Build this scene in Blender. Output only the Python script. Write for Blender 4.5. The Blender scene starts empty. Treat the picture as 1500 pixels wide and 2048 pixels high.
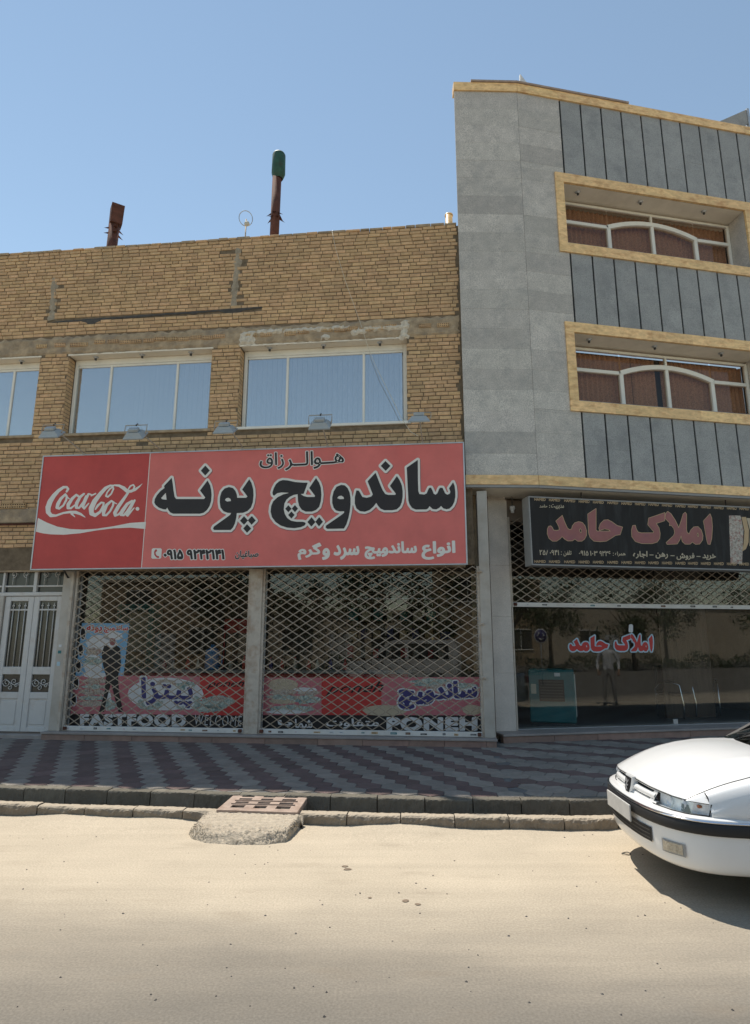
import bpy, bmesh, math, random
import numpy as np
from mathutils import Matrix, Vector
from mathutils.geometry import tessellate_polygon
R = math.radians
rng = random.Random(7)
scene = bpy.context.scene
C = scene.collection

# ------------------------------------------------------------------ camera, sky, sun, exposure
CAM_H, FPX, PITCH = 1.8, 1240.0, R(11.74)
cam = bpy.data.cameras.new('camera')
cam.sensor_fit = 'HORIZONTAL'; cam.sensor_width = 36.0; cam.lens = 36.0 * FPX / 1500.0
cam.clip_end = 2000.0
cam_o = bpy.data.objects.new('camera', cam); C.objects.link(cam_o)
cam_o.location = (0, 0, CAM_H); cam_o.rotation_euler = (math.pi / 2 + PITCH, 0, 0)
scene.camera = cam_o

SUN_EL, SUN_AZ = R(65.3), R(-35.0)            # azimuth from +Y, negative = left of the view
world = bpy.data.worlds.new('World'); scene.world = world; world.use_nodes = True
wn = world.node_tree.nodes; wl = world.node_tree.links
sky = wn.new('ShaderNodeTexSky'); sky.sky_type = 'NISHITA'; sky.sun_disc = False
sky.sun_elevation = SUN_EL; sky.sun_rotation = SUN_AZ
sky.air_density = 1.0; sky.dust_density = 0.0; sky.ozone_density = 1.0; sky.altitude = 300
wn['Background'].inputs[1].default_value = 0.12
tint = wn.new('ShaderNodeMix'); tint.data_type = 'RGBA'; tint.blend_type = 'MULTIPLY'; tint.inputs[0].default_value = 1.0; tint.inputs[7].default_value = (1.04, .945, .765, 1)   # camera balanced for the shade
wl.new(sky.outputs[0], tint.inputs[6]); wl.new(tint.outputs[2], wn['Background'].inputs[0])
sun = bpy.data.lights.new('sun', 'SUN'); sun.energy = 3.0; sun.angle = R(0.55); sun.color = (1.0, 0.93, 0.82)
sun_o = bpy.data.objects.new('sun', sun); C.objects.link(sun_o)
sd = Vector((math.sin(SUN_AZ) * math.cos(SUN_EL), math.cos(SUN_AZ) * math.cos(SUN_EL), math.sin(SUN_EL)))
sun_o.rotation_euler = sd.to_track_quat('Z', 'Y').to_euler(); sun_o.location = sd * 60
vs = scene.view_settings
vs.view_transform = 'Standard'; vs.look = 'None'; vs.gamma = 1.0; vs.use_curve_mapping = False
vs.exposure = 0.85
scene.cycles.max_bounces = 8; scene.cycles.transparent_max_bounces = 24
scene.cycles.use_denoising = True

# ------------------------------------------------------------------ frames: a photo pixel gives a direction, a plane gives the distance
CP, SP = math.cos(PITCH), math.sin(PITCH)
def ray(x, y):
    a = (x - 750.0) / FPX; b = (1024.0 - y) / FPX
    return Vector((a, CP - SP * b, SP + CP * b))
def ground(x, y, z=0.0):
    r = ray(x, y); return r * ((z - CAM_H) / r.z) + Vector((0, 0, CAM_H))
class Frame:
    """vertical plane: local x along the wall, local y into the building, local z up"""
    def __init__(s, yaw, D):
        s.yaw = R(yaw); s.N = Vector((math.sin(s.yaw), math.cos(s.yaw), 0)); s.U = Vector((math.cos(s.yaw), -math.sin(s.yaw), 0)); s.D = D
    def uv(s, x, y, v=0.0):
        r = ray(x, y); P = r * ((s.D + v) / s.N.dot(r)); return (P.dot(s.U), P.z + CAM_H)
    def w(s, u, v, z): return s.U * u + s.N * (s.D + v) + Vector((0, 0, z))
    def loc(s, P): return (P.dot(s.U), P.dot(s.N) - s.D, P.z)
_t = Frame(6.1, 0.0)
BR = Frame(6.1, _t.N.dot(ground(560, 1488, 0.18)) + 0.15)        # brick facade
_e = BR.w(*(lambda q: (q[0], -0.1, q[1]))(BR.uv(933, 945, -0.1)))
GA = Frame(-1.5, Frame(-1.5, 0).N.dot(_e))                       # granite, left leaf
_q = GA.uv(1076, 952); _f = GA.w(_q[0], 0, _q[1])
GB = Frame(-11.5, Frame(-11.5, 0).N.dot(_f))                     # granite, striped leaf
WORLD = Frame(0, 0)
ROADF = WORLD

# ------------------------------------------------------------------ mesh helpers
BASE = {}
class MB:
    def __init__(s): s.v = []; s.f = []; s.mi = []; s.sm = []; s.fr = []
    def add(s, vs_, fs, m=0, smooth=False, rnd=None):
        o = len(s.v); s.v += [tuple(q) for q in vs_]
        for f in fs:
            s.f.append(tuple(i + o for i in f)); s.mi.append(m); s.sm.append(smooth)
            if rnd is not None: s.fr.append(rnd)
        return s
    def box(s, x0, x1, y0, y1, z0, z1, m=0):
        return s.add([(x0,y0,z0),(x1,y0,z0),(x1,y1,z0),(x0,y1,z0),(x0,y0,z1),(x1,y0,z1),(x1,y1,z1),(x0,y1,z1)],
                     [(0,3,2,1),(4,5,6,7),(0,1,5,4),(1,2,6,5),(2,3,7,6),(3,0,4,7)], m)
    def cbox(s, x0, x1, y0, y1, z0, z1, c=0.004, m=0):
        """box with all edges chamfered"""
        c = min(c, (x1-x0)*.45, (y1-y0)*.45, (z1-z0)*.45)
        bm = bmesh.new(); bmesh.ops.create_cube(bm, size=1.0)
        bmesh.ops.scale(bm, vec=(x1-x0, y1-y0, z1-z0), verts=bm.verts)
        bmesh.ops.translate(bm, vec=((x0+x1)/2, (y0+y1)/2, (z0+z1)/2), verts=bm.verts)
        bmesh.ops.bevel(bm, geom=list(bm.edges), offset=c, segments=1, profile=.5, affect='EDGES')
        bm.verts.index_update(); s.add([v.co[:] for v in bm.verts], [[v.index for v in f.verts] for f in bm.faces], m); bm.free(); return s
    def quad(s, a, b, c, d, m=0): return s.add([a, b, c, d], [(0, 1, 2, 3)], m)
    def tube(s, path, r, n=8, m=0, caps=True, smooth=True):
        P = [Vector(p) for p in path]; rs = r if isinstance(r, (list, tuple)) else [r] * len(P)
        vs_ = []; fs = []; up = None
        for i, p in enumerate(P):
            t = (P[min(i+1, len(P)-1)] - P[max(i-1, 0)]).normalized()
            if up is None:
                up = Vector((0, 0, 1)) if abs(t.z) < .9 else Vector((1, 0, 0))
            a = t.cross(up).normalized(); b = a.cross(t).normalized(); up = b
            for k in range(n):
                th = 2 * math.pi * k / n; q = p + (a * math.cos(th) + b * math.sin(th)) * rs[i]; vs_.append(q[:])
        for i in range(len(P) - 1):
            for k in range(n):
                k2 = (k + 1) % n; fs.append((i*n+k, i*n+k2, (i+1)*n+k2, (i+1)*n+k))
        s.add(vs_, fs, m, smooth)
        if caps: s.add(vs_[:n], [tuple(range(n))], m); s.add(vs_[-n:], [tuple(range(n-1, -1, -1))], m)
        return s
    def bar(s, a, b, w, t, m=0, nrm=(0, -1, 0)):
        """flat bar from a to b, width w across, thickness t along nrm"""
        a = Vector(a); b = Vector(b); d = (b - a).normalized(); nn = Vector(nrm); x = d.cross(nn).normalized() * w / 2; y = nn.normalized() * t / 2
        vs_ = [a-x-y, a+x-y, a+x+y, a-x+y, b-x-y, b+x-y, b+x+y, b-x+y]
        return s.add([q[:] for q in vs_], [(0,1,2,3),(7,6,5,4),(0,4,5,1),(1,5,6,2),(2,6,7,3),(3,7,4,0)], m)
    def prism(s, poly, v0, v1, m=0):
        """poly of (x,z) extruded along y from v0 (front) to v1"""
        n = len(poly); tr = tessellate_polygon([[Vector((x, z, 0)) for x, z in poly]])
        fr = [(x, v0, z) for x, z in poly]; bk = [(x, v1, z) for x, z in poly]
        s.add(fr, [t for t in tr], m); s.add(bk, [t[::-1] for t in tr], m)
        return s.add(fr + bk, [(i, (i+1) % n, (i+1) % n + n, i + n) for i in range(n)], m)
    def lathe(s, prof, c=(0,0,0), axis='z', n=24, m=0, smooth=True):
        vs_ = []; fs = []
        for r, h in prof:
            for k in range(n):
                th = 2*math.pi*k/n; x, y = r*math.cos(th), r*math.sin(th)
                q = {'z': (x, y, h), 'y': (x, h, y), 'x': (h, x, y)}[axis]; vs_.append((q[0]+c[0], q[1]+c[1], q[2]+c[2]))
        for i in range(len(prof)-1):
            for k in range(n): k2 = (k+1) % n; fs.append((i*n+k, i*n+k2, (i+1)*n+k2, (i+1)*n+k))
        return s.add(vs_, fs, m, smooth)
    def grid(s, rows, m=0, smooth=True, close=False):
        nr, nc = len(rows), len(rows[0]); vs_ = [q for r in rows for q in r]; fs = []
        for i in range(nr - 1):
            for k in range(nc - 1 + (1 if close else 0)):
                k2 = (k + 1) % nc; fs.append((i*nc+k, i*nc+k2, (i+1)*nc+k2, (i+1)*nc+k))
        return s.add(vs_, fs, m, smooth)
    def mesh(s, name, off=(0, 0, 0), mats=()):
        me = bpy.data.meshes.new(name)
        me.from_pydata([(x-off[0], y-off[1], z-off[2]) for x, y, z in s.v], [], s.f)
        for q in mats: me.materials.append(q)
        if mats: me.polygons.foreach_set('material_index', [min(i, len(mats)-1) for i in s.mi])
        me.polygons.foreach_set('use_smooth', s.sm)
        if s.fr and len(s.fr) == len(s.f):
            at = me.attributes.new('rnd', 'FLOAT', 'FACE'); at.data.foreach_set('value', s.fr); me.update(); return me
        bm = bmesh.new(); bm.from_mesh(me); bmesh.ops.remove_doubles(bm, verts=bm.verts, dist=1e-5); bmesh.ops.recalc_face_normals(bm, faces=bm.faces); bm.to_mesh(me); bm.free()
        return me
def tag(o, label=None, cat=None, group=None, kind=None):
    if label: o['label'] = label
    if cat: o['category'] = cat
    if group: o['group'] = group
    if kind: o['kind'] = kind
    return o
def thing(name, label, cat, fr, base, group=None):
    o = bpy.data.objects.new(name, None); C.objects.link(o); o.empty_display_size = .2
    o.location = fr.w(*base); o.rotation_euler = (0, 0, -fr.yaw); BASE[o.name] = tuple(base)
    return tag(o, label, cat, group)
def part(name, mb, mats, parent, kind=None, label=None):
    if not isinstance(mats, (list, tuple)): mats = [mats]
    b = BASE[parent.name]; o = bpy.data.objects.new(name, mb.mesh(name, b, mats)); C.objects.link(o); o.parent = parent; BASE[o.name] = b
    return tag(o, label, None, None, kind)
def solo(name, mb, mats, fr, base, label=None, cat=None, group=None, kind=None):
    """a thing (or piece of the setting) that is one mesh"""
    if not isinstance(mats, (list, tuple)): mats = [mats]
    o = bpy.data.objects.new(name, mb.mesh(name, base, mats)); C.objects.link(o)
    o.location = fr.w(*base); o.rotation_euler = (0, 0, -fr.yaw); BASE[o.name] = tuple(base)
    return tag(o, label, cat, group, kind)
def inst(name, me, parent, loc, rot=(0, 0, 0), scale=(1, 1, 1)):
    o = bpy.data.objects.new(name, me); C.objects.link(o); o.parent = parent; b = BASE[parent.name]
    o.location = (loc[0]-b[0], loc[1]-b[1], loc[2]-b[2]); o.rotation_euler = rot; o.scale = scale; BASE[o.name] = b
    return o
def sub_smooth(o, lv=1):
    md = o.modifiers.new('s', 'SUBSURF'); md.levels = lv; md.render_levels = lv

# ------------------------------------------------------------------ materials
def mat(name, col, rough=.75, var=.18, scale=6.0, bump=.15, bscale=80.0, metal=0.0, spec=.4, rnd=0.0, stain=None, stain_amt=.5, stain_scale=1.2, coat=0.0, stretch=(1, 1, 1), speck=None, speck_scale=400, speck_amt=.5):
    m = bpy.data.materials.new(name); m.use_nodes = True; nt = m.node_tree; n = nt.nodes; l = nt.links
    b = n['Principled BSDF']; b.inputs['Roughness'].default_value = rough; b.inputs['Metallic'].default_value = metal
    b.inputs['Specular IOR Level'].default_value = spec; b.inputs['Coat Weight'].default_value = coat
    geo = n.new('ShaderNodeNewGeometry'); mp = n.new('ShaderNodeMapping'); mp.inputs['Scale'].default_value = stretch; l.new(geo.outputs['Position'], mp.inputs[0])
    nz = n.new('ShaderNodeTexNoise'); nz.inputs['Scale'].default_value = scale; nz.inputs['Detail'].default_value = 6; nz.inputs['Roughness'].default_value = .62; l.new(mp.outputs[0], nz.inputs[0])
    rp = n.new('ShaderNodeMapRange'); rp.inputs[1].default_value = .3; rp.inputs[2].default_value = .7; rp.inputs[3].default_value = 1 - var; rp.inputs[4].default_value = 1 + var; l.new(nz.outputs[0], rp.inputs[0])
    mul = n.new('ShaderNodeMix'); mul.data_type = 'RGBA'; mul.blend_type = 'MULTIPLY'; mul.inputs[0].default_value = 1; mul.inputs[6].default_value = (*col, 1); l.new(rp.outputs[0], mul.inputs[7])
    out = mul.outputs[2]
    if rnd:
        oi = n.new('ShaderNodeObjectInfo'); at = n.new('ShaderNodeAttribute'); at.attribute_name = 'rnd'
        ad = n.new('ShaderNodeMath'); ad.operation = 'ADD'; l.new(oi.outputs['Random'], ad.inputs[0]); l.new(at.outputs['Fac'], ad.inputs[1])
        fr_ = n.new('ShaderNodeMath'); fr_.operation = 'FRACT'; l.new(ad.outputs[0], fr_.inputs[0])
        r2 = n.new('ShaderNodeMapRange'); r2.inputs[3].default_value = 1 - rnd; r2.inputs[4].default_value = 1 + rnd; l.new(fr_.outputs[0], r2.inputs[0])
        hs = n.new('ShaderNodeHueSaturation'); l.new(out, hs.inputs['Color']); l.new(r2.outputs[0], hs.inputs['Value'])
        m2 = n.new('ShaderNodeMath'); m2.operation = 'MULTIPLY'; m2.inputs[1].default_value = 7.31; l.new(fr_.outputs[0], m2.inputs[0])
        m3 = n.new('ShaderNodeMath'); m3.operation = 'FRACT'; l.new(m2.outputs[0], m3.inputs[0])
        r3 = n.new('ShaderNodeMapRange'); r3.inputs[3].default_value = .5 - rnd * .045; r3.inputs[4].default_value = .5 + rnd * .02; l.new(m3.outputs[0], r3.inputs[0]); l.new(r3.outputs[0], hs.inputs['Hue'])
        out = hs.outputs[0]
    if stain:
        n2 = n.new('ShaderNodeTexNoise'); n2.inputs['Scale'].default_value = stain_scale; n2.inputs['Detail'].default_value = 5; n2.inputs['Roughness'].default_value = .65; l.new(mp.outputs[0], n2.inputs[0])
        r4 = n.new('ShaderNodeMapRange'); r4.inputs[1].default_value = .5; r4.inputs[2].default_value = .68; r4.inputs[4].default_value = stain_amt; l.new(n2.outputs[0], r4.inputs[0])
        mx = n.new('ShaderNodeMix'); mx.data_type = 'RGBA'; mx.inputs[7].default_value = (*stain, 1); l.new(r4.outputs[0], mx.inputs[0]); l.new(out, mx.inputs[6]); out = mx.outputs[2]
    if speck:
        n5 = n.new('ShaderNodeTexNoise'); n5.inputs['Scale'].default_value = speck_scale; n5.inputs['Detail'].default_value = 2; l.new(geo.outputs['Position'], n5.inputs[0])
        r5 = n.new('ShaderNodeMapRange'); r5.inputs[1].default_value = .42; r5.inputs[2].default_value = .62; r5.inputs[4].default_value = speck_amt; l.new(n5.outputs[0], r5.inputs[0])
        mx = n.new('ShaderNodeMix'); mx.data_type = 'RGBA'; mx.inputs[7].default_value = (*speck, 1); l.new(r5.outputs[0], mx.inputs[0]); l.new(out, mx.inputs[6]); out = mx.outputs[2]
    l.new(out, b.inputs['Base Color'])
    if bump:
        n3 = n.new('ShaderNodeTexNoise'); n3.inputs['Scale'].default_value = bscale; n3.inputs['Detail'].default_value = 5; l.new(geo.outputs['Position'], n3.inputs[0])
        bp = n.new('ShaderNodeBump'); bp.inputs['Strength'].default_value = bump; bp.inputs['Distance'].default_value = .01; l.new(n3.outputs[0], bp.inputs['Height']); l.new(bp.outputs[0], b.inputs['Normal'])
    return m
def glass(name, tint=(.9, .95, 1), refl=.08, rough=.0, fres=1.38):
    """thin window pane: Fresnel mirror over tinted see-through"""
    m = bpy.data.materials.new(name); m.use_nodes = True; nt = m.node_tree; n = nt.nodes; l = nt.links
    n.remove(n['Principled BSDF']); gl = n.new('ShaderNodeBsdfGlossy'); gl.inputs['Roughness'].default_value = rough
    tr = n.new('ShaderNodeBsdfTransparent'); tr.inputs[0].default_value = (*tint, 1)
    lw = n.new('ShaderNodeFresnel'); ge = n.new('ShaderNodeNewGeometry'); ir = n.new('ShaderNodeMapRange'); ir.inputs[3].default_value = fres; ir.inputs[4].default_value = 1/fres; l.new(ge.outputs['Backfacing'], ir.inputs[0]); l.new(ir.outputs[0], lw.inputs[0])   # thin pane: no total reflection at its back face
    ad = n.new('ShaderNodeMath'); ad.operation = 'ADD'; ad.inputs[1].default_value = refl; ad.use_clamp = True; l.new(lw.outputs[0], ad.inputs[0])
    mx = n.new('ShaderNodeMixShader'); l.new(ad.outputs[0], mx.inputs[0]); l.new(tr.outputs[0], mx.inputs[1]); l.new(gl.outputs[0], mx.inputs[2])
    l.new(mx.outputs[0], n['Material Output'].inputs[0]); return m

m_brick = mat('yellow_brick', (.585, .388, .215), .9, .17, 14, .4, 120, rnd=.15, stain=(.42, .295, .175), stain_amt=.45, stain_scale=1.6, spec=.2)
m_mortar = mat('mortar', (.185, .14, .095), .95, .3, 9, .6, 60, spec=.1)
m_mortar2 = mat('smeared_mortar', (.40, .305, .205), .95, .3, 7, .8, 45, stain=(.24, .20, .165), stain_amt=.6, stain_scale=3, spec=.1)
m_cement = mat('cement_patch', (.36, .30, .225), .95, .25, 10, .7, 60, spec=.1)
m_plaster_w = mat('white_plaster', (.62, .55, .45), .9, .2, 20, .9, 60, spec=.2)
m_tar = mat('tar_strip', (.075, .07, .066), .85, .3, 12, .5, 60)
m_soffit = mat('painted_soffit', (.82, .74, .61), .8, .07, 3, .08, 40, stain=(.5, .42, .3), stain_amt=.25)
m_white = mat('white_painted_metal', (.70, .67, .62), .5, .06, 5, .05, 60, stain=(.45, .36, .27), stain_amt=.25, stain_scale=3)
m_upvc = mat('white_window_frame', (.78, .75, .68), .4, .05, 5, .03, 60)
m_door = mat('white_door_paint', (.62, .60, .57), .55, .08, 4, .1, 80, stain=(.36, .27, .19), stain_amt=.4, stain_scale=4)
m_rustw = mat('worn_white_rail', (.52, .46, .385), .6, .12, 8, .2, 90, stain=(.30, .17, .09), stain_amt=.55, stain_scale=5)
m_lattice = mat('lattice_steel', (.36, .30, .235), .5, .2, 12, .1, 120, metal=.25, stain=(.35, .22, .13), stain_amt=.5, stain_scale=7)
m_granite = mat('grey_granite', (.57, .525, .47), .55, .13, 5, .06, 250, rnd=.16, stain=(.36, .345, .325), stain_amt=.5, stain_scale=3.2, speck=(.26, .25, .24), speck_scale=75, speck_amt=.6, spec=.4)
m_granite2 = mat('striped_granite', (.375, .37, .355), .5, .10, 2.5, .06, 250, rnd=.06, stain=(.19, .19, .19), stain_amt=.5, stain_scale=2.4, speck=(.17, .172, .175), speck_scale=75, speck_amt=.55)
m_black = mat('black_groove', (.012, .012, .014), .6, .1, 5, .0)
m_marble = mat('cream_marble', (.84, .57, .27), .4, .2, 7, .05, 60, rnd=.1, stain=(.55, .28, .11), stain_amt=.75, stain_scale=5, stretch=(1, 1, 2.2))
m_greystrip = mat('grey_stone_edge', (.30, .295, .285), .6, .1, 5, .1, 100)
m_pillar = mat('pillar_granite', (.74, .66, .58), .5, .1, 3, .08, 250, speck=(.24, .225, .21), speck_scale=210, speck_amt=.5, stain=(.36, .32, .29), stain_amt=.3)
m_pilaster = mat('pale_marble', (.47, .43, .375), .5, .12, 4, .08, 60, stain=(.36, .28, .2), stain_amt=.4, stain_scale=3)
m_step = mat('pink_step_stone', (.30, .195, .155), .6, .2, 6, .15, 80, rnd=.15, stain=(.2, .15, .13), stain_amt=.5)
m_tread = mat('step_tread', (.34, .30, .275), .5, .15, 5, .1, 80, stain=(.24, .2, .18), stain_amt=.4)
m_paver_g = mat('grey_paver', (.275, .243, .205), .85, .15, 9, .3, 120, rnd=.13, stain=(.19, .175, .155), stain_amt=.6, stain_scale=1.4)
m_paver_d = mat('dark_paver', (.155, .108, .096), .85, .15, 9, .3, 120, rnd=.16, stain=(.12, .092, .082), stain_amt=.6, stain_scale=1.4)
m_joint = mat('paver_joint', (.17, .165, .155), .95, .2, 9, .3, 90)
m_kerb = mat('concrete_kerb', (.235, .20, .155), .95, .2, 12, .9, 50, rnd=.12, stain=(.26, .215, .165), stain_amt=.5, stain_scale=4, spec=.15)
m_kerb2 = mat('dark_kerb', (.165, .15, .12), .95, .25, 10, .8, 50, rnd=.14, stain=(.11, .105, .09), stain_amt=.6, stain_scale=5, spec=.15)  # darker, blotchier concrete for the pavement edging
m_gutter = mat('gutter_bed', (.16, .14, .115), .95, .3, 9, .8, 40)
m_rough = mat('rough_concrete', (.43, .365, .28), .95, .22, 25, 1.0, 70, stain=(.30, .25, .20), stain_amt=.5, stain_scale=9, speck=(.55, .49, .40), speck_scale=90, speck_amt=.4, spec=.15)
m_rustplate = mat('rust_primer_plate', (.37, .28, .225), .8, .2, 9, .2, 90, stain=(.2, .11, .07), stain_amt=.5, stain_scale=6)
m_rust = mat('rusty_flue', (.115, .042, .026), .8, .35, 9, .3, 60, stain=(.05, .02, .015), stain_amt=.6, stain_scale=8)
m_green = mat('green_cap', (.028, .085, .055), .6, .3, 12, .2, 60, stain=(.06, .03, .02), stain_amt=.5, stain_scale=9)
m_alu = mat('dull_aluminium', (.50, .51, .52), .4, .1, 9, .05, 90, metal=.6)
m_lamp = mat('floodlight_grey', (.36, .40, .43), .5, .1, 9, .05, 90, stain=(.3, .27, .22), stain_amt=.3, stain_scale=9)
m_arm = mat('lamp_arm', (.42, .36, .29), .6, .1, 9, .05, 90, metal=.3)
m_dark = mat('dark_metal', (.05, .048, .046), .5, .1, 9, .05)
m_rubber = mat('black_rubber', (.022, .022, .023), .6, .1, 9, .05)
m_chrome = mat('chrome', (.80, .80, .82), .12, .03, 9, 0, metal=1.0)
m_signred = mat('sign_red', (.54, .070, .060), .5, .09, 1.8, .5, 5, stain=(.40, .05, .05), stain_amt=.3, stain_scale=2.5)
m_signpink = mat('faded_sign_red', (.70, .175, .152), .5, .10, 1.6, .5, 5, stain=(.66, .13, .115), stain_amt=.5, stain_scale=.9)
m_signwhite = mat('sign_white', (.78, .75, .69), .55, .04, 5, .05, 100)
m_signblack = mat('sign_black', (.028, .022, .022), .5, .15, 5, .05, 100)
m_hblack = mat('sign_charcoal', (.020, .018, .017), .75, .25, 3, .05, 100, stain=(.05, .05, .052), stain_amt=.6, stain_scale=2.0, stretch=(3, 3, .5))
m_hpink = mat('letter_pink', (.33, .125, .115), .5, .12, 4, .05, 100, stain=(.26, .10, .13), stain_amt=.6, stain_scale=3)
m_hgold = mat('letter_gold', (.52, .36, .20), .5, .1, 6, 0)
m_hcream = mat('letter_cream', (.50, .42, .30), .5, .1, 6, 0)
m_red = mat('print_red', (.52, .045, .04), .5, .08, 5, 0)
m_pinkp = mat('print_pink', (.52, .17, .19), .5, .1, 5, 0)
m_blueL = mat('print_sky_blue', (.22, .42, .60), .5, .12, 3, 0)
m_navy = mat('print_navy', (.05, .045, .17), .5, .1, 5, 0)
m_printw = mat('print_white', (.66, .66, .66), .5, .1, 9, 0)
m_food = mat('print_food', (.45, .40, .34), .6, .5, 30, 0, stain=(.30, .05, .04), stain_amt=.85, stain_scale=16)
m_foodg = mat('print_salad', (.40, .45, .40), .6, .6, 28, 0, stain=(.05, .16, .17), stain_amt=.85, stain_scale=19)
m_printblk = mat('print_black', (.018, .016, .017), .5, .1, 5, 0)
m_glowl = mat('letter_outline_blue', (.42, .58, .66), .5, .1, 5, 0)
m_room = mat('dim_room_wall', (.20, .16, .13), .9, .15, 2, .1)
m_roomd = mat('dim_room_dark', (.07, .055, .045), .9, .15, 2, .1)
m_wood = mat('dark_wood', (.085, .055, .038), .6, .3, 4, .1, 60, stretch=(4, 4, .5))
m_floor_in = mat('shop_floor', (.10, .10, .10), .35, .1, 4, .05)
m_teal = mat('teal_paint', (.022, .17, .185), .45, .08, 5, .05, 60, stain=(.02, .11, .12), stain_amt=.4, stain_scale=4)
m_cyan = mat('teal_cabinet', (.05, .26, .25), .5, .1, 5, .05)
m_jug = mat('blue_jug', (.06, .20, .42), .25, .1, 5, 0)
m_cream = mat('cream_plastic', (.60, .55, .44), .5, .08, 5, 0)
m_blind = mat('pale_blind', (.80, .81, .82), .8, .05, 3, .05)
m_curtain = mat('brown_curtain', (.44, .26, .17), .85, .35, 40, .3, 80)
m_pane = glass('mirror_pane', (.90, .92, .93), .46)
m_paned = glass('dark_pane', (.88, .84, .80), .0)
m_shopglass = glass('shop_glass', (.88, .90, .89), .012, fres=1.45)
m_doorglass = mat('obscure_glass', (.035, .036, .034), .18, .2, 5, .1, 60, spec=.5)
m_concrete = mat('roof_slab', (.30, .28, .25), .95, .15, 3, .3)

def dust_sunlit_tops(m, col, amt=.85):
    """lightens faces that look up: dust, plus sunlit brightness put into the colour"""
    nt = m.node_tree; n = nt.nodes; l = nt.links; b = n['Principled BSDF']; src = b.inputs['Base Color'].links[0].from_socket
    g = n.new('ShaderNodeNewGeometry'); sp = n.new('ShaderNodeSeparateXYZ'); l.new(g.outputs['True Normal'], sp.inputs[0])
    nz = n.new('ShaderNodeTexNoise'); nz.inputs['Scale'].default_value = 14; nz.inputs['Detail'].default_value = 5; l.new(g.outputs['Position'], nz.inputs[0])
    ad = n.new('ShaderNodeMath'); ad.operation = 'MULTIPLY_ADD'; ad.inputs[1].default_value = .7; l.new(nz.outputs[0], ad.inputs[0]); l.new(sp.outputs['Z'], ad.inputs[2])
    r = n.new('ShaderNodeMapRange'); r.inputs[1].default_value = .75; r.inputs[2].default_value = 1.15; r.inputs[4].default_value = amt; l.new(ad.outputs[0], r.inputs[0])
    mx = n.new('ShaderNodeMix'); mx.data_type = 'RGBA'; mx.inputs[7].default_value = (*col, 1); l.new(r.outputs[0], mx.inputs[0]); l.new(src, mx.inputs[6]); l.new(mx.outputs[2], b.inputs['Base Color'])
dust_sunlit_tops(m_kerb, (.46, .39, .30))  # kerb top painted paler for its dust and for the sun on it

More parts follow.
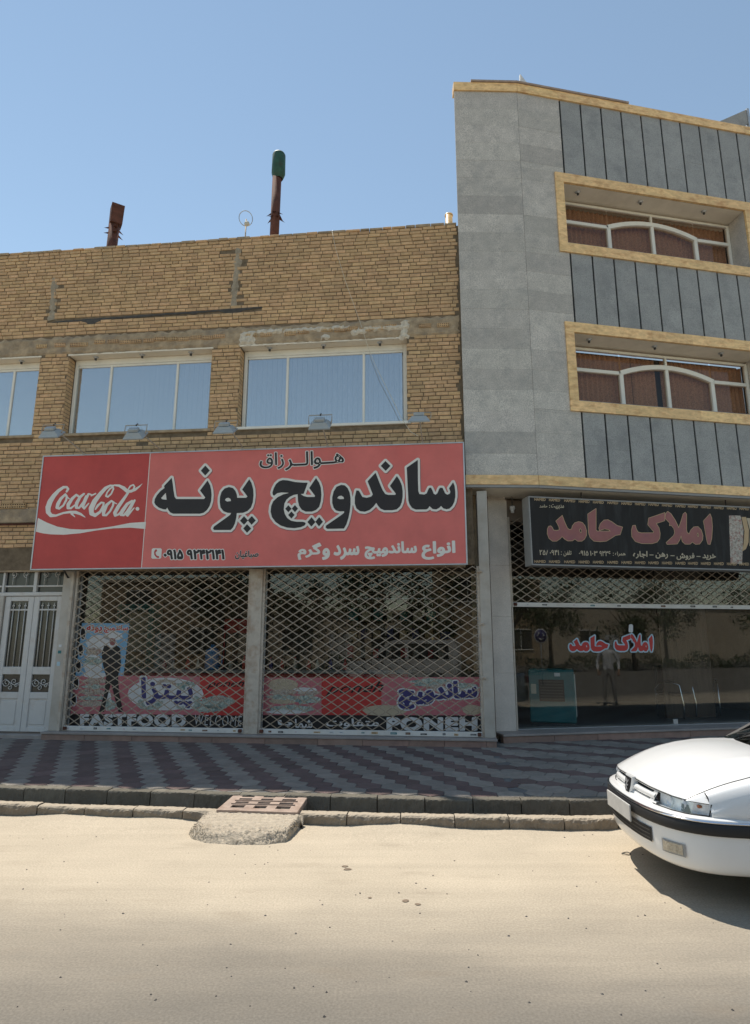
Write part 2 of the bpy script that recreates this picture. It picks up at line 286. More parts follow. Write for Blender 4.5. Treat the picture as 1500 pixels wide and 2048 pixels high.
# ------------------------------------------------------------------ lettering: outlines on a fine grid, joined, swollen and traced
class Shape:
    """signed distance grid in a 2-D drawing plane (x right, y down)"""
    def __init__(s, x0, y0, x1, y1, cell):
        s.x0, s.y0, s.c = x0, y0, cell; s.nx = int((x1-x0)/cell)+2; s.ny = int((y1-y0)/cell)+2
        s.X, s.Y = np.meshgrid(x0+cell*np.arange(s.nx), y0+cell*np.arange(s.ny)); s.d = np.full(s.X.shape, 1e3)
    def _win(s, xa, ya, xb, yb, mrg):
        i0 = max(0, int((min(xa, xb)-mrg-s.x0)/s.c)); i1 = min(s.nx, int((max(xa, xb)+mrg-s.x0)/s.c)+2)
        j0 = max(0, int((min(ya, yb)-mrg-s.y0)/s.c)); j1 = min(s.ny, int((max(ya, yb)+mrg-s.y0)/s.c)+2)
        return slice(j0, j1), slice(i0, i1)
    def _seg(s, w, xa, ya, xb, yb):
        X, Y = s.X[w], s.Y[w]; dx, dy = xb-xa, yb-ya; L = dx*dx+dy*dy+1e-12
        t = np.clip(((X-xa)*dx+(Y-ya)*dy)/L, 0, 1); return np.hypot(X-xa-t*dx, Y-ya-t*dy), t
    def edges(s, segs, inside, mrg):
        u = np.full(s.X.shape, 1e3)
        for xa, ya, xb, yb in segs:
            w = s._win(xa, ya, xb, yb, mrg); dd, _ = s._seg(w, xa, ya, xb, yb); u[w] = np.minimum(u[w], dd)
        u[inside] *= -1; s.d = np.minimum(s.d, u); return s
    def poly(s, loops, mrg=12):
        ins = np.zeros(s.X.shape, bool); segs = []
        for lp in loops:
            for (xa, ya), (xb, yb) in zip(lp, lp[1:]+lp[:1]):
                segs.append((xa, ya, xb, yb))
                if ya != yb:
                    cr = ((ya > s.Y) != (yb > s.Y)) & (s.X < (xb-xa)*(s.Y-ya)/(yb-ya)+xa); ins ^= cr
        return s.edges(segs, ins, mrg)
    def stroke(s, pts):
        for (xa, ya, ra), (xb, yb, rb) in zip(pts, pts[1:]):
            w = s._win(xa, ya, xb, yb, max(ra, rb)+8*s.c+6); dd, t = s._seg(w, xa, ya, xb, yb); s.d[w] = np.minimum(s.d[w], dd-(ra+t*(rb-ra)))
        return s
    def tris(s, V, T):
        ins = np.zeros(s.X.shape, bool); cnt = {}
        for t in T:
            (xa, ya), (xb, yb), (xc, yc) = V[t[0]], V[t[1]], V[t[2]]
            w = s._win(min(xa, xb, xc), min(ya, yb, yc), max(xa, xb, xc), max(ya, yb, yc), s.c); X, Y = s.X[w], s.Y[w]
            a = (xb-xa)*(Y-ya)-(yb-ya)*(X-xa); b = (xc-xb)*(Y-yb)-(yc-yb)*(X-xb); c_ = (xa-xc)*(Y-yc)-(ya-yc)*(X-xc)
            ins[w] |= ((a >= 0) & (b >= 0) & (c_ >= 0)) | ((a <= 0) & (b <= 0) & (c_ <= 0))
            for i, j in ((0, 1), (1, 2), (2, 0)):
                k = tuple(sorted((t[i], t[j]))); cnt[k] = cnt.get(k, 0)+1
        return s.edges([(*V[i], *V[j]) for (i, j), q in cnt.items() if q == 1], ins, 12*s.c)
    def loops(s, off=0.0):
        F = s.d-off; F = np.pad(F, 1, constant_values=9.0); segs = {}
        ins = F < 0; code = ins[:-1, :-1]*1+ins[:-1, 1:]*2+ins[1:, 1:]*4+ins[1:, :-1]*8
        tab = {1: [(3, 0)], 2: [(0, 1)], 3: [(3, 1)], 4: [(1, 2)], 5: [(3, 2), (1, 0)], 6: [(0, 2)], 7: [(3, 2)], 8: [(2, 3)], 9: [(2, 0)], 10: [(0, 3), (2, 1)], 11: [(2, 1)], 12: [(1, 3)], 13: [(1, 0)], 14: [(0, 3)]}
        def key(j, i, e):
            return (j, i, 0) if e == 0 else (j, i+1, 1) if e == 1 else (j+1, i, 0) if e == 2 else (j, i, 1)
        for j, i in zip(*np.nonzero((code > 0) & (code < 15))):
            for a, b in tab[int(code[j, i])]: segs[key(j, i, a)] = key(j, i, b)
        def pos(k):
            j, i, e = k; j2, i2 = (j, i+1) if e == 0 else (j+1, i); a, b = F[j, i], F[j2, i2]; t = a/(a-b)
            return (s.x0+s.c*(i-1+t*(i2-i)), s.y0+s.c*(j-1+t*(j2-j)))
        res = []
        while segs:
            k0 = next(iter(segs)); k = k0; lp = []
            while k in segs: lp.append(pos(k)); k = segs.pop(k)
            if len(lp) < 6: continue
            out = []                                               # drop points that lie on a straight run
            for n_, q in enumerate(lp):
                a = out[-1] if out else lp[-1]; b = lp[(n_+1) % len(lp)]
                ar = abs((q[0]-a[0])*(b[1]-a[1])-(q[1]-a[1])*(b[0]-a[0])); L = math.hypot(b[0]-a[0], b[1]-a[1])+1e-9
                if ar/L > s.c*.06 or L > s.c*7: out.append(q)
            if len(out) >= 3: res.append(out)
        return res
def fill(mb, loops, mapf, m=0):
    """fill closed loops (holes allowed) and carry them onto a surface with mapf(x, y) -> (x, y, z)"""
    # group loops: outer loops with the holes they contain
    def area(l): return sum(a[0]*b[1]-b[0]*a[1] for a, b in zip(l, l[1:]+l[:1]))/2
    def inside(p, l):
        r = False
        for a, b in zip(l, l[1:]+l[:1]):
            if (a[1] > p[1]) != (b[1] > p[1]) and p[0] < (b[0]-a[0])*(p[1]-a[1])/(b[1]-a[1])+a[0]: r = not r
        return r
    dep = [sum(inside(l[0], k) for k in loops if k is not l) for l in loops]
    for l, d in zip(loops, dep):
        if d % 2: continue
        grp = [l]+[k for k, e in zip(loops, dep) if e == d+1 and inside(k[0], l)]
        pts = [q for k in grp for q in k]
        tr = tessellate_polygon([[Vector((x, y, 0)) for x, y in k] for k in grp])
        mb.add([mapf(x, y) for x, y in pts], tr, m)
    return mb
_fc = {}
def font_shape(txt, cell=.02, spread=1.0, shear=0.0):
    """text in the built-in font, as a Shape with cap height about .7 (y down)"""
    k = (txt, cell, spread, shear)
    if k in _fc: return _fc[k]
    cu = bpy.data.curves.new('t', 'FONT'); cu.body = txt; cu.size = 1; cu.resolution_u = 3; cu.space_character = spread; cu.shear = shear
    o = bpy.data.objects.new('t', cu); C.objects.link(o); dg = bpy.context.evaluated_depsgraph_get(); dg.update()
    me = bpy.data.meshes.new_from_object(o.evaluated_get(dg)); me.calc_loop_triangles()
    bm = bmesh.new(); bm.from_mesh(me); bmesh.ops.remove_doubles(bm, verts=bm.verts, dist=1e-5); bmesh.ops.triangulate(bm, faces=bm.faces); bm.verts.index_update()
    V = [(v.co.x, -v.co.y) for v in bm.verts]; T = [[v.index for v in f.verts] for f in bm.faces]; bm.free()
    bpy.data.objects.remove(o); bpy.data.curves.remove(cu); bpy.data.meshes.remove(me)
    xs = [q[0] for q in V]; ys = [q[1] for q in V]
    sh = Shape(min(xs)-.2, min(ys)-.2, max(xs)+.2, max(ys)+.2, cell).tris(V, T); sh.bb = (min(xs), min(ys), max(xs), max(ys)); _fc[k] = sh
    return sh
# Persian letters in the forms they take inside a word (isolated, initial, middle, final), written right to left
def fa(*codes): return ''.join(chr(c_) for c_ in reversed(codes))
def text_px(mb, txt, x0, y0, x1, y1, mapf, bold=0.0, grow=0.0, m=0, cell=.02, spread=1.0, shear=0.0):
    """set txt so its ink fills the photo box x0..x1, y0..y1 given as two slanted ends ((xl,yt,yb),(xr,yt,yb))"""
    sh = font_shape(txt, cell, spread, shear); bx0, by0, bx1, by1 = sh.bb; bx0 -= bold; by0 -= bold; bx1 += bold; by1 += bold
    def mp(x, y):
        s_ = (x-bx0)/(bx1-bx0); t_ = (y-by0)/(by1-by0)
        xl, ytl, ybl = x0; xr, ytr, ybr = x1
        yt = ytl+(ytr-ytl)*s_; yb = ybl+(ybr-ybl)*s_
        return mapf(xl+(xr-xl)*s_, yt+(yb-yt)*t_)
    return fill(mb, sh.loops(bold+grow), mp, m)

# ------------------------------------------------------------------ road, gutter, kerbs, pavement
def kerb_y(x):
    pts = [(-60, 15.2), (-12, 8.35), (-3.95, 7.04), (-2.3, 6.84), (-.25, 6.61), (.73, 6.53), (1.93, 6.50), (3.2, 6.56), (6, 6.95), (40, 13.5)]
    for (a, b), (c_, d) in zip(pts, pts[1:]):
        if x <= c_: return b+(d-b)*(x-a)/(c_-a)
    return pts[-1][1]
KX = [-60, -25, -12, -8, -6, -5, -3.95, -3, -2.3, -1.5, -.25, .3, .73, 1.3, 1.93, 2.5, 3.2, 4.5, 6, 9, 15, 40]
SW_Z = .18
def road_material():
    m = mat('dusty_asphalt', (.47, .402, .308), .95, .07, 1.1, .14, 140, spec=.15)
    nt = m.node_tree; n = nt.nodes; l = nt.links; b = n['Principled BSDF']
    src = b.inputs['Base Color'].links[0].from_socket
    geo = n.new('ShaderNodeNewGeometry'); sp = n.new('ShaderNodeSeparateXYZ'); l.new(geo.outputs['Position'], sp.inputs[0])
    nz = n.new('ShaderNodeTexNoise'); nz.inputs['Scale'].default_value = .55; nz.inputs['Detail'].default_value = 7; nz.inputs['Roughness'].default_value = .6
    mp = n.new('ShaderNodeMapping'); mp.inputs['Scale'].default_value = (.45, 1.3, 1); l.new(geo.outputs['Position'], mp.inputs[0]); l.new(mp.outputs[0], nz.inputs[0])
    # dust thick towards the kerb, thinning where tyres run; some lens vignette painted in
    ad = n.new('ShaderNodeMath'); ad.operation = 'MULTIPLY_ADD'; ad.inputs[1].default_value = 2.4; l.new(nz.outputs[0], ad.inputs[0]); l.new(sp.outputs['Y'], ad.inputs[2])
    mr = n.new('ShaderNodeMapRange'); mr.interpolation_type = 'SMOOTHSTEP'; mr.inputs[1].default_value = 6.6; mr.inputs[2].default_value = 4.3; l.new(ad.outputs[0], mr.inputs[0])
    mx = n.new('ShaderNodeMix'); mx.data_type = 'RGBA'; mx.inputs[7].default_value = (.178, .161, .137, 1); l.new(mr.outputs[0], mx.inputs[0]); l.new(src, mx.inputs[6])
    # aggregate
    v = n.new('ShaderNodeTexNoise'); v.inputs['Scale'].default_value = 70; v.inputs['Detail'].default_value = 4; l.new(geo.outputs['Position'], v.inputs[0])
    r2 = n.new('ShaderNodeMapRange'); r2.inputs[1].default_value = .35; r2.inputs[2].default_value = .7; r2.inputs[3].default_value = .86; r2.inputs[4].default_value = 1.13; l.new(v.outputs[0], r2.inputs[0])
    mu = n.new('ShaderNodeMix'); mu.data_type = 'RGBA'; mu.blend_type = 'MULTIPLY'; mu.inputs[0].default_value = 1; l.new(mx.outputs[2], mu.inputs[6]); l.new(r2.outputs[0], mu.inputs[7])
    # dark drips and tyre-worn blotches
    n4 = n.new('ShaderNodeTexNoise'); n4.inputs['Scale'].default_value = 3.1; n4.inputs['Detail'].default_value = 4; l.new(mp.outputs[0], n4.inputs[0])
    r4 = n.new('ShaderNodeMapRange'); r4.inputs[1].default_value = .60; r4.inputs[2].default_value = .78; r4.inputs[4].default_value = .35; l.new(n4.outputs[0], r4.inputs[0])
    m4 = n.new('ShaderNodeMix'); m4.data_type = 'RGBA'; m4.inputs[7].default_value = (.23, .185, .135, 1); l.new(r4.outputs[0], m4.inputs[0]); l.new(mu.outputs[2], m4.inputs[6])
    # long faint tyre streaks along the street
    ms = n.new('ShaderNodeMapping'); ms.inputs['Scale'].default_value = (.12, 3.2, 1); ms.inputs['Rotation'].default_value = (0, 0, .09); l.new(geo.outputs['Position'], ms.inputs[0])
    n6 = n.new('ShaderNodeTexNoise'); n6.inputs['Scale'].default_value = 1.6; n6.inputs['Detail'].default_value = 6; n6.inputs['Roughness'].default_value = .7; l.new(ms.outputs[0], n6.inputs[0])
    r6 = n.new('ShaderNodeMapRange'); r6.inputs[1].default_value = .3; r6.inputs[2].default_value = .7; r6.inputs[3].default_value = .93; r6.inputs[4].default_value = 1.06; l.new(n6.outputs[0], r6.inputs[0])
    m6 = n.new('ShaderNodeMix'); m6.data_type = 'RGBA'; m6.blend_type = 'MULTIPLY'; m6.inputs[0].default_value = 1; l.new(m4.outputs[2], m6.inputs[6]); l.new(r6.outputs[0], m6.inputs[7])
    l.new(m6.outputs[2], b.inputs['Base Color'])
    return m
m_road = road_material()
mb = MB(); mb.quad((-900, -900, -.32), (900, -900, -.32), (900, 900, -.32), (-900, 900, -.32))
solo('ground', mb, m_mortar2, WORLD, (0, 0, -.32), kind='structure')
# road sheet: gently uneven near the kerb where dust has drifted
mb = MB(); rows = []
ys = [0, .05, .12, .25, .45, .8, 1.3, 2, 3, 4.5, 7, 12, 30, 80]
xs = [-60, -30, -15, -10]+[-8+.25*i for i in range(65)]+[9, 12, 18, 30, 60]
for dy in ys:
    row = []
    for x in xs:
        k = kerb_y(x); z = .0
        if dy < .5 and -8 < x < 8: z = max(0, (.018+.02*math.sin(x*2.1+1)+.012*math.sin(x*5.3))*(1-dy/.5))
        row.append((x, k+.04-dy*1.0 if dy < 30 else -30-dy, z))
    rows.append(row)
mb.grid(rows)
solo('road', mb, m_road, WORLD, (0, 0, 0), kind='structure')
def jit(mb, amp, seed, keep_bottom=None):
    r = random.Random(seed); mb.v = [(x+r.uniform(-amp, amp), y+r.uniform(-amp, amp), z+(0 if keep_bottom is not None and z < keep_bottom else r.uniform(-amp, amp))) for x, y, z in mb.v]; return mb
def stone_mesh(L, T, H, seed, worn=.012):
    """kerb stone along x, worn along its top front edge"""
    r = random.Random(seed); n = 26; rows = []; ph = [r.uniform(0, 6.3) for _ in range(4)]; q_ = 0
    for i in range(n):
        x = L*i/(n-1); q_ = q_*.6+r.random()*.4; e = worn*(.5+.5*math.sin(x*9+ph[0])**2+.6*math.sin(x*23+ph[1])**2+1.3*q_); ch = e*(1.0+.5*math.sin(x*15+ph[2])+.5*r.random())
        w = lambda: r.uniform(-.003, .003)
        if i in (0, n-1): e += .004; ch += .006
        rows.append([(x, 0+w(), -.25), (x, w(), H*.2), (x, 0+w(), H*.5), (x, 0+w(), max(H*.55, H-ch)), (x, e*.35, H-ch*.4+w()), (x, e+w(), H-r.uniform(0, .004)), (x, T*.6, H+w()), (x, T-.01, H+w()), (x, T, H-.012), (x, T, -.25)])
    m = MB(); m.grid(rows, smooth=False); m.add(rows[0], [tuple(range(len(rows[0])))[::-1]]); m.add(rows[-1], [tuple(range(len(rows[-1])))]); return m
def kerb_run(owner, x0, x1, off, L, T, H, z0, mtl, worn, seed):
    meshes = [stone_mesh(L-.012, T, H, seed+i, worn).mesh('kerb_stone', (0, 0, 0), [mtl]) for i in range(6)]
    x = x0; i = 0
    while x < x1:
        ya, yb = kerb_y(x)+off, kerb_y(x+L)+off; a = math.atan2(yb-ya, L)
        r = random.Random(seed*31+i)
        inst('kerb_stone', meshes[r.randrange(6)], owner, (x, ya+r.uniform(-.008, .008), z0+r.uniform(-.008, .006)), (r.uniform(-.02, .02), r.uniform(-.008, .008), a+r.uniform(-.008, .008)))
        x += L*math.cos(a); i += 1
kerb = solo('kerb', MB().grid([[(x, kerb_y(x)+.03, -.28) for x in KX], [(x, kerb_y(x)+.03, .07) for x in KX], [(x, kerb_y(x)+.10, .07) for x in KX], [(x, kerb_y(x)+.10, -.28) for x in KX]], smooth=False), m_kerb, WORLD, (0, 0, 0), kind='structure')
kerb_run(kerb, -7.2, -1.62, 0, .53, .125, .112, 0, m_kerb, .016, 11)
kerb_run(kerb, -.80, 5.4, 0, .53, .125, .112, 0, m_kerb, .016, 40)
gut = solo('gutter', MB().grid([[(x, kerb_y(x)+.08, -.10) for x in KX], [(x, kerb_y(x)+.25, -.12) for x in KX], [(x, kerb_y(x)+.50, -.10) for x in KX]], smooth=False), m_gutter, WORLD, (0, 0, 0), kind='structure')
kin = solo('pavement_edging', MB().grid([[(x, kerb_y(x)+.46, -.28) for x in KX], [(x, kerb_y(x)+.46, .13) for x in KX], [(x, kerb_y(x)+.54, .13) for x in KX], [(x, kerb_y(x)+.54, -.28) for x in KX]], smooth=False), m_kerb2, WORLD, (0, 0, 0), kind='structure')
kerb_run(kin, -7.4, 5.6, .425, .50, .13, SW_Z+.002, 0, m_kerb2, .008, 90)
# pavement bed and hexagonal pavers
def brick_line(x): # world y of the step in front of the shops
    P = BR.w(0, -.16, 0); yb = P.y-(x-P.x)*math.tan(BR.yaw)
    Q = GB.w(0, .42, 0); yg = Q.y-(x-Q.x)*math.tan(GB.yaw)
    return yb if x < SEAM_X else min(max(yb, yg), yb+3)
SEAM_X = ground(1000, 1490, SW_Z).x
mb = MB(); mb.grid([[(x, kerb_y(x)+.50, SW_Z-.010) for x in KX], [(x, max(brick_line(x), kerb_y(x)+1)+.9, SW_Z-.010) for x in KX]], smooth=False)
pav = solo('pavement', mb, m_joint, WORLD, (0, 0, 0), kind='structure')
def hexmesh(w, mtl, seed):
    r = random.Random(seed); R0 = w/math.sqrt(3)-.0035; mb = MB()
    top = [((R0-.006)*math.sin(math.pi/3*k), (R0-.006)*math.cos(math.pi/3*k), r.uniform(-.0008, .0008)) for k in range(6)]
    bot = [(R0*math.sin(math.pi/3*k), R0*math.cos(math.pi/3*k), -.005) for k in range(6)]
    low = [(x, y, -.02) for x, y, z in bot]
    mb.add(top+bot+low, [tuple(range(6))[::-1]]+[(i, (i+1) % 6, 6+(i+1) % 6, 6+i) for i in range(6)]+[(6+i, 6+(i+1) % 6, 12+(i+1) % 6, 12+i) for i in range(6)])
    return mb
W_HEX = .285
sA, sB = ground(1002, 1518, SW_Z), ground(1046, 1600, SW_Z)
def seam_x(y): return sA.x+(sB.x-sA.x)*(y-sA.y)/(sB.y-sA.y)
cand = []
def lattice(ang, side, band):
    ca, sa = math.cos(ang), math.sin(ang)
    for i in range(-70, 70):
        for j in range(-70, 70):
            lx = (i+.5*(j % 2))*W_HEX; ly = j*W_HEX*.8660254
            X = 1.0+lx*ca-ly*sa; Y = 8.2+lx*sa+ly*ca
            if not (-7.6 < X < 8): continue
            k = kerb_y(X)+.56+W_HEX*.5; t = brick_line(X)+.08
            if Y < k-.10 or Y > t: continue
            if (X-seam_x(Y))*side < -.02: continue
            ii = i+(j+1)//2
            cand.append((X, Y, ang, ii % 2 if band == 1 else int(j % 3 == 0)))
lattice(-R(6.1), -1, 1)
lattice(-R(27), 1, 2)
def px_of(P):
    P = P-Vector((0, 0, CAM_H)); dep = P.y*CP+P.z*SP; return 750+FPX*P.x/dep, 1024-FPX*(-P.y*SP+P.z*CP)/dep
vis = []
for q in cand:
    x, y = px_of(Vector((q[0], q[1], SW_Z))); vis.append((-60 < x < 1560, -math.hypot(q[0], q[1]), q))
vis.sort(key=lambda t: (t[0], t[1]), reverse=True)
hexes = {0: [hexmesh(W_HEX, m_paver_g, s_).mesh('paver', (0, 0, 0), [m_paver_g]) for s_ in range(3)], 1: [hexmesh(W_HEX, m_paver_d, 9+s_).mesh('paver', (0, 0, 0), [m_paver_d]) for s_ in range(3)]}
rest = {0: MB(), 1: MB()}; rr = random.Random(3)
for n_, (_, _, (X, Y, a, k)) in enumerate(vis):
    z = SW_Z+rr.uniform(-.0035, .003)
    if n_ < 300:
        inst('paver', hexes[k][rr.randrange(3)], pav, (X, Y, z), (rr.uniform(-.014, .014), rr.uniform(-.014, .014), a+rr.uniform(-.012, .012)))
    else:
        h_ = hexmesh(W_HEX, None, rr.randrange(99)); ca, sa = math.cos(a), math.sin(a)
        rest[k].add([(X+x*ca-y*sa, Y+x*sa+y*ca, z+zz) for x, y, zz in h_.v], h_.f, rnd=rr.random())
for k in (0, 1):
    o = part('pavers', rest[k], [m_paver_g, m_paver_d][k], pav, kind='stuff')

# ------------------------------------------------------------------ brick building
def U(x, y, v=0): return BR.uv(x, y, v)
U_R = U(922, 700)[0]                     # right end of the brick wall
U_L = -15.5
Z_ROOF = U(480, 478)[1]
Z_SIGNT = U(500, 897, -.35)[1]
Z_BAND0, Z_BAND1 = U(480, 690)[1], U(480, 655)[1]
Z_W0 = U(640, 850)[1]
WINS = []                                # (u0,u1,z0,z1) openings in the wall face
for (xa, ya), (xb, yb), zb in (((481.7, 691.7), (813, 676.7), 849), ((138.6, 712.7), (424.6, 695), 863)):
    a, b = U(xa, ya), U(xb, yb); z0 = U((xa+xb)/2, zb)[1]; WINS.append((a[0], b[0], z0, (a[1]+b[1])/2))
ub = U(80, 720); WINS.append((ub[0]-(WINS[1][1]-WINS[1][0]), ub[0], WINS[1][2], WINS[1][3]))
Z_SHOPTOP = 3.05                          # lintel over the shop fronts
bb = thing('brick_building', 'old two-storey yellow brick building with rusty flues on its roof', 'building', BR, (0, 0, 0))
# core wall (mortar) with openings cut out, made of boxes
CORE = .012
def wallboxes(mb, u0, u1, z0, z1, holes, v0, v1):
    us = sorted({u0, u1, *[min(max(h[0], u0), u1) for h in holes], *[min(max(h[1], u0), u1) for h in holes]})
    zs = sorted({z0, z1, *[min(max(h[2], z0), z1) for h in holes], *[min(max(h[3], z0), z1) for h in holes]})
    for a, b in zip(us, us[1:]):
        run = None
        for c_, d in zip(zs, zs[1:]):
            solid = not any(h[0] <= (a+b)/2 <= h[1] and h[2] <= (c_+d)/2 <= h[3] for h in holes)
            if solid: run = (run[0], d) if run else (c_, d)
            if (not solid or d == zs[-1]) and run: mb.box(a, b, v0, v1, run[0], run[1]); run = None
mb = MB(); wallboxes(mb, U_L, U_R+.12, Z_SHOPTOP, Z_ROOF-.03, WINS, CORE, .30)
part('wall', mb, m_mortar, bb)
mb = MB(); mb.box(U_L, U_R-.02, .31, 8, Z_ROOF-.75, Z_ROOF-.6); mb.box(U_L, U_R-.02, 7.8, 8, 0, Z_ROOF-.75)
part('roof', mb, m_concrete, bb)
# ---- bricks
BL, BHT, JT = .213, .0605, .009
PITCHZ = BHT+.0137
def zone(u, z):
    """what the wall shows at a point: 'b' brick or nothing (rubble, mortar, opening)"""
    for h in WINS:
        if h[0]-.005 < u < h[1]+.005 and h[2]-.10 < z < h[3]+.005: return None
        if h[0]-.02 < u < h[1]+.04 and h[3] <= z < Z_BAND0+.02: return None
    if Z_BAND0 < z < Z_BAND1: return None
    return 'b'
SEAMS = [(U(478, 470)[0], U(466, 615)[0], U(470, 612)[1], Z_ROOF-.2), (U(107, 560)[0], U(103, 640)[0], U(100, 640)[1], U(107, 555)[1])]
TARZ = U(300, 634)[1]; TARU = (U(105, 640)[0], U(525, 620)[0])
bricks = []; rb = random.Random(21)
nrow = int((Z_ROOF-Z_SHOPTOP)/PITCHZ)
for r_ in range(nrow):
    z = Z_ROOF-.004-(r_+.5)*PITCHZ
    if z < Z_SHOPTOP+.45: break
    u = U_L+(BL*.5 if r_ % 2 else 0)+rb.uniform(-.02, .02); sag = 0
    while u < U_R:
        L = BL*rb.choice([1]*12+[.5, .75])*rb.uniform(.96, 1.03); e = u+L
        if e > U_R: e = U_R+rb.uniform(-.06, .0)
        # clip at openings
        a, b = u, e
        for h in WINS:
            if h[2]-.10 < z < h[3]+.005:
                if a < h[0] < b: b = h[0]
                elif a < h[1] < b: a = h[1]
        c_ = (a+b)/2
        ok = b-a > .05 and zone(c_, z) and zone(a+.02, z) and zone(b-.02, z)
        if ok and TARU[0] < c_ < TARU[1] and abs(z-TARZ-.05*(c_-TARU[0])/3) < .038: ok = False
        if ok:
            for ua, ub_, za, zb in SEAMS:
                us = ua+(ub_-ua)*(zb-z)/(zb-za+1e-6)
                if za < z < zb and abs(c_-us) < .10+.05*math.sin(z*19): ok = rb.random() < .4
        if ok and rb.random() < .002: ok = False
        if ok: bricks.append((a, b, z+rb.uniform(-.0025, .0025)+.004*math.sin(a*1.7+r_*.3), rb.uniform(-.005, .004)))
        u = e+JT
# reveals of the window piers (bricks seen on the left-hand jambs)
def brick_geo(mb, a, b, z, v, seed, rnd=None, h=BHT):
    r = random.Random(seed); c_ = .006; j = lambda: r.uniform(-.0022, .0022)
    x0, x1, z0, z1 = a+.001+j(), b-.001+j(), z-h/2+j(), z+h/2+j()
    vs_ = [(x0, .03, z0), (x1, .03, z0), (x1, .03, z1), (x0, .03, z1), (x0, v+.006, z0), (x1, v+.006, z0+j()), (x1, v+.006, z1), (x0, v+.006, z1+j()),
           (x0+c_, v, z0+c_+j()), (x1-c_, v+j(), z0+c_), (x1-c_+j(), v, z1-c_), (x0+c_, v+j(), z1-c_+j())]
    mb.add(vs_, [(0, 4, 5, 1), (1, 5, 6, 2), (2, 6, 7, 3), (3, 7, 4, 0), (4, 8, 9, 5), (5, 9, 10, 6), (6, 10, 11, 7), (7, 11, 8, 4), (8, 11, 10, 9)], rnd=rnd)
    return mb
def vis_key(q):
    x, y = px_of(BR.w((q[0]+q[1])/2, 0, q[2])); ok = 0 <= x <= 1500 and y < 885
    return (not ok, -(q[1]-q[0] > .19), math.hypot((q[0]+q[1])/2, q[2]-CAM_H))
order = sorted(bricks, key=vis_key)
bm_ = [brick_geo(MB(), -BL/2, BL/2, 0, 0, 50+i).mesh('brick', (0, 0, 0), [m_brick]) for i in range(8)]
rest = MB(); cnt = 0
for q in order:
    full = q[1]-q[0]
    if cnt < 290 and full > .19:
        inst('brick', bm_[rb.randrange(8)], bb, ((q[0]+q[1])/2, q[3], q[2]), (rb.uniform(-.006, .006), rb.uniform(-.012, .012), rb.uniform(-.006, .006)), (full/BL, 1, 1)); cnt += 1
    else: brick_geo(rest, q[0], q[1], q[2], q[3], rb.randrange(9999), rnd=rb.random())
for h in WINS:                      # brick reveals, both jambs, each half-brick deep
    for k, side in ((h[0], 1), (h[1], -1)):
        z = h[2]+.04; n_ = 0
        while z < h[3]-.02:
            v0, v1 = (.012, .205) if n_ % 2 else (.012, .10)
            spans = [(.012, .20)] if n_ % 2 else [(.012, .095), (.106, .20)]
            for va, vb in spans:
                x0 = k+side*(-.02); x1 = k+side*rb.uniform(.0, .006); zz0 = z-BHT/2; zz1 = z+BHT/2
                xa, xb = min(x0, x1), max(x0, x1)
                m2 = MB().box(xa, xb, va, vb, zz0, zz1); rest.add(m2.v, m2.f, rnd=rb.random())
            z += PITCHZ; n_ += 1
part('bricks', rest, m_brick, bb, kind='stuff')
# ---- smeared beam zone, rough lintels, cement seams
def lumpy(u0, u1, z0, z1, depth, seed, cell=.06, edge=.03, v=0.0):
    """rough trowelled patch, uneven outline"""
    r = random.Random(seed); nu = max(3, int((u1-u0)/cell)); nz_ = max(3, int((z1-z0)/cell*1.3)); rows = []
    for j in range(nz_+1):
        row = []
        for i in range(nu+1):
            bd = i in (0, nu) or j in (0, nz_)
            du = r.uniform(-.3, .3)*cell; dz = r.uniform(-.3, .3)*cell*.7
            if j in (0, nz_): dz = r.uniform(-edge, edge)
            if i in (0, nu): du = r.uniform(-edge, edge)
            row.append((u0+(u1-u0)*i/nu+du, v+(.014 if bd else -r.uniform(.15, 1)*depth), z0+(z1-z0)*j/nz_+dz))
        rows.append(row)
    return MB().grid(rows, smooth=False)
mb = lumpy(U_L, U_R-.02, Z_BAND0-.02, Z_BAND1+.01, .014, 5, cell=.075)
part('mortar_band', mb, m_mortar2, bb)
for k, h in enumerate(WINS):
    part('lintel_render', lumpy(h[0]-.03, h[1]+.05, h[3]+.015, Z_BAND0-.01, .012, 60+k, cell=.07, edge=.02), m_mortar2, bb)
    # rounded rubble bricks bedded in the lintel
    r = random.Random(80+k)
    for j in range(3):
        z = h[3]+.05+j*.082; u = h[0]+.02+r.uniform(0, .1)
        while u < h[1]-.1 and z < Z_BAND0-.03:
            L = r.uniform(.16, .24)
            if r.random() < .68:
                m2 = MB().cbox(u, u+L-.015, -.022-r.uniform(0, .008), .02, z-.028, z+.028, .012); part('brick', m2, m_brick, bb)
            u += L
for (ua, ub_, za, zb), s_ in zip(SEAMS, (1, 2)):
    mb = MB(); r = random.Random(s_); rows = []; n_ = int((zb-za)/.05)
    for j in range(n_+1):
        z = za+(zb-za)*j/n_; c_ = ub_+(ua-ub_)*j/n_; w = .05+.04*r.random()+.02*math.sin(z*19)
        rows.append([(c_-w, .013, z), (c_-w*.5, -r.uniform(0, .006), z+r.uniform(-.02, .02)), (c_+w*.4, -r.uniform(0, .007), z), (c_+w, .013, z+r.uniform(-.02, .02))])
    mb.grid(rows, smooth=False); part('cement_seam', mb, m_cement, bb)
mb = MB(); r = random.Random(4); rows = []
n_ = 44
for i in range(n_+1):
    u = TARU[0]+(TARU[1]-TARU[0])*i/n_; zc = TARZ+.05*(u-TARU[0])/3; d = .02+.02*r.random()+(.09 if i in (8, 9, 37, 38, 39) else .04 if i in (7, 10, 30, 36, 40) else 0)
    rows.append([(u, .004, zc+.022+r.uniform(-.006, .006)), (u, -.009, zc), (u, .002, zc-d*.75)])
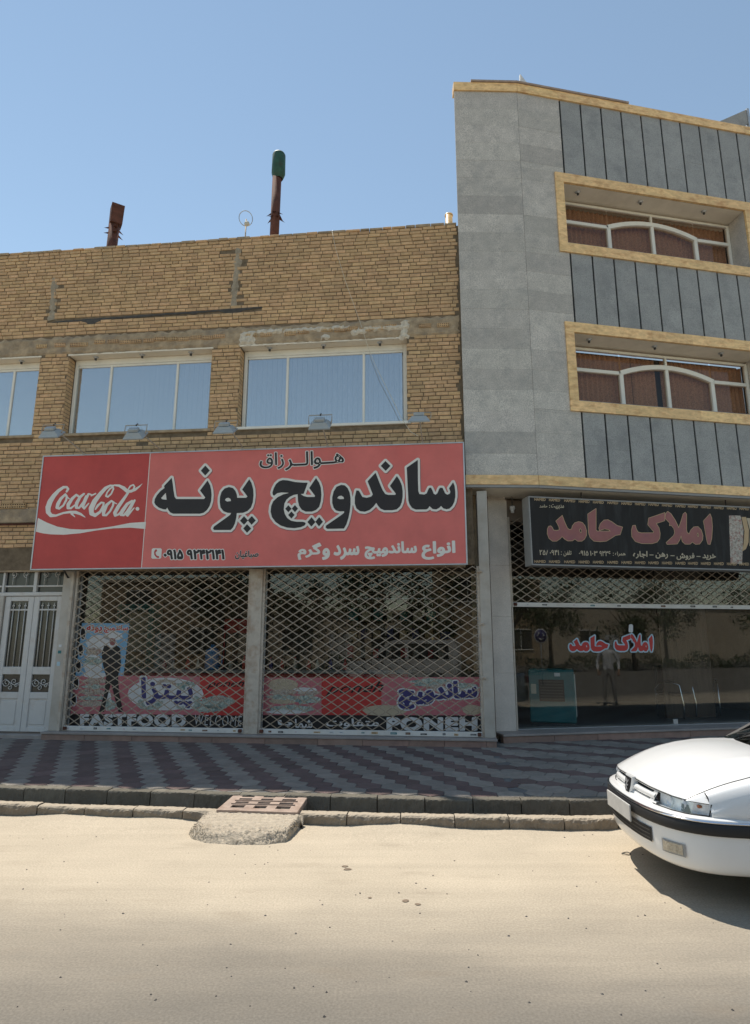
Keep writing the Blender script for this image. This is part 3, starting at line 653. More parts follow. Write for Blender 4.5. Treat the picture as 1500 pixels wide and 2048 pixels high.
mb.grid(rows, smooth=False); part('tar_strip', mb, m_tar, bb)
# hollow bricks showing in the beam zone: each with two rows of holes
def hollow_mesh():
    L, H, D = .215, .085, .02; mb = MB(); nx, nz_ = 6, 2; hw, hh = .017, .022
    xs_ = [0]; zs_ = [0]
    for i in range(nx): c_ = L*(i+.5)/nx; xs_ += [c_-hw/2, c_+hw/2]
    for j in range(nz_): c_ = H*(j+.5)/nz_; zs_ += [c_-hh/2, c_+hh/2]
    xs_.append(L); zs_.append(H)
    for i in range(len(xs_)-1):
        for j in range(len(zs_)-1):
            x0, x1, z0, z1 = xs_[i], xs_[i+1], zs_[j], zs_[j+1]
            if i % 2 and j % 2:
                mb.quad((x0, .06, z0), (x1, .06, z0), (x1, .06, z1), (x0, .06, z1), 1)
                mb.quad((x0, 0, z0), (x0, .06, z0), (x0, .06, z1), (x0, 0, z1), 1); mb.quad((x1, 0, z0), (x1, .06, z0), (x1, .06, z1), (x1, 0, z1), 1)
                mb.quad((x0, 0, z0), (x1, 0, z0), (x1, .06, z0), (x0, .06, z0), 1); mb.quad((x0, 0, z1), (x1, 0, z1), (x1, .06, z1), (x0, .06, z1), 1)
            else: mb.quad((x0, 0, z0), (x1, 0, z0), (x1, 0, z1), (x0, 0, z1))
    mb.quad((0, 0, 0), (0, .02, 0), (0, .02, H), (0, 0, H)); mb.quad((L, 0, 0), (L, .02, 0), (L, .02, H), (L, 0, H)); mb.quad((0, 0, H), (L, 0, H), (L, .02, H), (0, .02, H)); mb.quad((0, 0, 0), (L, 0, 0), (L, .02, 0), (0, .02, 0))
    return mb
hm = hollow_mesh().mesh('hollow_brick', (0, 0, 0), [m_brick, m_black])
zh = (Z_BAND0+Z_BAND1)/2-.02
for xs_ in ((58, 118), (118, 130), (150, 160), (165, 172), (190, 215), (218, 240), (243, 262), (263, 286), (290, 310), (312, 333), (335, 357), (358, 380), (384, 403), (407, 428), (430, 450), (487, 520), (520, 545), (566, 596), (597, 617), (642, 666), (668, 692), (693, 716), (718, 741), (743, 766), (768, 795), (832, 868), (875, 898)):
    u = U((xs_[0]+xs_[1])/2, 660)[0]
    inst('hollow_brick', hm, bb, (u-.105, -.027+rb.uniform(-.003, .003), zh+rb.uniform(-.02, .02)), (0, rb.uniform(-.02, .02), 0), (1, 1, .82))
# white plaster daubs above the middle window
for (xa, ya, xb, yb) in ((478, 662, 512, 690), (510, 655, 568, 672), (565, 650, 700, 668), (640, 668, 662, 680), (700, 655, 735, 672), (725, 648, 822, 664), (800, 640, 818, 678)):
    a, b = U(xa, yb), U(xb, ya)
    part('plaster_daub', lumpy(a[0], b[0], a[1], b[1], .03, int(xa), cell=.05, edge=.025, v=-.012), m_plaster_w, bb)
# ---- coping course on the parapet
r = random.Random(12); u = U_L
while u < U_R-.05:
    L = r.uniform(.17, .30); e = min(u+L, U_R-.01)
    part('coping_brick', MB().cbox(u, e-.008, -.012+r.uniform(-.01, .01), .22, Z_ROOF-.008+r.uniform(-.006, .004), Z_ROOF+.028+r.uniform(0, .018), .008), m_brick if r.random() < .5 else m_mortar2, bb); u = e
# ---- windows
def downlight(parent, u, v, z):
    mb = MB(); mb.lathe([(.052, -.002), (.052, -.012), (.034, -.014), (.030, -.03), (.0, -.045)], (u, v, z), n=16); mb.lathe([(.024, -.02), (.022, -.07), (.0, -.078)], (u, v, z), n=12, m=1)
    part('downlight', mb, [m_alu, m_dark], parent)
def window(h, muls, k):
    u0, u1, z0, z1 = h; vf = .205
    t = .075
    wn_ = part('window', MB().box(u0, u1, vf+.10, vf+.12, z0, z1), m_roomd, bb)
    # plastered soffit, sloping up to the frame head
    mb = MB(); mb.box(u0-.02, u1+.02, -.006, .26, z1-.006, z1+.022); part('soffit', mb, m_soffit, wn_)
    f = MB(); f.cbox(u0+.012, u0+t, vf, vf+.07, z0+.02, z1-.008, .006); f.cbox(u1-t, u1-.004, vf, vf+.07, z0+.02, z1-.008, .006)
    f.cbox(u0+t, u1-t, vf+.001, vf+.069, z1-t-.05, z1-.008, .006); f.cbox(u0+t, u1-t, vf+.001, vf+.069, z0+.02, z0+.07, .006)
    part('frame', f, m_upvc, wn_)
    f = MB()
    f.cbox(u0+t+.004, u1-t-.004, vf+.012, vf+.05, z1-t-.095, z1-t-.052, .004)
    part('sash_rail', f, m_upvc, wn_)
    for mu in muls: part('mullion', MB().cbox(mu-.022, mu+.022, vf+.008, vf+.055, z0+.072, z1-t-.052, .004), m_upvc, wn_)
    edges = [u0+t]+list(muls)+[u1-t]
    for a, b in zip(edges, edges[1:]):
        part('pane', MB().box(a+.024, b-.024, vf+.028, vf+.034, z0+.071, z1-t-.096), m_pane, wn_)
    n_ = int((u1-u0)/.10); bl = MB(); r = random.Random(k)
    for i in range(n_):
        c_ = u0+.06+(u1-u0-.12)*(i+.5)/n_; a = .28+r.uniform(-.05, .05); dx = .045*math.cos(a); dv = .045*math.sin(a)*2.2
        bl.quad((c_-dx, vf+.085-dv*.3, z0+.03), (c_+dx, vf+.085+dv*.3, z0+.03), (c_+dx, vf+.085+dv*.3, z1-.02), (c_-dx, vf+.085-dv*.3, z1-.02))
    part('blind', bl, m_blind, wn_, kind='stuff')
    s_ = MB(); s_.cbox(u0-.06, u1+.06, -.03, vf, z0-.045, z0+.008, .008); part('sill', s_, m_mortar2 if k else m_upvc, wn_)
    for q in (.17, .5, .84): downlight(wn_, u0+(u1-u0)*q, .10, z1-.004)
    return wn_
window(WINS[0], [U(573.5, 780, .2)[0], U(727.2, 770, .2)[0]], 0)
window(WINS[1], [U(216.5, 800, .2)[0], U(351, 790, .2)[0]], 1)
window(WINS[2], [WINS[2][0]+.85, U(21, 800, .2)[0]], 2)
# ---- ground floor: left door bay, posts, lintels
uDR = U(124, 1300)[0]                    # right side of the door opening
uP1 = (U(130, 1150)[0], U(152, 1150)[0]); uP2 = (U(503, 1140)[0], U(527, 1140)[0]); uP3 = (U(958, 1140)[0], U(977, 1140)[0])
STEP_Z = SW_Z+.125
part('lintel_beam', MB().box(U_L, U_R-.03, .02, .30, 3.02, 3.50), m_mortar2, bb)
mb = MB(); mb.cbox(uP1[0]-.01, uP1[1], -.02, .28, STEP_Z, 3.02, .006); part('pier', mb, m_pilaster, bb)
mb = MB(); mb.cbox(uP1[1]-.055, uP1[1]-.005, -.045, -.021, STEP_Z, 3.0, .004); part('shutter_rail', mb, m_rustw, bb)
mb = MB(); mb.cbox(uP2[0], uP2[1], -.03, .25, STEP_Z, 3.02, .006); part('pier', mb, m_rustw, bb)
mb = MB(); mb.cbox(uP3[0], uP3[1]+.015, -.03, .28, STEP_Z, 4.3, .006); part('pier', mb, m_pilaster, bb)
for k in (.9, 1.75, 2.6):
    part('bracket', MB().cbox(uP3[0]-.03, uP3[0]+.05, -.075, -.031, STEP_Z+k, STEP_Z+k+.035, .004), m_rustw, bb)
# steps: stone tread over pink riser slabs
part('tread', MB().cbox(uP1[0]-.05, uP3[1]+.03, -.17, .30, STEP_Z-.035, STEP_Z, .006), m_tread, bb)
u = uP1[0]-.04; r = random.Random(5)
while u < uP3[1]:
    e = min(u+r.uniform(.55, .9), uP3[1]+.02); part('riser_slab', MB().cbox(u, e-.004, -.15+r.uniform(-.003, .003), .0, SW_Z-.03, STEP_Z-.036, .004), m_step, bb); u = e
part('threshold', MB().cbox(U_L, uP1[0]-.055, -.06, .30, SW_Z-.05, SW_Z+.06, .008), m_tread, bb)
# wall over the door: pale lintel, pipe, hollow blocks
zl0, zl1 = U(40, 1046)[1], U(40, 1018)[1]
part('door_lintel', MB().cbox(U_L, U(86, 1040)[0]+.25, -.02, .29, zl0, zl1, .01), m_mortar2, bb)
part('conduit', MB().tube([(U_L, -.05, zl0-.03), (U(90, 1050)[0]+.25, -.05, zl0-.03)], .018), m_rust, bb)
for x in (8, 36): inst('hollow_brick', hm, bb, (U(x, 1010)[0]-.1, -.03, zl1+.01), (0, 0, 0), (1.25, 1, 1.1))
# ---- interior of the sandwich shop
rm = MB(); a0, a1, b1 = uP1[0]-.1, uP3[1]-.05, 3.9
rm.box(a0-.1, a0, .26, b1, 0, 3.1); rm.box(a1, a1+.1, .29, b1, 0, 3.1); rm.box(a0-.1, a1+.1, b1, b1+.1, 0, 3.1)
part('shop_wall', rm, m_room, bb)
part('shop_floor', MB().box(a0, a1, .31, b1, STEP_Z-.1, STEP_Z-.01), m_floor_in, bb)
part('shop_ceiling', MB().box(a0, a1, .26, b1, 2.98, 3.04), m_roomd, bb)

# ------------------------------------------------------------------ metal double door on the left
zD1 = U(60, 1193, .1)[1]; zT1 = U(60, 1050, .1)[1]; zD0 = SW_Z+.06
xm = U(58, 1300, .1)[0]; xr = U(117, 1300, .1)[0]; lw = xr-xm
door = thing('metal_double_door', 'white double metal door with scrollwork panels beside the brick shop', 'door', BR, (xm, .1, zD0))
def spiral(mb, cu, cz, r0, turns, a0, v, sgn=1, rr_=.006, n=22):
    mb.tube([(cu+r0*(1-.78*i/n)*math.cos(a0+sgn*turns*2*math.pi*i/n), v, cz+r0*(1-.78*i/n)*math.sin(a0+sgn*turns*2*math.pi*i/n)) for i in range(n+1)], rr_, n=6, caps=True)
part('jamb', MB().cbox(xm-2.4*lw, xm-lw-.005, .05, .17, zD0, zD1+.009, .006), m_pilaster, door)
f = MB(); f.cbox(xr+.005, xr+.075, .06, .16, zD0, zT1, .006); f.cbox(xm-2.2*lw, xr+.075, .06, .16, zT1, zT1+.07, .006); f.cbox(xm-2.2*lw, xr+.004, .065, .155, zD1+.01, zD1+.075, .006)
f.cbox(xm-.035, xm+.03, .07, .15, zD1+.076, zT1-.001, .006); f.cbox(xm-1.15*lw, xm-1.08*lw, .07, .15, zD1+.076, zT1-.001, .006)
f.cbox(xm-2.2*lw, xr, .095, .125, zD1+.17, zD1+.20, .004); f.cbox(xm-2.2*lw, xr, .095, .125, zT1-.16, zT1-.14, .004)
part('frame', f, m_door, door)
part('side_wall', MB().cbox(U_L, xm-2.41*lw, .0, .3, SW_Z-.05, 3.02, .01), m_pilaster, bb)
part('transom_glass', MB().box(xm-2.2*lw, xr, .128, .134, zD1+.02, zT1-.01), m_doorglass, door)
for c_ in (xm+lw*.52, xm-lw*.58):
    s_ = MB(); zc = (zD1+.2+zT1-.16)/2; v = .09; q = (zT1-zD1)/2
    for sx in (-1, 1):
        spiral(s_, c_+sx*.10, zc+q*.36, .055, 1.2, math.pi/2, v, sx); spiral(s_, c_+sx*.10, zc+q*.16, .05, 1.2, -math.pi/2, v, -sx)
        spiral(s_, c_+sx*.10, zc-q*.26, .055, 1.2, math.pi/2, v, sx); spiral(s_, c_+sx*.12, zc-q*.42, .06, 1.25, -math.pi/2, v, -sx)
        s_.tube([(c_+sx*.045, v, zc+q*.28), (c_+sx*.01, v, zc), (c_+sx*.05, v, zc-q*.30)], .006, n=6)
    for k in (-.13, .13): s_.tube([(c_+k, v, zD1+.2), (c_+k, v, zc-q*.40)], .005, n=6)
    part('transom_scroll', s_, m_door, door)
for k, (a, b) in enumerate(((xm+.006, xr), (xm-lw+.006, xm), )):
    H = zD1-zD0; zz = lambda q: zD0+H*q
    st = .095*lw/.5
    l_ = MB()
    l_.cbox(a, a+st, .085, .135, zz(.012), zz(1), .006); l_.cbox(b-st, b, .085, .135, zz(.012), zz(1), .006)
    for q0, q1 in ((.012, .045), (.245, .292), (.42, .475), (.965, 1.0)): l_.cbox(a+st, b-st, .086, .134, zz(q0), zz(q1), .006)
    lf = part('leaf', l_, m_door, door)
    part('leaf_panel', MB().cbox(a+st+.02, b-st-.02, .095, .12, zz(.06), zz(.232), .012).box(a+st, b-st, .106, .13, zz(.045), zz(.246)), m_door, lf)
    part('leaf_glass', MB().box(a+st, b-st, .118, .124, zz(.29), zz(.97)), m_doorglass, lf)
    n_ = 3
    for i in range(n_):
        u = a+st+(b-a-2*st)*(i+.5)/n_
        g = MB(); g.tube([(u, .100, zz(.475)), (u, .100, zz(.925))], .0075, n=6); g.tube([(u, .100, zz(.925)), (u, .1, zz(.955))], [.012, .001], n=6); g.cbox(u-.022, u+.022, .095, .105, zz(.925), zz(.934), .002)
        part('bar', g, m_door, lf)
    part('cross_bar', MB().cbox(a+st, b-st, .094, .106, zz(.893), zz(.905), .002), m_door, lf)
    g = MB(); zc = zz(.355); c_ = (a+b)/2
    spiral(g, c_-.08, zc+.01, .07, 1.3, math.pi, .1, 1, .0065); spiral(g, c_+.06, zc+.03, .055, 1.2, -math.pi/2, .1, -1, .0065); spiral(g, c_+.11, zc-.035, .04, 1.2, 0, .1, 1, .006); spiral(g, c_-.01, zc-.07, .045, 1.2, math.pi/2, .1, -1, .006)
    g.tube([(a+st, .1, zc+.02), (c_-.1, .1, zc+.07), (c_, .1, zc), (c_+.08, .1, zc-.03), (b-st, .1, zc+.02)], .0065, n=6)
    part('scroll', g, m_door, lf)
for q in (.12, .8):
    part('hinge', MB().tube([(xr+.003, .078, zD0+q*(zD1-zD0)), (xr+.003, .078, zD0+q*(zD1-zD0)+.13)], .013, n=8), m_rustw, door)
for q, (w_, h_), c_ in ((.50, (.055, .07), m_glowl), (.585, (.06, .05), m_teal), (.63, (.05, .045), m_printw)):
    zc = zD0+q*(zD1-zD0); uc = uP1[0]+.06
    solo('wall_sticker', MB().box(uc-w_/2, uc+w_/2, -.0245, -.0215, zc-h_/2, zc+h_/2), c_, BR, (uc, -.022, zc), {0.5: 'pale blue notice stuck lowest on the post beside the white door', .585: 'small teal sticker on the post beside the white door', .63: 'small white sticker above the teal one on the door post'}[q], 'sticker')

# ------------------------------------------------------------------ rolling lattice shutters
def shutter(fr, u0, u1, zb, zt, v, label, nst, seed, dw=.225, dh=.142):
    t = thing('rolling_shutter', label, 'shutter', fr, ((u0+u1)/2, v, zb))
    la = MB(); r = random.Random(seed)
    k = dh/dw; H = zt-zb-.085; z0 = zb+.085; z1 = zt
    for fam, dv in ((1, -.004), (-1, .004)):
        i0 = int(math.floor(-(H/k)/dw))-1 if fam > 0 else 0; n_ = int((u1-u0)/dw+H/k/dw)+3
        for i in range(n_):
            us = u0+(i0+i+.25)*dw if fam > 0 else u0+(i+.25)*dw
            ua, za, ub_, zb_ = us, z0, us+fam*(z1-z0)/k, z1
            # clip to u0..u1
            lo, hi = min(ua, ub_), max(ua, ub_)
            if hi <= u0 or lo >= u1: continue
            def at(u): return za+(u-ua)*(zb_-za)/(ub_-ua)
            pa, pb = (ua, za), (ub_, zb_)
            if pa[0] < u0: pa = (u0, at(u0))
            if pa[0] > u1: pa = (u1, at(u1))
            if pb[0] < u0: pb = (u0, at(u0))
            if pb[0] > u1: pb = (u1, at(u1))
            if abs(pb[1]-pa[1]) < .02: continue
            la.bar((pa[0]+r.uniform(-.006, .006), v+dv, pa[1]), (pb[0]+r.uniform(-.006, .006), v+dv, pb[1]), .0145, .004)
    part('lattice', la, m_lattice, t)
    rv = MB(); j = 0; z = z0
    nodes = []
    while z < z1:
        u = u0+.25*dw+(.5*dw if j % 2 else 0)
        while u < u1: nodes.append((u, z)); u += dw
        z += dh/2; j += 1
    for u, z in nodes: rv.add([(u-.010, v-.007, z), (u, v-.007, z-.010), (u+.010, v-.007, z), (u, v-.007, z+.010), (u, v-.0105, z)], [(0, 1, 4), (1, 2, 4), (2, 3, 4), (3, 0, 4)])
    part('rivets', rv, m_rustw, t, kind='stuff')
    bar_ = part('bottom_bar', MB().cbox(u0+.004, u1-.004, v-.022, v+.022, zb+.005, zb+.082, .005), m_white, t)
    for q in range(nst):
        x = u0+(u1-u0)*(q+.5+r.uniform(-.25, .25))/nst; w_ = r.uniform(.04, .11); h_ = r.uniform(.018, .034); zc = zb+.043+r.uniform(-.006, .006)
        if u0+.05 < x-w_/2 and x+w_/2 < u1-.05:
            mb2 = MB().box(x-w_/2, x+w_/2, v-.0245, v-.0225, zc-h_/2, zc+h_/2)
            for i in range(2): mb2.box(x-w_*.38, x+w_*r.uniform(.1, .36), v-.0258, v-.0248, zc-h_*.22+i*h_*.3, zc-h_*.12+i*h_*.3, 1)
            a = r.choice([(m_printblk, m_printw), (m_printw, m_printblk), (m_rust, m_hcream), (m_teal, m_printw), (m_hgold, m_printblk), (m_printw, m_red)])
            part('sticker', mb2, a, bar_)
    for u in (u0-.012, u1+.012): part('guide_rail', MB().cbox(u-.022, u+.022, v-.02, v+.03, zb, zt, .004), m_rustw, t)
    for u in (u0+.04, u1-.05): part('padlock', MB().cbox(u-.03, u+.03, v-.06, v-.0225, zb+.02, zb+.075, .008), m_rust, t)
    return t
shutter(BR, uP1[1]+.04, uP2[0]-.03, STEP_Z, 3.02, .02, 'closed lattice shutter in front of the FASTFOOD window lettering', 13, 1)
shutter(BR, uP2[1]+.03, uP3[0]-.03, STEP_Z, 3.02, .02, 'closed lattice shutter in front of the PONEH window lettering', 14, 2)

# ------------------------------------------------------------------ shop windows with printed vinyl
GV = .16
def window_pane(label, u0, u1):
    t = thing('shop_window', label, 'shop window', BR, ((u0+u1)/2, GV, STEP_Z))
    part('pane', MB().box(u0, u1, GV, GV+.008, STEP_Z, 2.98), m_shopglass, t)
    f = MB(); f.cbox(u0, u0+.035, GV-.02, GV+.028, STEP_Z+.001, 2.98, .004); f.cbox(u1-.035, u1, GV-.02, GV+.028, STEP_Z+.001, 2.98, .004)
    part('frame', f, m_alu, t); return t
LY = [0]
def G(x, y): u, z = BR.uv(x, y, GV-.004-LY[0]*.0012); return (u, GV-.004-LY[0]*.0012, z)
def flat(name, parent, mtl, *polys, lay=1):
    LY[0] = lay; mb = MB()
    for p in polys: fill(mb, [list(p)], G)
    return part(name, mb, mtl, parent)
def ell(cx, cy, rx, ry, n=22, wob=0, seed=0):
    r = random.Random(seed); return [(cx+rx*(1+r.uniform(-wob, wob))*math.cos(2*math.pi*i/n), cy+ry*(1+r.uniform(-wob, wob))*math.sin(2*math.pi*i/n)) for i in range(n)]
def words(name, parent, mtl, txt, a, b, lay=3, **k):
    LY[0] = lay; return part(name, text_px(MB(), txt, a, None, b, None, G, **k), mtl, parent)
PIZZA = fa(0xFB58, 0xFBFF, 0xFE98, 0xFEB0, 0xFE8D)
SANDWICH = fa(0xFEB3, 0xFE8E, 0xFEE7, 0xFEAA, 0xFEED, 0xFBFF, 0xFB7B)
PONEH_FA = fa(0xFB58, 0xFEEE, 0xFEE7, 0xFEEA)
MOTAF = fa(0xFEE3, 0xFE98, 0xFED4, 0xFE8E, 0xFEED, 0xFE95)
w1 = window_pane('shop window behind the FASTFOOD lettering with red food banner', uP1[1]+.01, uP2[0])
flat('black_strip', w1, m_printblk, [(137, 1428), (490, 1431), (489, 1463), (130, 1459)])
flat('banner', w1, m_pinkp, [(240, 1351), (400, 1353), (400, 1430), (232, 1428)])
flat('banner', w1, m_red, [(400, 1353), (491, 1355), (490, 1431), (400, 1430)])
flat('printed_plate', w1, m_printw, ell(331, 1388, 76, 33), lay=2)
flat('printed_food', w1, m_foodg, ell(375, 1405, 28, 14, wob=.2, seed=2), ell(300, 1408, 26, 12, wob=.2, seed=3), ell(372, 1372, 20, 9, wob=.25, seed=4), lay=3)
flat('printed_food', w1, m_food, ell(330, 1366, 22, 6, wob=.2, seed=5), lay=3)
flat('printed_food', w1, m_foodg, ell(432, 1405, 34, 13, wob=.22, seed=6), ell(418, 1417, 26, 8, wob=.22, seed=7), lay=2)
flat('printed_food', w1, m_food, ell(437, 1398, 14, 5, wob=.3, seed=8), lay=3)
words('lettering_outline', w1, m_printw, PIZZA, (282, 1354, 1414), (386, 1356, 1417), lay=4, bold=.03, grow=.055)
words('lettering', w1, m_navy, PIZZA, (282, 1354, 1414), (386, 1356, 1417), lay=5, bold=.03)
words('script', w1, m_printblk, 'poneh', (413, 1360, 1379), (489, 1359, 1378), lay=3, shear=.45, bold=.012)
words('lettering', w1, m_printw, 'FASTFOOD', (160, 1427, 1452), (372, 1428, 1454), lay=2, bold=.055, spread=1.12)
words('lettering', w1, m_printw, 'WELCOME', (390, 1429, 1450), (484, 1432, 1453), lay=2, bold=-.012, shear=.2, spread=1.25)
pz = flat('poster', w1, m_blueL, [(164, 1246), (259, 1247), (247, 1352), (233, 1428), (141, 1428)], lay=2)
flat('poster_base', w1, m_pinkp, [(150, 1352), (247, 1352), (233, 1428), (141, 1428)], lay=3)
flat('poster_side', w1, m_printw, *[ell(166-i*4.6, 1267+i*33, 6.5, 14) for i in range(5)], lay=4)
flat('poster_letter', w1, m_printblk, *[ell(166-i*4.6, 1267+i*33, 4.6, 11.5) for i in range(5)], lay=5)
flat('poster_cloud', w1, m_printw, ell(203, 1286, 32, 16, wob=.12, seed=11), ell(186, 1332, 18, 26, wob=.15, seed=12), ell(226, 1272, 20, 9, wob=.1, seed=14), lay=3)
flat('poster_food', w1, m_food, ell(187, 1303, 16, 7, wob=.2, seed=15), ell(190, 1362, 26, 6, wob=.15, seed=16), ell(186, 1384, 27, 6, wob=.15, seed=17), ell(184, 1407, 28, 6, wob=.15, seed=18), lay=5)
flat('poster_food', w1, m_foodg, ell(186, 1323, 18, 8, wob=.25, seed=19), ell(188, 1373, 26, 4.5, wob=.2, seed=20), ell(184, 1396, 27, 5, wob=.2, seed=21), ell(220, 1410, 14, 10, wob=.2, seed=22), lay=6)
flat('poster_food', w1, m_printw, ell(191, 1350, 25, 6, wob=.1, seed=25), ell(214, 1398, 8, 22, wob=.1, seed=27), lay=4)
# printed figure in dark work clothes
flat('poster_figure', w1, m_printblk, [(208, 1292), (216, 1290), (222, 1300), (232, 1290), (240, 1296), (242, 1330), (236, 1352), (238, 1384), (246, 1424), (237, 1424), (227, 1386), (222, 1366), (215, 1392), (208, 1424), (198, 1424), (209, 1384), (212, 1352), (206, 1330), (203, 1308)], lay=7)
flat('poster_figure_head', w1, m_hpink, ell(225, 1283, 6, 8), lay=7)
flat('poster_figure_hat', w1, m_printw, [(217, 1276), (216, 1266), (221, 1262), (229, 1261), (235, 1265), (233, 1277)], lay=8)
LY[0] = 4
words('poster_title_outline', w1, m_printw, SANDWICH, (208, 1250, 1266), (256, 1250, 1266), lay=4, bold=.03, grow=.07)
words('poster_title', w1, m_red, SANDWICH, (208, 1250, 1266), (256, 1250, 1266), lay=5, bold=.03)
words('poster_title_outline', w1, m_printw, PONEH_FA, (173, 1250, 1267), (204, 1250, 1267), lay=4, bold=.03, grow=.07)
words('poster_title', w1, m_red, PONEH_FA, (173, 1250, 1267), (204, 1250, 1267), lay=5, bold=.03)
w2 = window_pane('shop window behind the PONEH lettering with burger banner', uP2[1], uP3[0]-.01)
flat('black_strip', w2, m_printblk, [(524, 1430), (963, 1431), (964, 1465), (522, 1464)])
flat('banner', w2, m_pinkp, [(527, 1355), (643, 1355), (643, 1430), (526, 1430)])
flat('banner', w2, m_red, [(643, 1355), (763, 1355), (763, 1430), (643, 1430)])
flat('banner', w2, m_pinkp, [(763, 1355), (962, 1354), (963, 1431), (763, 1430)])
flat('printed_bun', w2, m_hcream, ell(566, 1370, 30, 13, wob=.03), ell(566, 1402, 28, 6), lay=2)
flat('printed_food', w2, m_food, ell(566, 1385, 29, 6, wob=.12, seed=31), ell(617, 1385, 22, 6, wob=.12, seed=32), lay=3)
flat('printed_food', w2, m_foodg, ell(563, 1394, 30, 5, wob=.2, seed=33), ell(612, 1399, 28, 9, wob=.2, seed=34), ell(580, 1418, 46, 8, wob=.15, seed=35), lay=4)
flat('printed_food', w2, m_printw, ell(610, 1379, 24, 4, wob=.1, seed=36), ell(572, 1424, 40, 4, wob=.1, seed=38), lay=5)
flat('printed_bun', w2, m_hcream, ell(770, 1421, 44, 11, wob=.04), ell(945, 1420, 20, 10), lay=2)
flat('printed_food', w2, m_foodg, ell(870, 1366, 50, 9, wob=.2, seed=41), ell(920, 1375, 40, 9, wob=.2, seed=42), lay=2)
flat('printed_food', w2, m_food, ell(880, 1376, 28, 7, wob=.2, seed=43), lay=3)
words('script', w2, m_printblk, 'poneh', (650, 1368, 1394), (768, 1362, 1390), lay=3, shear=.45, bold=.012)
words('lettering_outline', w2, m_printw, SANDWICH, (796, 1366, 1420), (955, 1360, 1412), lay=4, bold=.06, grow=.06)
words('lettering', w2, m_navy, SANDWICH, (796, 1366, 1420), (955, 1360, 1412), lay=5, bold=.06)
words('lettering', w2, m_printw, 'PONEH', (773, 1434, 1462), (955, 1434, 1462), lay=2, bold=.06, spread=1.1)
for t_, a, b in ((MOTAF, (652, 1437, 1457), (758, 1437, 1457)), (fa(0xFEEF+1 if False else 0xFE91, 0xFE8E), (555, 1440, 1453), (585, 1440, 1453)), (fa(0xFEB7, 0xFEE4, 0xFE8E), (590, 1438, 1456), (625, 1438, 1456))):
    words('lettering', w2, m_printw, t_, a, b, lay=2, bold=.02); words('lettering_core', w2, m_printblk, t_, a, b, lay=3, bold=-.008) if False else None
# inside the sandwich shop
def bottle(u, v, z, h, r, c_, lab):
    mb = MB().lathe([(0, 0), (r, 0), (r, h*.6), (r*.38, h*.78), (r*.38, h), (0, h)], (u, v, z), n=10); mb.lathe([(r*.42, h*.94), (r*.42, h*1.03), (0, h*1.03)], (u, v, z), n=10, m=1)
    solo('bottle', mb, [c_, m_red], BR, (u, v, z), lab, 'bottle', 'bottles inside the sandwich shop')
cz = STEP_Z
t = thing('shop_counter', 'low counter standing behind the red window banners', 'counter', BR, (-2.8, 1.2, cz))
part('counter_top', MB().cbox(uP1[1]+.5, uP3[0]-1.2, .9, 1.5, cz+.92, cz+.97, .008), m_tread, t); part('counter_front', MB().box(uP1[1]+.55, uP3[0]-1.25, .95, 1.0, cz, cz+.919), m_red, t)
t = thing('display_cabinet', 'glass-front cabinet with teal frame inside the sandwich shop', 'cabinet', BR, (U(270, 1300, 1.9)[0], 1.9, cz))
ua, ub_ = U(232, 1260, 1.9)[0], U(306, 1260, 1.9)[0]; za, zb = cz+.9, U(270, 1208, 1.9)[1]
mb = MB(); mb.cbox(ua, ua+.08, 1.88, 2.3, cz, zb, .006); mb.cbox(ub_-.12, ub_, 1.88, 2.3, cz, zb, .006); mb.cbox(ua+.08, ub_-.12, 1.88, 2.3, zb-.13, zb, .006); mb.cbox(ua+.08, ub_-.12, 1.88, 2.3, cz, cz+1.0, .006)
part('case', mb, m_cyan, t); part('back', MB().box(ua+.08, ub_-.12, 2.26, 2.29, cz+1, zb-.13), m_cream, t)
for k in (.25, .55): part('shelf', MB().box(ua+.08, ub_-.12, 1.93, 2.25, cz+1+k*(zb-cz-1.1), cz+1.02+k*(zb-cz-1.1)), m_printw, t)
uj, zj = U(425, 1315, 1.15); t = thing('water_jug', 'blue water jug standing on the shop counter', 'jug', BR, (uj, 1.15, cz+.97))
part('body', MB().lathe([(0, 0), (.13, 0), (.14, .02), (.14, .30), (.12, .35), (.05, .40), (.04, .46), (0, .46)], (uj, 1.15, cz+.97), n=20), m_jug, t); part('handle', MB().tube([(uj+.13, 1.1, cz+1.24), (uj+.21, 1.08, cz+1.22), (uj+.21, 1.08, cz+1.06), (uj+.13, 1.1, cz+1.03)], .014), m_jug, t)
r = random.Random(8)
for i in range(16):
    u = uP1[1]+1.2+i*.23+r.uniform(-.05, .05)
    if abs(u-uj) < .25 or u > uP3[0]-1.35: continue
    c_ = [m_red, m_food, m_red, m_cream, m_navy][i % 5]
    bottle(u, 1.05+r.uniform(0, .25), cz+.97, r.uniform(.16, .26), .04, c_, ['small red bottle lined up on the sandwich counter', 'small mottled brown jar on the sandwich counter', 'small red bottle lined up on the sandwich counter', 'small cream bottle lined up on the sandwich counter', 'small dark blue bottle on the sandwich counter'][i % 5])
t = thing('wall_shelf', 'wall shelving stacked with packets at the back of the sandwich shop', 'shelf', BR, (-.9, 3.5, cz))
for k in (1.1, 1.5, 1.9): part('shelf_board', MB().box(-2.2, .3, 3.5, 3.85, cz+k, cz+k+.03), m_wood, t)
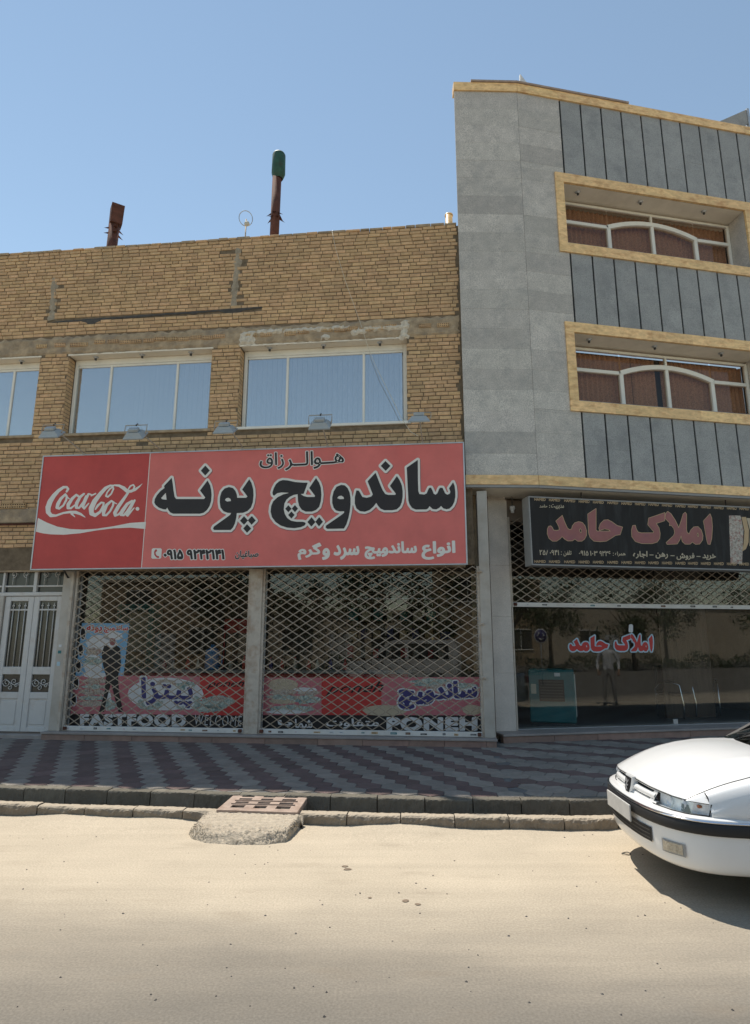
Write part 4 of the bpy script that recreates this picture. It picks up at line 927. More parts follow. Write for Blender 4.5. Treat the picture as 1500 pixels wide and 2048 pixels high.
for i in range(24):
    k = (1.13, 1.53, 1.93)[i % 3]; u = -2.1+(i//3)*.29+r.uniform(-.03, .03); h_ = r.uniform(.16, .3); w_ = r.uniform(.12, .22)
    solo('packet', MB().cbox(u, u+w_, 3.52, 3.7, cz+k, cz+k+h_, .01), [m_red, m_cream, m_navy, m_food, m_teal, m_hgold][(i*5) % 6], BR, (u, 3.6, cz+k), ['red', 'cream', 'dark blue', 'mottled brown', 'teal', 'gold'][(i*5) % 6]+' packet on the '+['lowest', 'middle', 'top'][i % 3]+' shelf at the back of the sandwich shop', 'packet', 'packets on the back shelves')
part('curtain_rod', MB().tube([(uP2[1]+.1, .5, U(700, 1198, .5)[1]), (uP3[0]-.3, .5, U(700, 1198, .5)[1])], .008, n=6), m_alu, bb)
t = thing('drinks_fridge', 'tall dark red drinks fridge inside the sandwich shop', 'fridge', BR, (-4.9, 2.6, cz))
part('body', MB().cbox(-4.6, -3.95, 2.5, 3.1, cz, cz+1.95, .02), m_red, t); part('door_glass', MB().cbox(-4.55, -4.0, 2.48, 2.499, cz+.25, cz+1.65, .006), m_doorglass, t)

# ------------------------------------------------------------------ red shop sign
SV = -.35
su0, su1 = U(74, 1020, SV)[0], U(931.5, 1000, SV)[0]; sz0, sz1 = U(500, 1135, SV)[1], U(500, 898, SV)[1]
sg = thing('shop_sign', 'long red shop sign with Persian lettering and a cola logo', 'sign', BR, ((su0+su1)/2, SV, sz0))
sgb = part('sign_box', MB().box(su0+.02, su1-.02, SV+.012, SV+.17, sz0+.02, sz1-.02), m_alu, sg)
fr_ = MB(); t_ = .022
fr_.cbox(su0, su1, SV-.012, SV+.05, sz0, sz0+t_, .003); fr_.cbox(su0, su1, SV-.012, SV+.05, sz1-t_, sz1, .003); fr_.cbox(su0, su0+t_, SV-.011, SV+.049, sz0+t_, sz1-t_, .003); fr_.cbox(su1-t_, su1, SV-.011, SV+.049, sz0+t_, sz1-t_, .003)
part('trim', fr_, m_alu, sg)
ud = U(292, 1020, SV)[0]
part('panel', MB().box(su0+t_, ud-.006, SV, SV+.011, sz0+t_, sz1-t_), m_signred, sg)
part('panel', MB().box(ud+.006, su1-t_, SV, SV+.011, sz0+t_, sz1-t_), m_signpink, sg)
part('divider', MB().box(ud-.006, ud+.006, SV-.004, SV+.011, sz0+t_, sz1-t_), m_signwhite, sg)
def SM(lay):
    v = SV-.0015*lay
    return lambda x, y: (BR.uv(x, y, v)[0], v, BR.uv(x, y, v)[1])
def zA(L): return [(300+x/5, 900+y/5) for x, y in L]
def zB(L): return [(520+x/6.25, 900+y/6.25) for x, y in L]
def zC(L): return [(720+x/6.818, 900+y/6.818) for x, y in L]
def dia(*q): return list(q)
glyphs = [
 [zA([(575,305),(600,350),(612,400),(616,450),(611,510),(596,560),(570,600),(535,628),(500,637),(232,637),(202,624),(182,597),(173,575),(160,595),(130,592),(90,577),(57,552),(43,525),(48,490),(70,450),(105,410),(145,380),(140,360),(217,278),(226,330),(235,400),(245,465),(262,490),(540,490),(553,475),(500,405)]), zA([(110,481),(158,428),(166,498),(125,493)])],
 [zA([(553,155),(598,205),(552,255),(508,207)])],
 [zA([(790,370),(830,380),(855,410),(868,445),(872,478),(960,478),(975,465),(922,395),(992,292),(1015,330),(1032,390),(1036,450),(1028,520),(1010,575),(975,610),(930,628),(868,631),(862,680),(850,730),(830,775),(805,800),(640,800),(630,785),(640,765),(800,650),(812,630),(775,628),(735,612),(705,575),(697,520),(700,470),(715,420),(745,385)]), zA([(748,500),(762,482),(785,477),(806,490),(810,510),(770,516)])],
 [zA([(940,662),(980,705),(940,748),(900,707)])], [zA([(1018,660),(1058,705),(1015,748),(978,703)])], [zA([(970,742),(1012,785),(970,828),(932,785)])],
 [zB([(160,560),(155,530),(172,478),(200,425),(240,390),(285,375),(345,380),(440,400),(540,408),(597,408),(560,510),(545,548),(470,552),(420,562),(370,587),(330,622),(305,670),(297,740),(310,800),(340,850),(390,885),(460,897),(535,897),(563,905),(572,922),(555,945),(510,965),(430,977),(340,970),(260,945),(195,900),(150,840),(132,770),(140,700),(165,640),(220,590),(290,555),(365,535),(270,530),(215,540),(175,572)])],
 [zB([(470,550),(475,640),(490,700),(520,745),(570,770),(650,770),(700,750),(740,710),(760,640),(768,560),(760,470),(740,410),(700,350),(615,475),(690,575),(680,587),(590,587),(545,575),(500,545)])],
 [zB([(355,690),(395,735),(355,778),(315,735)])], [zB([(437,688),(475,733),(437,777),(397,733)])], [zB([(392,768),(433,812),(392,857),(352,812)])],
 [zB([(645,840),(693,900),(642,958),(592,900)])], [zB([(740,838),(787,897),(737,955),(692,897)])],
 [zB([(1015,435),(1060,442),(1095,475),(1120,530),(1132,600),(1132,680),(1122,770),(1105,850),(1080,930),(1050,982),(840,986),(820,970),(825,945),(1020,810),(1050,785),(1052,765),(1000,768),(950,755),(920,720),(903,660),(903,590),(920,520),(955,460)]), zB([(965,602),(983,578),(1015,570),(1045,588),(1050,612),(1000,615)])],
 [zC([(503,355),(540,410),(570,480),(582,560),(582,640),(570,710),(545,770),(500,810),(440,821),(330,821),(280,800),(245,760),(222,720)])+zB([(1450,665),(1420,705),(1370,750),(1310,772),(1250,765),(1205,730),(1185,670),(1185,590),(1205,505),(1235,508),(1257,545),(1280,587),(1335,597),(1390,582),(1410,555),(1345,390)])+zC([(212,310),(240,380),(275,470),(310,550),(345,600),(385,612),(480,612),(490,598),(408,490)])],
 [zC([(347,150),(415,217),(350,285),(283,217)])],
 [zC([(1270,440),(1290,490),(1300,570),(1300,640),(1285,710),(1260,760),(1220,800),(1180,808),(1135,795),(1105,762),(1080,790),(1040,810),(990,805),(948,765),(930,795),(905,810),(760,812),(710,790),(675,740),(660,690),(650,500),(637,240),(788,135),(790,400),(795,560),(810,600),(880,608),(910,590),(930,540),(945,515),(970,515),(985,545),(1005,595),(1030,610),(1055,590),(1075,540),(1090,515),(1125,515),(1140,545),(1160,590),(1190,610),(1225,595),(1232,570),(1215,520)])],
]
big = Shape(296, 905, 925, 1080, .55)
for g in glyphs: big.poly(g)
LN = SM(3)
part('letter_shadow', fill(MB(), big.loops(4.6), lambda x, y: SM(1)(x+1.3, y+1.4)), m_hpink, sg)
part('letter_outline', fill(MB(), big.loops(4.4), SM(2)), m_signwhite, sg)
part('lettering', fill(MB(), big.loops(0), SM(3)), m_signblack, sg)
# cola script
K = lambda L: [(60+x/6, 960+y/6, r_/6) for x, y, r_ in L]
lg = Shape(60, 960, 312, 1080, .35)
for st_ in ([(440,138,13),(458,108,14),(440,84,13),(400,88,16),(340,130,20),(285,190,25),(240,260,30),(216,330,31),(218,385,28),(250,425,22),(310,428,13),(400,396,12),(480,384,15),(550,388,19),(610,410,14),(662,447,4)],
            [(500,405,14),(538,442,5)],
            [(425,172,13),(370,225,18),(335,290,22),(325,330,20),(350,343,13),(400,305,12),(435,240,13),(442,195,12),(425,170,11)], [(430,190,10),(470,225,7)],
            [(578,192,13),(555,178,13),(505,225,18),(460,295,22),(455,335,17),(490,340,12),(545,295,8)],
            [(648,166,12),(600,205,17),(560,280,21),(555,330,17),(590,335,12),(640,265,12),(672,195,12)], [(700,172,13),(660,250,19),(632,315,18),(650,342,13),(705,280,7)], [(705,165,9),(742,178,8)],
            [(735,188,9),(787,163,9)],
            [(912,190,11),(925,150,9),(960,105,9),(995,82,10),(1002,105,10),(975,165,10),(935,203,10),(912,192,11)],
            [(1000,68,11),(960,68,13),(905,100,20),(840,170,23),(775,255,29),(735,340,31),(738,400,27),(780,425,20),(840,385,15),(880,310,13),(885,275,11),(855,270,11),(815,305,14),(785,350,10)],
            [(975,252,12),(920,300,18),(885,375,23),(880,418,17),(915,424,12),(960,375,12),(995,310,13),(1003,268,12),(978,250,11)], [(995,265,8),(1040,285,6)],
            [(1180,148,13),(1120,235,18),(1060,320,22),(1018,395,22),(1022,425,16),(1060,415,11),(1110,355,7)],
            [(1012,62,9),(1070,68,15),(1125,98,22),(1165,135,20),(1210,135,17),(1262,115,16),(1310,80,9),(1348,44,2)], [(1175,115,8),(1205,72,9),(1240,58,9),(1255,80,9),(1240,110,9)],
            [(1225,250,12),(1165,290,18),(1110,370,23),(1092,415,18),(1125,424,12),(1180,355,12),(1220,285,12)], [(1255,245,13),(1205,330,20),(1155,405,21),(1170,425,15),(1250,335,6)],
            [(1289,345,22),(1290,346,22)]): lg.stroke(K(st_))
part('logo_script', fill(MB(), lg.loops(0), SM(2)), m_signwhite, sg)
wv = [(95,455),(200,510),(330,560),(480,588),(640,595),(800,585),(1000,555),(1200,515),(1392,503),(1384,587),(1200,572),(1000,580),(800,605),(600,640),(400,657),(250,652),(150,640),(70,620)]
wave = Shape(60, 960, 300, 1080, .5).poly([[(60+x/6, 960+y/6) for x, y in wv]])
part('logo_wave', fill(MB(), wave.loops(0), SM(2)), m_signwhite, sg)
def stxt(txt, a, b, mtl=None, bold=.02, out=None, og=.05, name='lettering', fn=SM, par=None, mtl_o=None, lay=2, **k):
    par = par or sg
    if mtl_o: part(name+'_outline', text_px(MB(), txt, a, None, b, None, fn(lay), bold=bold, grow=og, **k), mtl_o, par)
    part(name, text_px(MB(), txt, a, None, b, None, fn(lay+1), bold=bold, **k), mtl or m_signblack, par)
HU = fa(0xFEEB, 0x640, 0x640, 0xFEEE); ALR = fa(0xFE8D, 0xFEDF, 0x640, 0x640, 0xFEAE); ZAQ = fa(0xFEAF, 0xFE8D, 0xFED5)
stxt(HU, (627, 909, 938), (688, 906, 934), bold=.012, mtl_o=m_signwhite, og=.04)
stxt(ALR, (570, 905, 941), (626, 902, 939), bold=.012, mtl_o=m_signwhite, og=.04)
stxt(ZAQ, (519, 906, 938), (568, 904, 938), bold=.012, mtl_o=m_signwhite, og=.04)
stxt(fa(0x6F1, 0x6F4, 0x6F1, 0x6F2, 0x6F4, 0x6F2, 0x6F9, 32, 0x6F5, 0x6F1, 0x6F9, 0x6F0), (327, 1099, 1119), (449, 1099, 1119), bold=.05, mtl_o=m_signwhite, og=.06)
stxt(fa(0xFEBB, 0xFE92, 0xFE8E, 0xFECF, 0xFEF4, 0xFE8E, 0xFEE5), (470, 1101, 1119), (517, 1101, 1117), bold=.03, mtl_o=m_signwhite, og=.03)
for codes, a, b in (((0xFE8D, 0xFEE7, 0xFEEE, 0xFE8D, 0xFEC9), (843, 1083, 1120), (911, 1081, 1118)), ((0xFEB3, 0xFE8E, 0xFEE7, 0xFEAA, 0xFEED, 0xFBFF, 0xFB7B), (729, 1084, 1119), (834, 1082, 1118)),
                    ((0xFEB3, 0xFEAE, 0xFEA9), (667, 1090, 1120), (719, 1089, 1119)), ((0xFEED,), (644, 1096, 1120), (660, 1096, 1120)), ((0xFB94, 0xFEAE, 0xFEE1), (595, 1087, 1120), (643, 1085, 1119))):
    stxt(fa(*codes), a, b, mtl=m_signwhite, bold=.045)
tel = Shape(298, 1090, 330, 1122, .3).poly([[(304, 1099), (306, 1097), (321, 1097), (323, 1099), (322, 1115), (320, 1117), (305, 1117), (303, 1115)]])
part('phone_badge', fill(MB(), tel.loops(.5), SM(2)), m_signwhite, sg)
part('phone_symbol', fill(MB(), Shape(298, 1090, 330, 1122, .3).stroke([(312, 1101, 2.2), (309.5, 1104, 1.5), (310, 1109, 1.5), (313, 1113, 1.5), (316, 1114, 2.2)]).loops(0), SM(3)), m_signred, sg)
part('strut', MB().tube([(su0+.55, SV+.10, sz0+.02), (uP1[0]+.08, -.03, sz0-.10)], .016), m_dark, sg)
for q in (.1, .5, .9): part('strut', MB().tube([(su0+(su1-su0)*q, SV+.15, sz1-.06), (su0+(su1-su0)*q, .02, sz1-.02)], .02), m_dark, sg)

# ------------------------------------------------------------------ floodlights on arms over the sign
def floodlight(x, y, xb, yb, label, tilt=0):
    v1 = -1.05; u, z = U(x, y, v1); u2, z2 = U(xb, yb, SV); z2 = sz1-.02
    t = thing('floodlight', label, 'floodlight', BR, (u2, SV, sz1), 'floodlights over the red sign')
    part('arm', MB().tube([(u2, SV+.03, z2), (u2, SV-.02, sz1+.03), (u, v1+.02, z+.10)], .012), m_arm, t)
    part('foot', MB().cbox(u2-.025, u2+.025, SV-.02, SV+.03, sz1-.005, sz1+.02, .003), m_arm, t)
    rot = Matrix.Rotation(R(-52+tilt), 3, 'X'); o = Vector((u, v1, z))
    def tr(mb): mb.v = [tuple(o+rot @ Vector(q)) for q in mb.v]; return mb
    h = MB(); h.grid([[(-.17, .05, -.12), (.17, .05, -.12), (.17, .05, .12), (-.17, .05, .12)], [(-.175, .03, -.125), (.175, .03, -.125), (.175, .03, .125), (-.175, .03, .125)], [(-.15, 0, -.10), (.15, 0, -.10), (.15, 0, .10), (-.15, 0, .10)], [(-.11, -.05, -.07), (.11, -.05, -.07), (.11, -.05, .07), (-.11, -.05, .07)]], smooth=False, close=True)
    h.quad((-.11, -.05, -.07), (.11, -.05, -.07), (.11, -.05, .07), (-.11, -.05, .07)); hs = part('housing', tr(h), m_lamp, t)
    part('ballast_box', tr(MB().cbox(-.085, .085, -.105, -.051, -.05, .05, .01)), m_lamp, hs)
    part('lens', tr(MB().box(-.155, .155, .042, .049, -.105, .105)), m_shopglass, hs); part('reflector', tr(MB().box(-.15, .15, .02, .03, -.10, .10)), m_chrome, hs)
    b = MB(); b.tube([(-.18, .0, 0), (-.19, -.04, .05), (-.19, -.10, .13), (.19, -.10, .13), (.19, -.04, .05), (.18, 0, 0)], .009, n=6); part('bracket', tr(b), m_arm, t)
    part('bolt', tr(MB().tube([(.0, -.10, .12), (.0, -.10, .18)], .014, n=6)), m_dark, t)
floodlight(103, 866, 168, 903, 'grey floodlight over the cola logo, beside the white door')
floodlight(270, 868, 323, 897, 'grey floodlight over the cola logo, below the window nearer the door', 6)
floodlight(450, 858, 486, 892, 'grey floodlight over the sign, in front of the pier between windows', -4)
floodlight(640, 848, 655, 887, 'grey floodlight over the sign below the middle of the blinds', 5)
floodlight(838, 838, 845, 884, 'grey floodlight over the sign next to the granite wall', -18)
cab = [BR.w(*(lambda q: (q[0], -.03, q[1]))(U(x, y, -.03))) for x, y in ((664, 462), (672, 500), (690, 560), (708, 610), (722, 650), (738, 700), (752, 735), (785, 800), (803, 838), (822, 866), (838, 884))]
mb = MB(); pl_ = []
for i, q in enumerate(cab):
    u, v, z = BR.loc(q); pl_.append((u, -.035-(.05 if i > 5 else 0)-(.27 if i > 9 else 0), z))
pl_ = [(pl_[0][0]-.02, .12, Z_ROOF-.1), (pl_[0][0], .0, Z_ROOF+.05), (pl_[0][0], -.03, Z_ROOF)]+pl_
mb.tube(pl_, .0045, n=6); solo('cable', mb, m_cream, BR, pl_[2], 'thin pale cable hanging from the parapet across the window', 'cable')

# ------------------------------------------------------------------ on the roof of the brick building
RZ = Z_ROOF-.6
def at_roof(x, y, v): u, z = U(x, y, v); return u, z
u, zt = at_roof(227, 470, .45); _, zc0 = at_roof(230, 451, .45); _, zc1 = at_roof(230, 415, .45)
t = thing('stove_flue', 'short rusty flue with a square box cap on the brick roof', 'chimney', BR, (u, .45, RZ))
part('pipe', MB().tube([(u-.03, .45, RZ), (u+.0, .45, zc0+.03)], .105, n=14), m_rust, t)
c45 = math.cos(R(38)); s45 = math.sin(R(38)); mb = MB()
def rb_(mb, cu, cv, z0, z1, w0, w1, lean=.0):
    q = []
    for z, w_ in ((z0, w0), (z1, w1)):
        for a, b in ((-1, -1), (1, -1), (1, 1), (-1, 1)): q.append((cu+lean*(z-z0)+(a*c45-b*s45)*w_/2, cv+(a*s45+b*c45)*w_/2, z))
    return mb.add(q, [(0, 3, 2, 1), (4, 5, 6, 7), (0, 1, 5, 4), (1, 2, 6, 5), (2, 3, 7, 6), (3, 0, 4, 7)])
part('box_cap', rb_(MB(), u+.02, .45, zc0, zc1, .235, .25, .03), m_rust, t)
for k, zz_ in enumerate((zt+.10, zt-.02)):
    mb = MB()
    for a in range(4):
        th = R(38+90*a); mb.add([(u+.09*math.cos(th-.6), .45+.09*math.sin(th-.6), zz_+.04), (u+.09*math.cos(th+.6), .45+.09*math.sin(th+.6), zz_+.04), (u+.20*math.cos(th+.15), .45+.20*math.sin(th+.15), zz_-.02+.04*(a % 2))], [(0, 1, 2)])
    part('spark_skirt', mb, m_rust, t)
u, zt = at_roof(551, 440, .40); _, z1 = at_roof(553, 309, .40); _, z0 = at_roof(553, 350, .40)
t = thing('stove_flue', 'tall rusty flue with a round green cap on the brick roof', 'chimney', BR, (u, .40, RZ))
part('pipe', MB().tube([(u-.02, .40, RZ), (u, .40, z0+.12)], .092, n=14), m_rust, t)
part('cap', MB().lathe([(.094, -.10), (.12, -.04), (.14, .02), (.135, z1-z0-.03), (.12, z1-z0), (.09, z1-z0), (.085, .0)], (u+.025, .40, z0), n=18), m_green, t)
for k, zz_ in enumerate((zt, zt+.09)):
    mb = MB()
    for a in range(5):
        th = R(20+72*a+30*k); mb.add([(u+.085*math.cos(th-.5), .40+.085*math.sin(th-.5), zz_+.05), (u+.085*math.cos(th+.5), .40+.085*math.sin(th+.5), zz_+.05), (u+.19*math.cos(th), .40+.19*math.sin(th), zz_-.03)], [(0, 1, 2)])
    part('spark_skirt', mb, m_rust, t)
u, z0 = at_roof(490, 470, .35); _, zc = at_roof(488, 437, .35)
t = thing('loop_antenna', 'small pale loop aerial on a stick behind the brick parapet', 'antenna', BR, (u, .35, RZ))
part('mast', MB().tube([(u, .35, RZ), (u+.01, .35, zc-.02)], .014, n=6), m_arm, t)
part('loop', MB().tube([(u-.0+.125*math.cos(2*math.pi*i/24), .35+.05*math.cos(2*math.pi*i/24), zc+.0+.175*math.sin(2*math.pi*i/24)) for i in range(25)], .009, n=6, caps=False), m_alu, t)
part('coil', MB().lathe([(.0, -.02), (.05, -.02), (.055, 0), (.05, .02), (0, .02)], (u+.035, .33, zc-.14), 'y', n=12), m_cream, t)
u, z0 = at_roof(898, 446, .25); _, z1 = at_roof(898, 430, .25)
t = thing('vent_pipe', 'stubby sand-coloured vent pipe at the parapet next to the granite wall', 'pipe', BR, (u, .25, RZ))
part('pipe', MB().tube([(u, .25, RZ), (u, .25, z1)], .07, n=14), m_marble, t); part('rim', MB().lathe([(.071, -.03), (.08, -.03), (.08, .0), (.06, .0)], (u, .25, z1), n=14), m_marble, t)

# ------------------------------------------------------------------ granite building
def A_(x, y, v=0): return GA.uv(x, y, v)
def B_(x, y, v=0): return GB.uv(x, y, v)
gz1 = A_(904, 182)[1]; gzc = A_(904, 166)[1]; gz0 = A_(936, 950)[1]; gzs = B_(1180, 976)[1]; gzb = gzs-.045
aL = A_(921, 600)[0]; aF = A_(1076, 952)[0]; bF = B_(1076, 952)[0]
uS = (B_(1112, 200)[0]+B_(1141, 505)[0]+B_(1171, 832)[0])/3
SPC = (B_(1466, 262)[0]-B_(1112, 200)[0])/9
bE = uS+SPC*17
fwL, fwR = B_(1126, 365)[0], B_(1463, 490, .42)[0]
W1 = (fwL, fwR, B_(1300, 509)[1], B_(1126, 365)[1]); W2 = (fwL, fwR, B_(1300, 814)[1], B_(1156, 666)[1])
gb = thing('granite_building', 'tall grey granite building with black stripes and cream marble trim', 'building', GB, (bF, 0, 0))
mb = MB(); wallboxes(mb, bF, bE, gzb+.05, gzc-.02, [W1, W2], .022, .60); part('wall', mb, m_black, gb)
# left leaf core and the roof, in plan
def plan(mb, pts, z0, z1):
    n = len(pts); lo = [GB.loc(p)[:2]+(z0,) for p in pts]; hi = [q[:2]+(z1,) for q in lo]
    mb.add(lo, [tuple(range(n))[::-1]]); mb.add(hi, [tuple(range(n))]); mb.add(lo+hi, [(i, (i+1) % n, n+(i+1) % n, n+i) for i in range(n)]); return mb
LC = [GA.w(aL, .022, 0), GA.w(aF, .022, 0), GB.w(bF, .6, 0), GA.w(aL+.14, .6, 0)]
part('wall', plan(MB(), LC, gzb+.05, gzc-.02), m_greystrip, gb)
part('side_wall', plan(MB(), [GA.w(aL+.14, .6, 0), GA.w(aL+.4, .6, 0), GA.w(aL+2.5, 9, 0), GA.w(aL+2.2, 9, 0)], 0, gzc-.02), m_mortar2, gb)
part('roof', plan(MB(), [GA.w(aL+.4, .6, 0), GB.w(bF, .61, 0), GB.w(bE, .61, 0), GB.w(bE, 9, 0), GA.w(aL+2.5, 9, 0)], gzc-.7, gzc-.5), m_concrete, gb)
# underside of the projecting floors
part('soffit', plan(MB(), [GA.w(aL+.02, .03, 0), GA.w(aF, .03, 0), GB.w(bE, .03, 0), GB.w(bE, 1.6, 0), GA.w(aL+.02, 1.9, 0)], gzb+.012, gzb+.05), m_soffit, gb)
def panel(fr, u0, u1, z0, z1, mtl, v=0, name='granite_panel', g=.0005, th=.02, c_=.0007):
    """a facing slab: built in the building's frame"""
    if fr is GB: pts = lambda u, v_, z: (u, v_, z)
    else:
        def pts(u, v_, z): return GB.loc(GA.w(u, v_, z))
    x0, x1, y0, y1 = u0+g, u1-g, z0+g, z1-g
    q = [(x0, v+th, y0), (x1, v+th, y0), (x1, v+th, y1), (x0, v+th, y1), (x0, v+c_, y0), (x1, v+c_, y0), (x1, v+c_, y1), (x0, v+c_, y1), (x0+c_, v, y0+c_), (x1-c_, v, y0+c_), (x1-c_, v, y1-c_), (x0+c_, v, y1-c_)]
    mb = MB().add([pts(*p) for p in q], [(0, 4, 5, 1), (1, 5, 6, 2), (2, 6, 7, 3), (3, 7, 4, 0), (4, 8, 9, 5), (5, 9, 10, 6), (6, 10, 11, 7), (7, 11, 8, 4), (8, 11, 10, 9)])
    return part(name, mb, mtl, gb)
rg = random.Random(77)
NR = 20; rh = (gz1-gz0)/NR
tz = (W1[3]+.20, W1[2]-.20, W2[3]+.20, W2[2]-.20)             # outer edges of the window trims
for i in range(NR):
    z0, z1 = gz0+i*rh, gz0+(i+1)*rh
    panel(GA, aL, aF-.002, z0, z1, m_granite, v=rg.uniform(-.0012, .0012))
    x1 = uS-.02
    zm = (z0+z1)/2
    cuts = [z0]+sorted(q for q in tz if z0+.004 < q < z1-.004)+[z1]
    for c0, c1 in zip(cuts, cuts[1:]):
        zm = (c0+c1)/2; panel(GB, bF+.002, fwL-.17 if (tz[1] < zm < tz[0] or tz[3] < zm < tz[2]) else x1, c0, c1, m_granite, v=rg.uniform(-.0012, .0012))
for k, (za, zb) in enumerate(((tz[0], gz1), (tz[2], tz[1]), (gz0, tz[3]))):
    u = uS+.016
    while u < bE-.1:
        nj = 3 if k == 0 else 3
        cuts = [za]+sorted(za+(zb-za)*q for q in ([rg.uniform(.3, .7)]))+[zb]
        for c0, c1 in zip(cuts, cuts[1:]): panel(GB, u, u+SPC-.034, c0, c1, m_granite2, v=rg.uniform(-.0008, .0008), g=.0006)
        u += SPC
for za, zb in ((tz[1], tz[0]), (tz[3], tz[2])):          # plain slabs beyond the windows
    n_ = 4
    for i in range(n_):
        u = fwR+.17
        while u < bE-.05: panel(GB, u+.001, min(u+SPC*2, bE)-.001, za+(zb-za)*i/n_, za+(zb-za)*(i+1)/n_, m_granite2, v=rg.uniform(-.0008, .0008)); u += SPC*2
def trim(fr, u0, u1, z0, z1, v, d, n=None, vert=False, name='marble_slab'):
    L = (z1-z0) if vert else (u1-u0); n = n or max(1, int(L/.85))
    for i in range(n):
        a, b = i/n, (i+1)/n
        if vert: panel(fr, u0, u1, z0+(z1-z0)*a, z0+(z1-z0)*b, m_marble, v, name, th=d)
        else: panel(fr, u0+(u1-u0)*a, u0+(u1-u0)*b, z0, z1, m_marble, v, name, th=d)
trim(GA, aL-.01, aF-.001, gz1+.002, gzc, -.03, .2); trim(GB, bF+.001, bE, gz1+.002, gzc, -.03, .2)
trim(GA, aL-.01, aF-.001, gzs+.002, gz0-.002, -.03, .06); trim(GB, bF+.001, bE, gzs+.002, gz0-.002, -.03, .06)
trim(GA, aL-.005, aF-.001, gzb, gzs, -.018, .05, 1, name='stone_edge'); trim(GB, bF+.001, bE, gzb, gzs, -.018, .05, 4, name='stone_edge')
for o in list(gb.children):
    if o.name.startswith('stone_edge'): o.data.materials[0] = m_greystrip
# cap flashing
u0 = A_(941, 164)[0]; part('flashing', MB().add([GB.loc(GA.w(u, v, z)) for v, z in ((-.05, gzc+.004), (.2, gzc+.004), (.2, gzc+.045), (-.05, gzc+.045)) for u in (u0, aF+.01)], [(0, 1, 3, 2), (2, 3, 5, 4), (4, 5, 7, 6), (6, 7, 1, 0), (0, 2, 4, 6), (1, 7, 5, 3)]), m_rustplate, gb)
part('flashing', MB().box(bF, B_(1255, 207)[0], -.05, .2, gzc+.004, gzc+.045), m_rustplate, gb)
def gwindow(h, k):
    u0, u1, z0, z1 = h; vf = .42; W = u1-u0; H = z1-z0
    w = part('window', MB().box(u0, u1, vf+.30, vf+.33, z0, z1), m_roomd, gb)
    trim(GB, u0-.17, u1+.17, z1, z1+.198, -.028, .05); trim(GB, u0-.17, u1+.17, z0-.198, z0, -.028, .05)
    trim(GB, u0-.17, u0, z0+.001, z1-.001, -.027, .05, 2, True); trim(GB, u1, u1+.17, z0+.001, z1-.001, -.027, .05, 2, True)
    part('soffit', MB().box(u0, u1, .025, vf+.1, z1-.003, z1+.02), m_soffit, w)
    part('jamb', MB().box(u0-.02, u0+.004, .024, vf+.1, z0, z1-.004), m_greystrip, w); part('jamb', MB().box(u1-.004, u1+.02, .024, vf+.1, z0, z1-.004), m_granite, w)
    part('sill', MB().cbox(u0, u1, -.02, vf+.1, z0-.02, z0+.012, .004), m_greystrip, w)
    uL, uR = u0+.02, u1-.01; zb = z0+.014
    m1, m2, mc = B_(1217, 450, vf)[0], B_(1390, 470, vf)[0], B_(1304, 460, vf)[0]
    mc = (m1+m2)/2
    zt = z1-.045; ztr = zb+(zt-zb)*.64; rise = .20
    f = MB(); f.cbox(uL, uL+.06, vf, vf+.07, zb, zt, .005); f.cbox(uR-.06, uR, vf, vf+.07, zb, zt, .005); f.cbox(uL+.06, uR-.06, vf+.001, vf+.069, zt-.05, zt, .005); f.cbox(uL+.06, uR-.06, vf+.001, vf+.069, zb, zb+.035, .005)
    part('frame', f, m_upvc, w)
    for mu in (m1, m2): part('mullion', MB().cbox(mu-.04, mu+.04, vf-.006, vf+.072, zb+.036, ztr, .006), m_upvc, w)
    part('mullion', MB().cbox(mc-.035, mc+.035, vf-.004, vf+.07, zb+.036, ztr+rise-.03, .006), m_upvc, w)
    part('mullion', MB().cbox(mc-.02, mc+.02, vf+.002, vf+.068, ztr+rise+.04, zt-.051, .004), m_upvc, w)
    part('transom', MB().cbox(uL+.06, m1-.041, vf-.003, vf+.07, ztr-.035, ztr+.035, .006), m_upvc, w); part('transom', MB().cbox(m2+.041, uR-.06, vf-.003, vf+.07, ztr-.035, ztr+.035, .006), m_upvc, w)
    n = 20; rows = []
    for i in range(n+1):
        t_ = -1+2*i/n; u = mc+t_*(m2-m1)/2*1.02; zc = ztr+rise*(1-t_*t_); sl = -2*rise*t_/((m2-m1)/2); nn = math.hypot(1, sl); du, dz = -sl/nn*.045, .045/nn
        rows.append([(u-du, vf-.012, zc-dz), (u+du, vf-.012, zc+dz), (u+du, vf+.074, zc+dz), (u-du, vf+.074, zc-dz)])
    part('arch', MB().grid(rows, smooth=False, close=True), m_upvc, w)
    for a, b, c0, c1 in ((uL+.05, m1-.02, zb+.03, zt-.03), (m1+.02, mc-.02, zb+.03, zt-.03), (mc+.02, m2-.02, zb+.03, zt-.03), (m2+.02, uR-.05, zb+.03, zt-.03)):
        part('pane', MB().box(a, b, vf+.034, vf+.04, c0, c1), m_paned, w)
    cu = MB(); r = random.Random(k+3)
    for a, b in ((uL+.02, m1+.3), (m1+.34, mc-.16), (mc-.02, uR-.03)) if k else ((uL+.02, mc+.05), (mc+.07, uR-.03)):
        n = int((b-a)/.022); rows = []
        for i in range(n+1):
            u = a+(b-a)*i/n; vv = vf+.16+.022*math.sin(u*2*math.pi/.105)+r.uniform(-.004, .004); rows.append([(u, vv, zb-.02), (u+.004, vv+.01, zt-.25), (u, vv, zt-.04)])
        cu.grid(rows)
    part('curtain', cu, m_curtain, w)
    for q in (.10, .44, .80): downlight(w, u0+W*q, .17, z1-.004)
gwindow(W1, 0); gwindow(W2, 1)
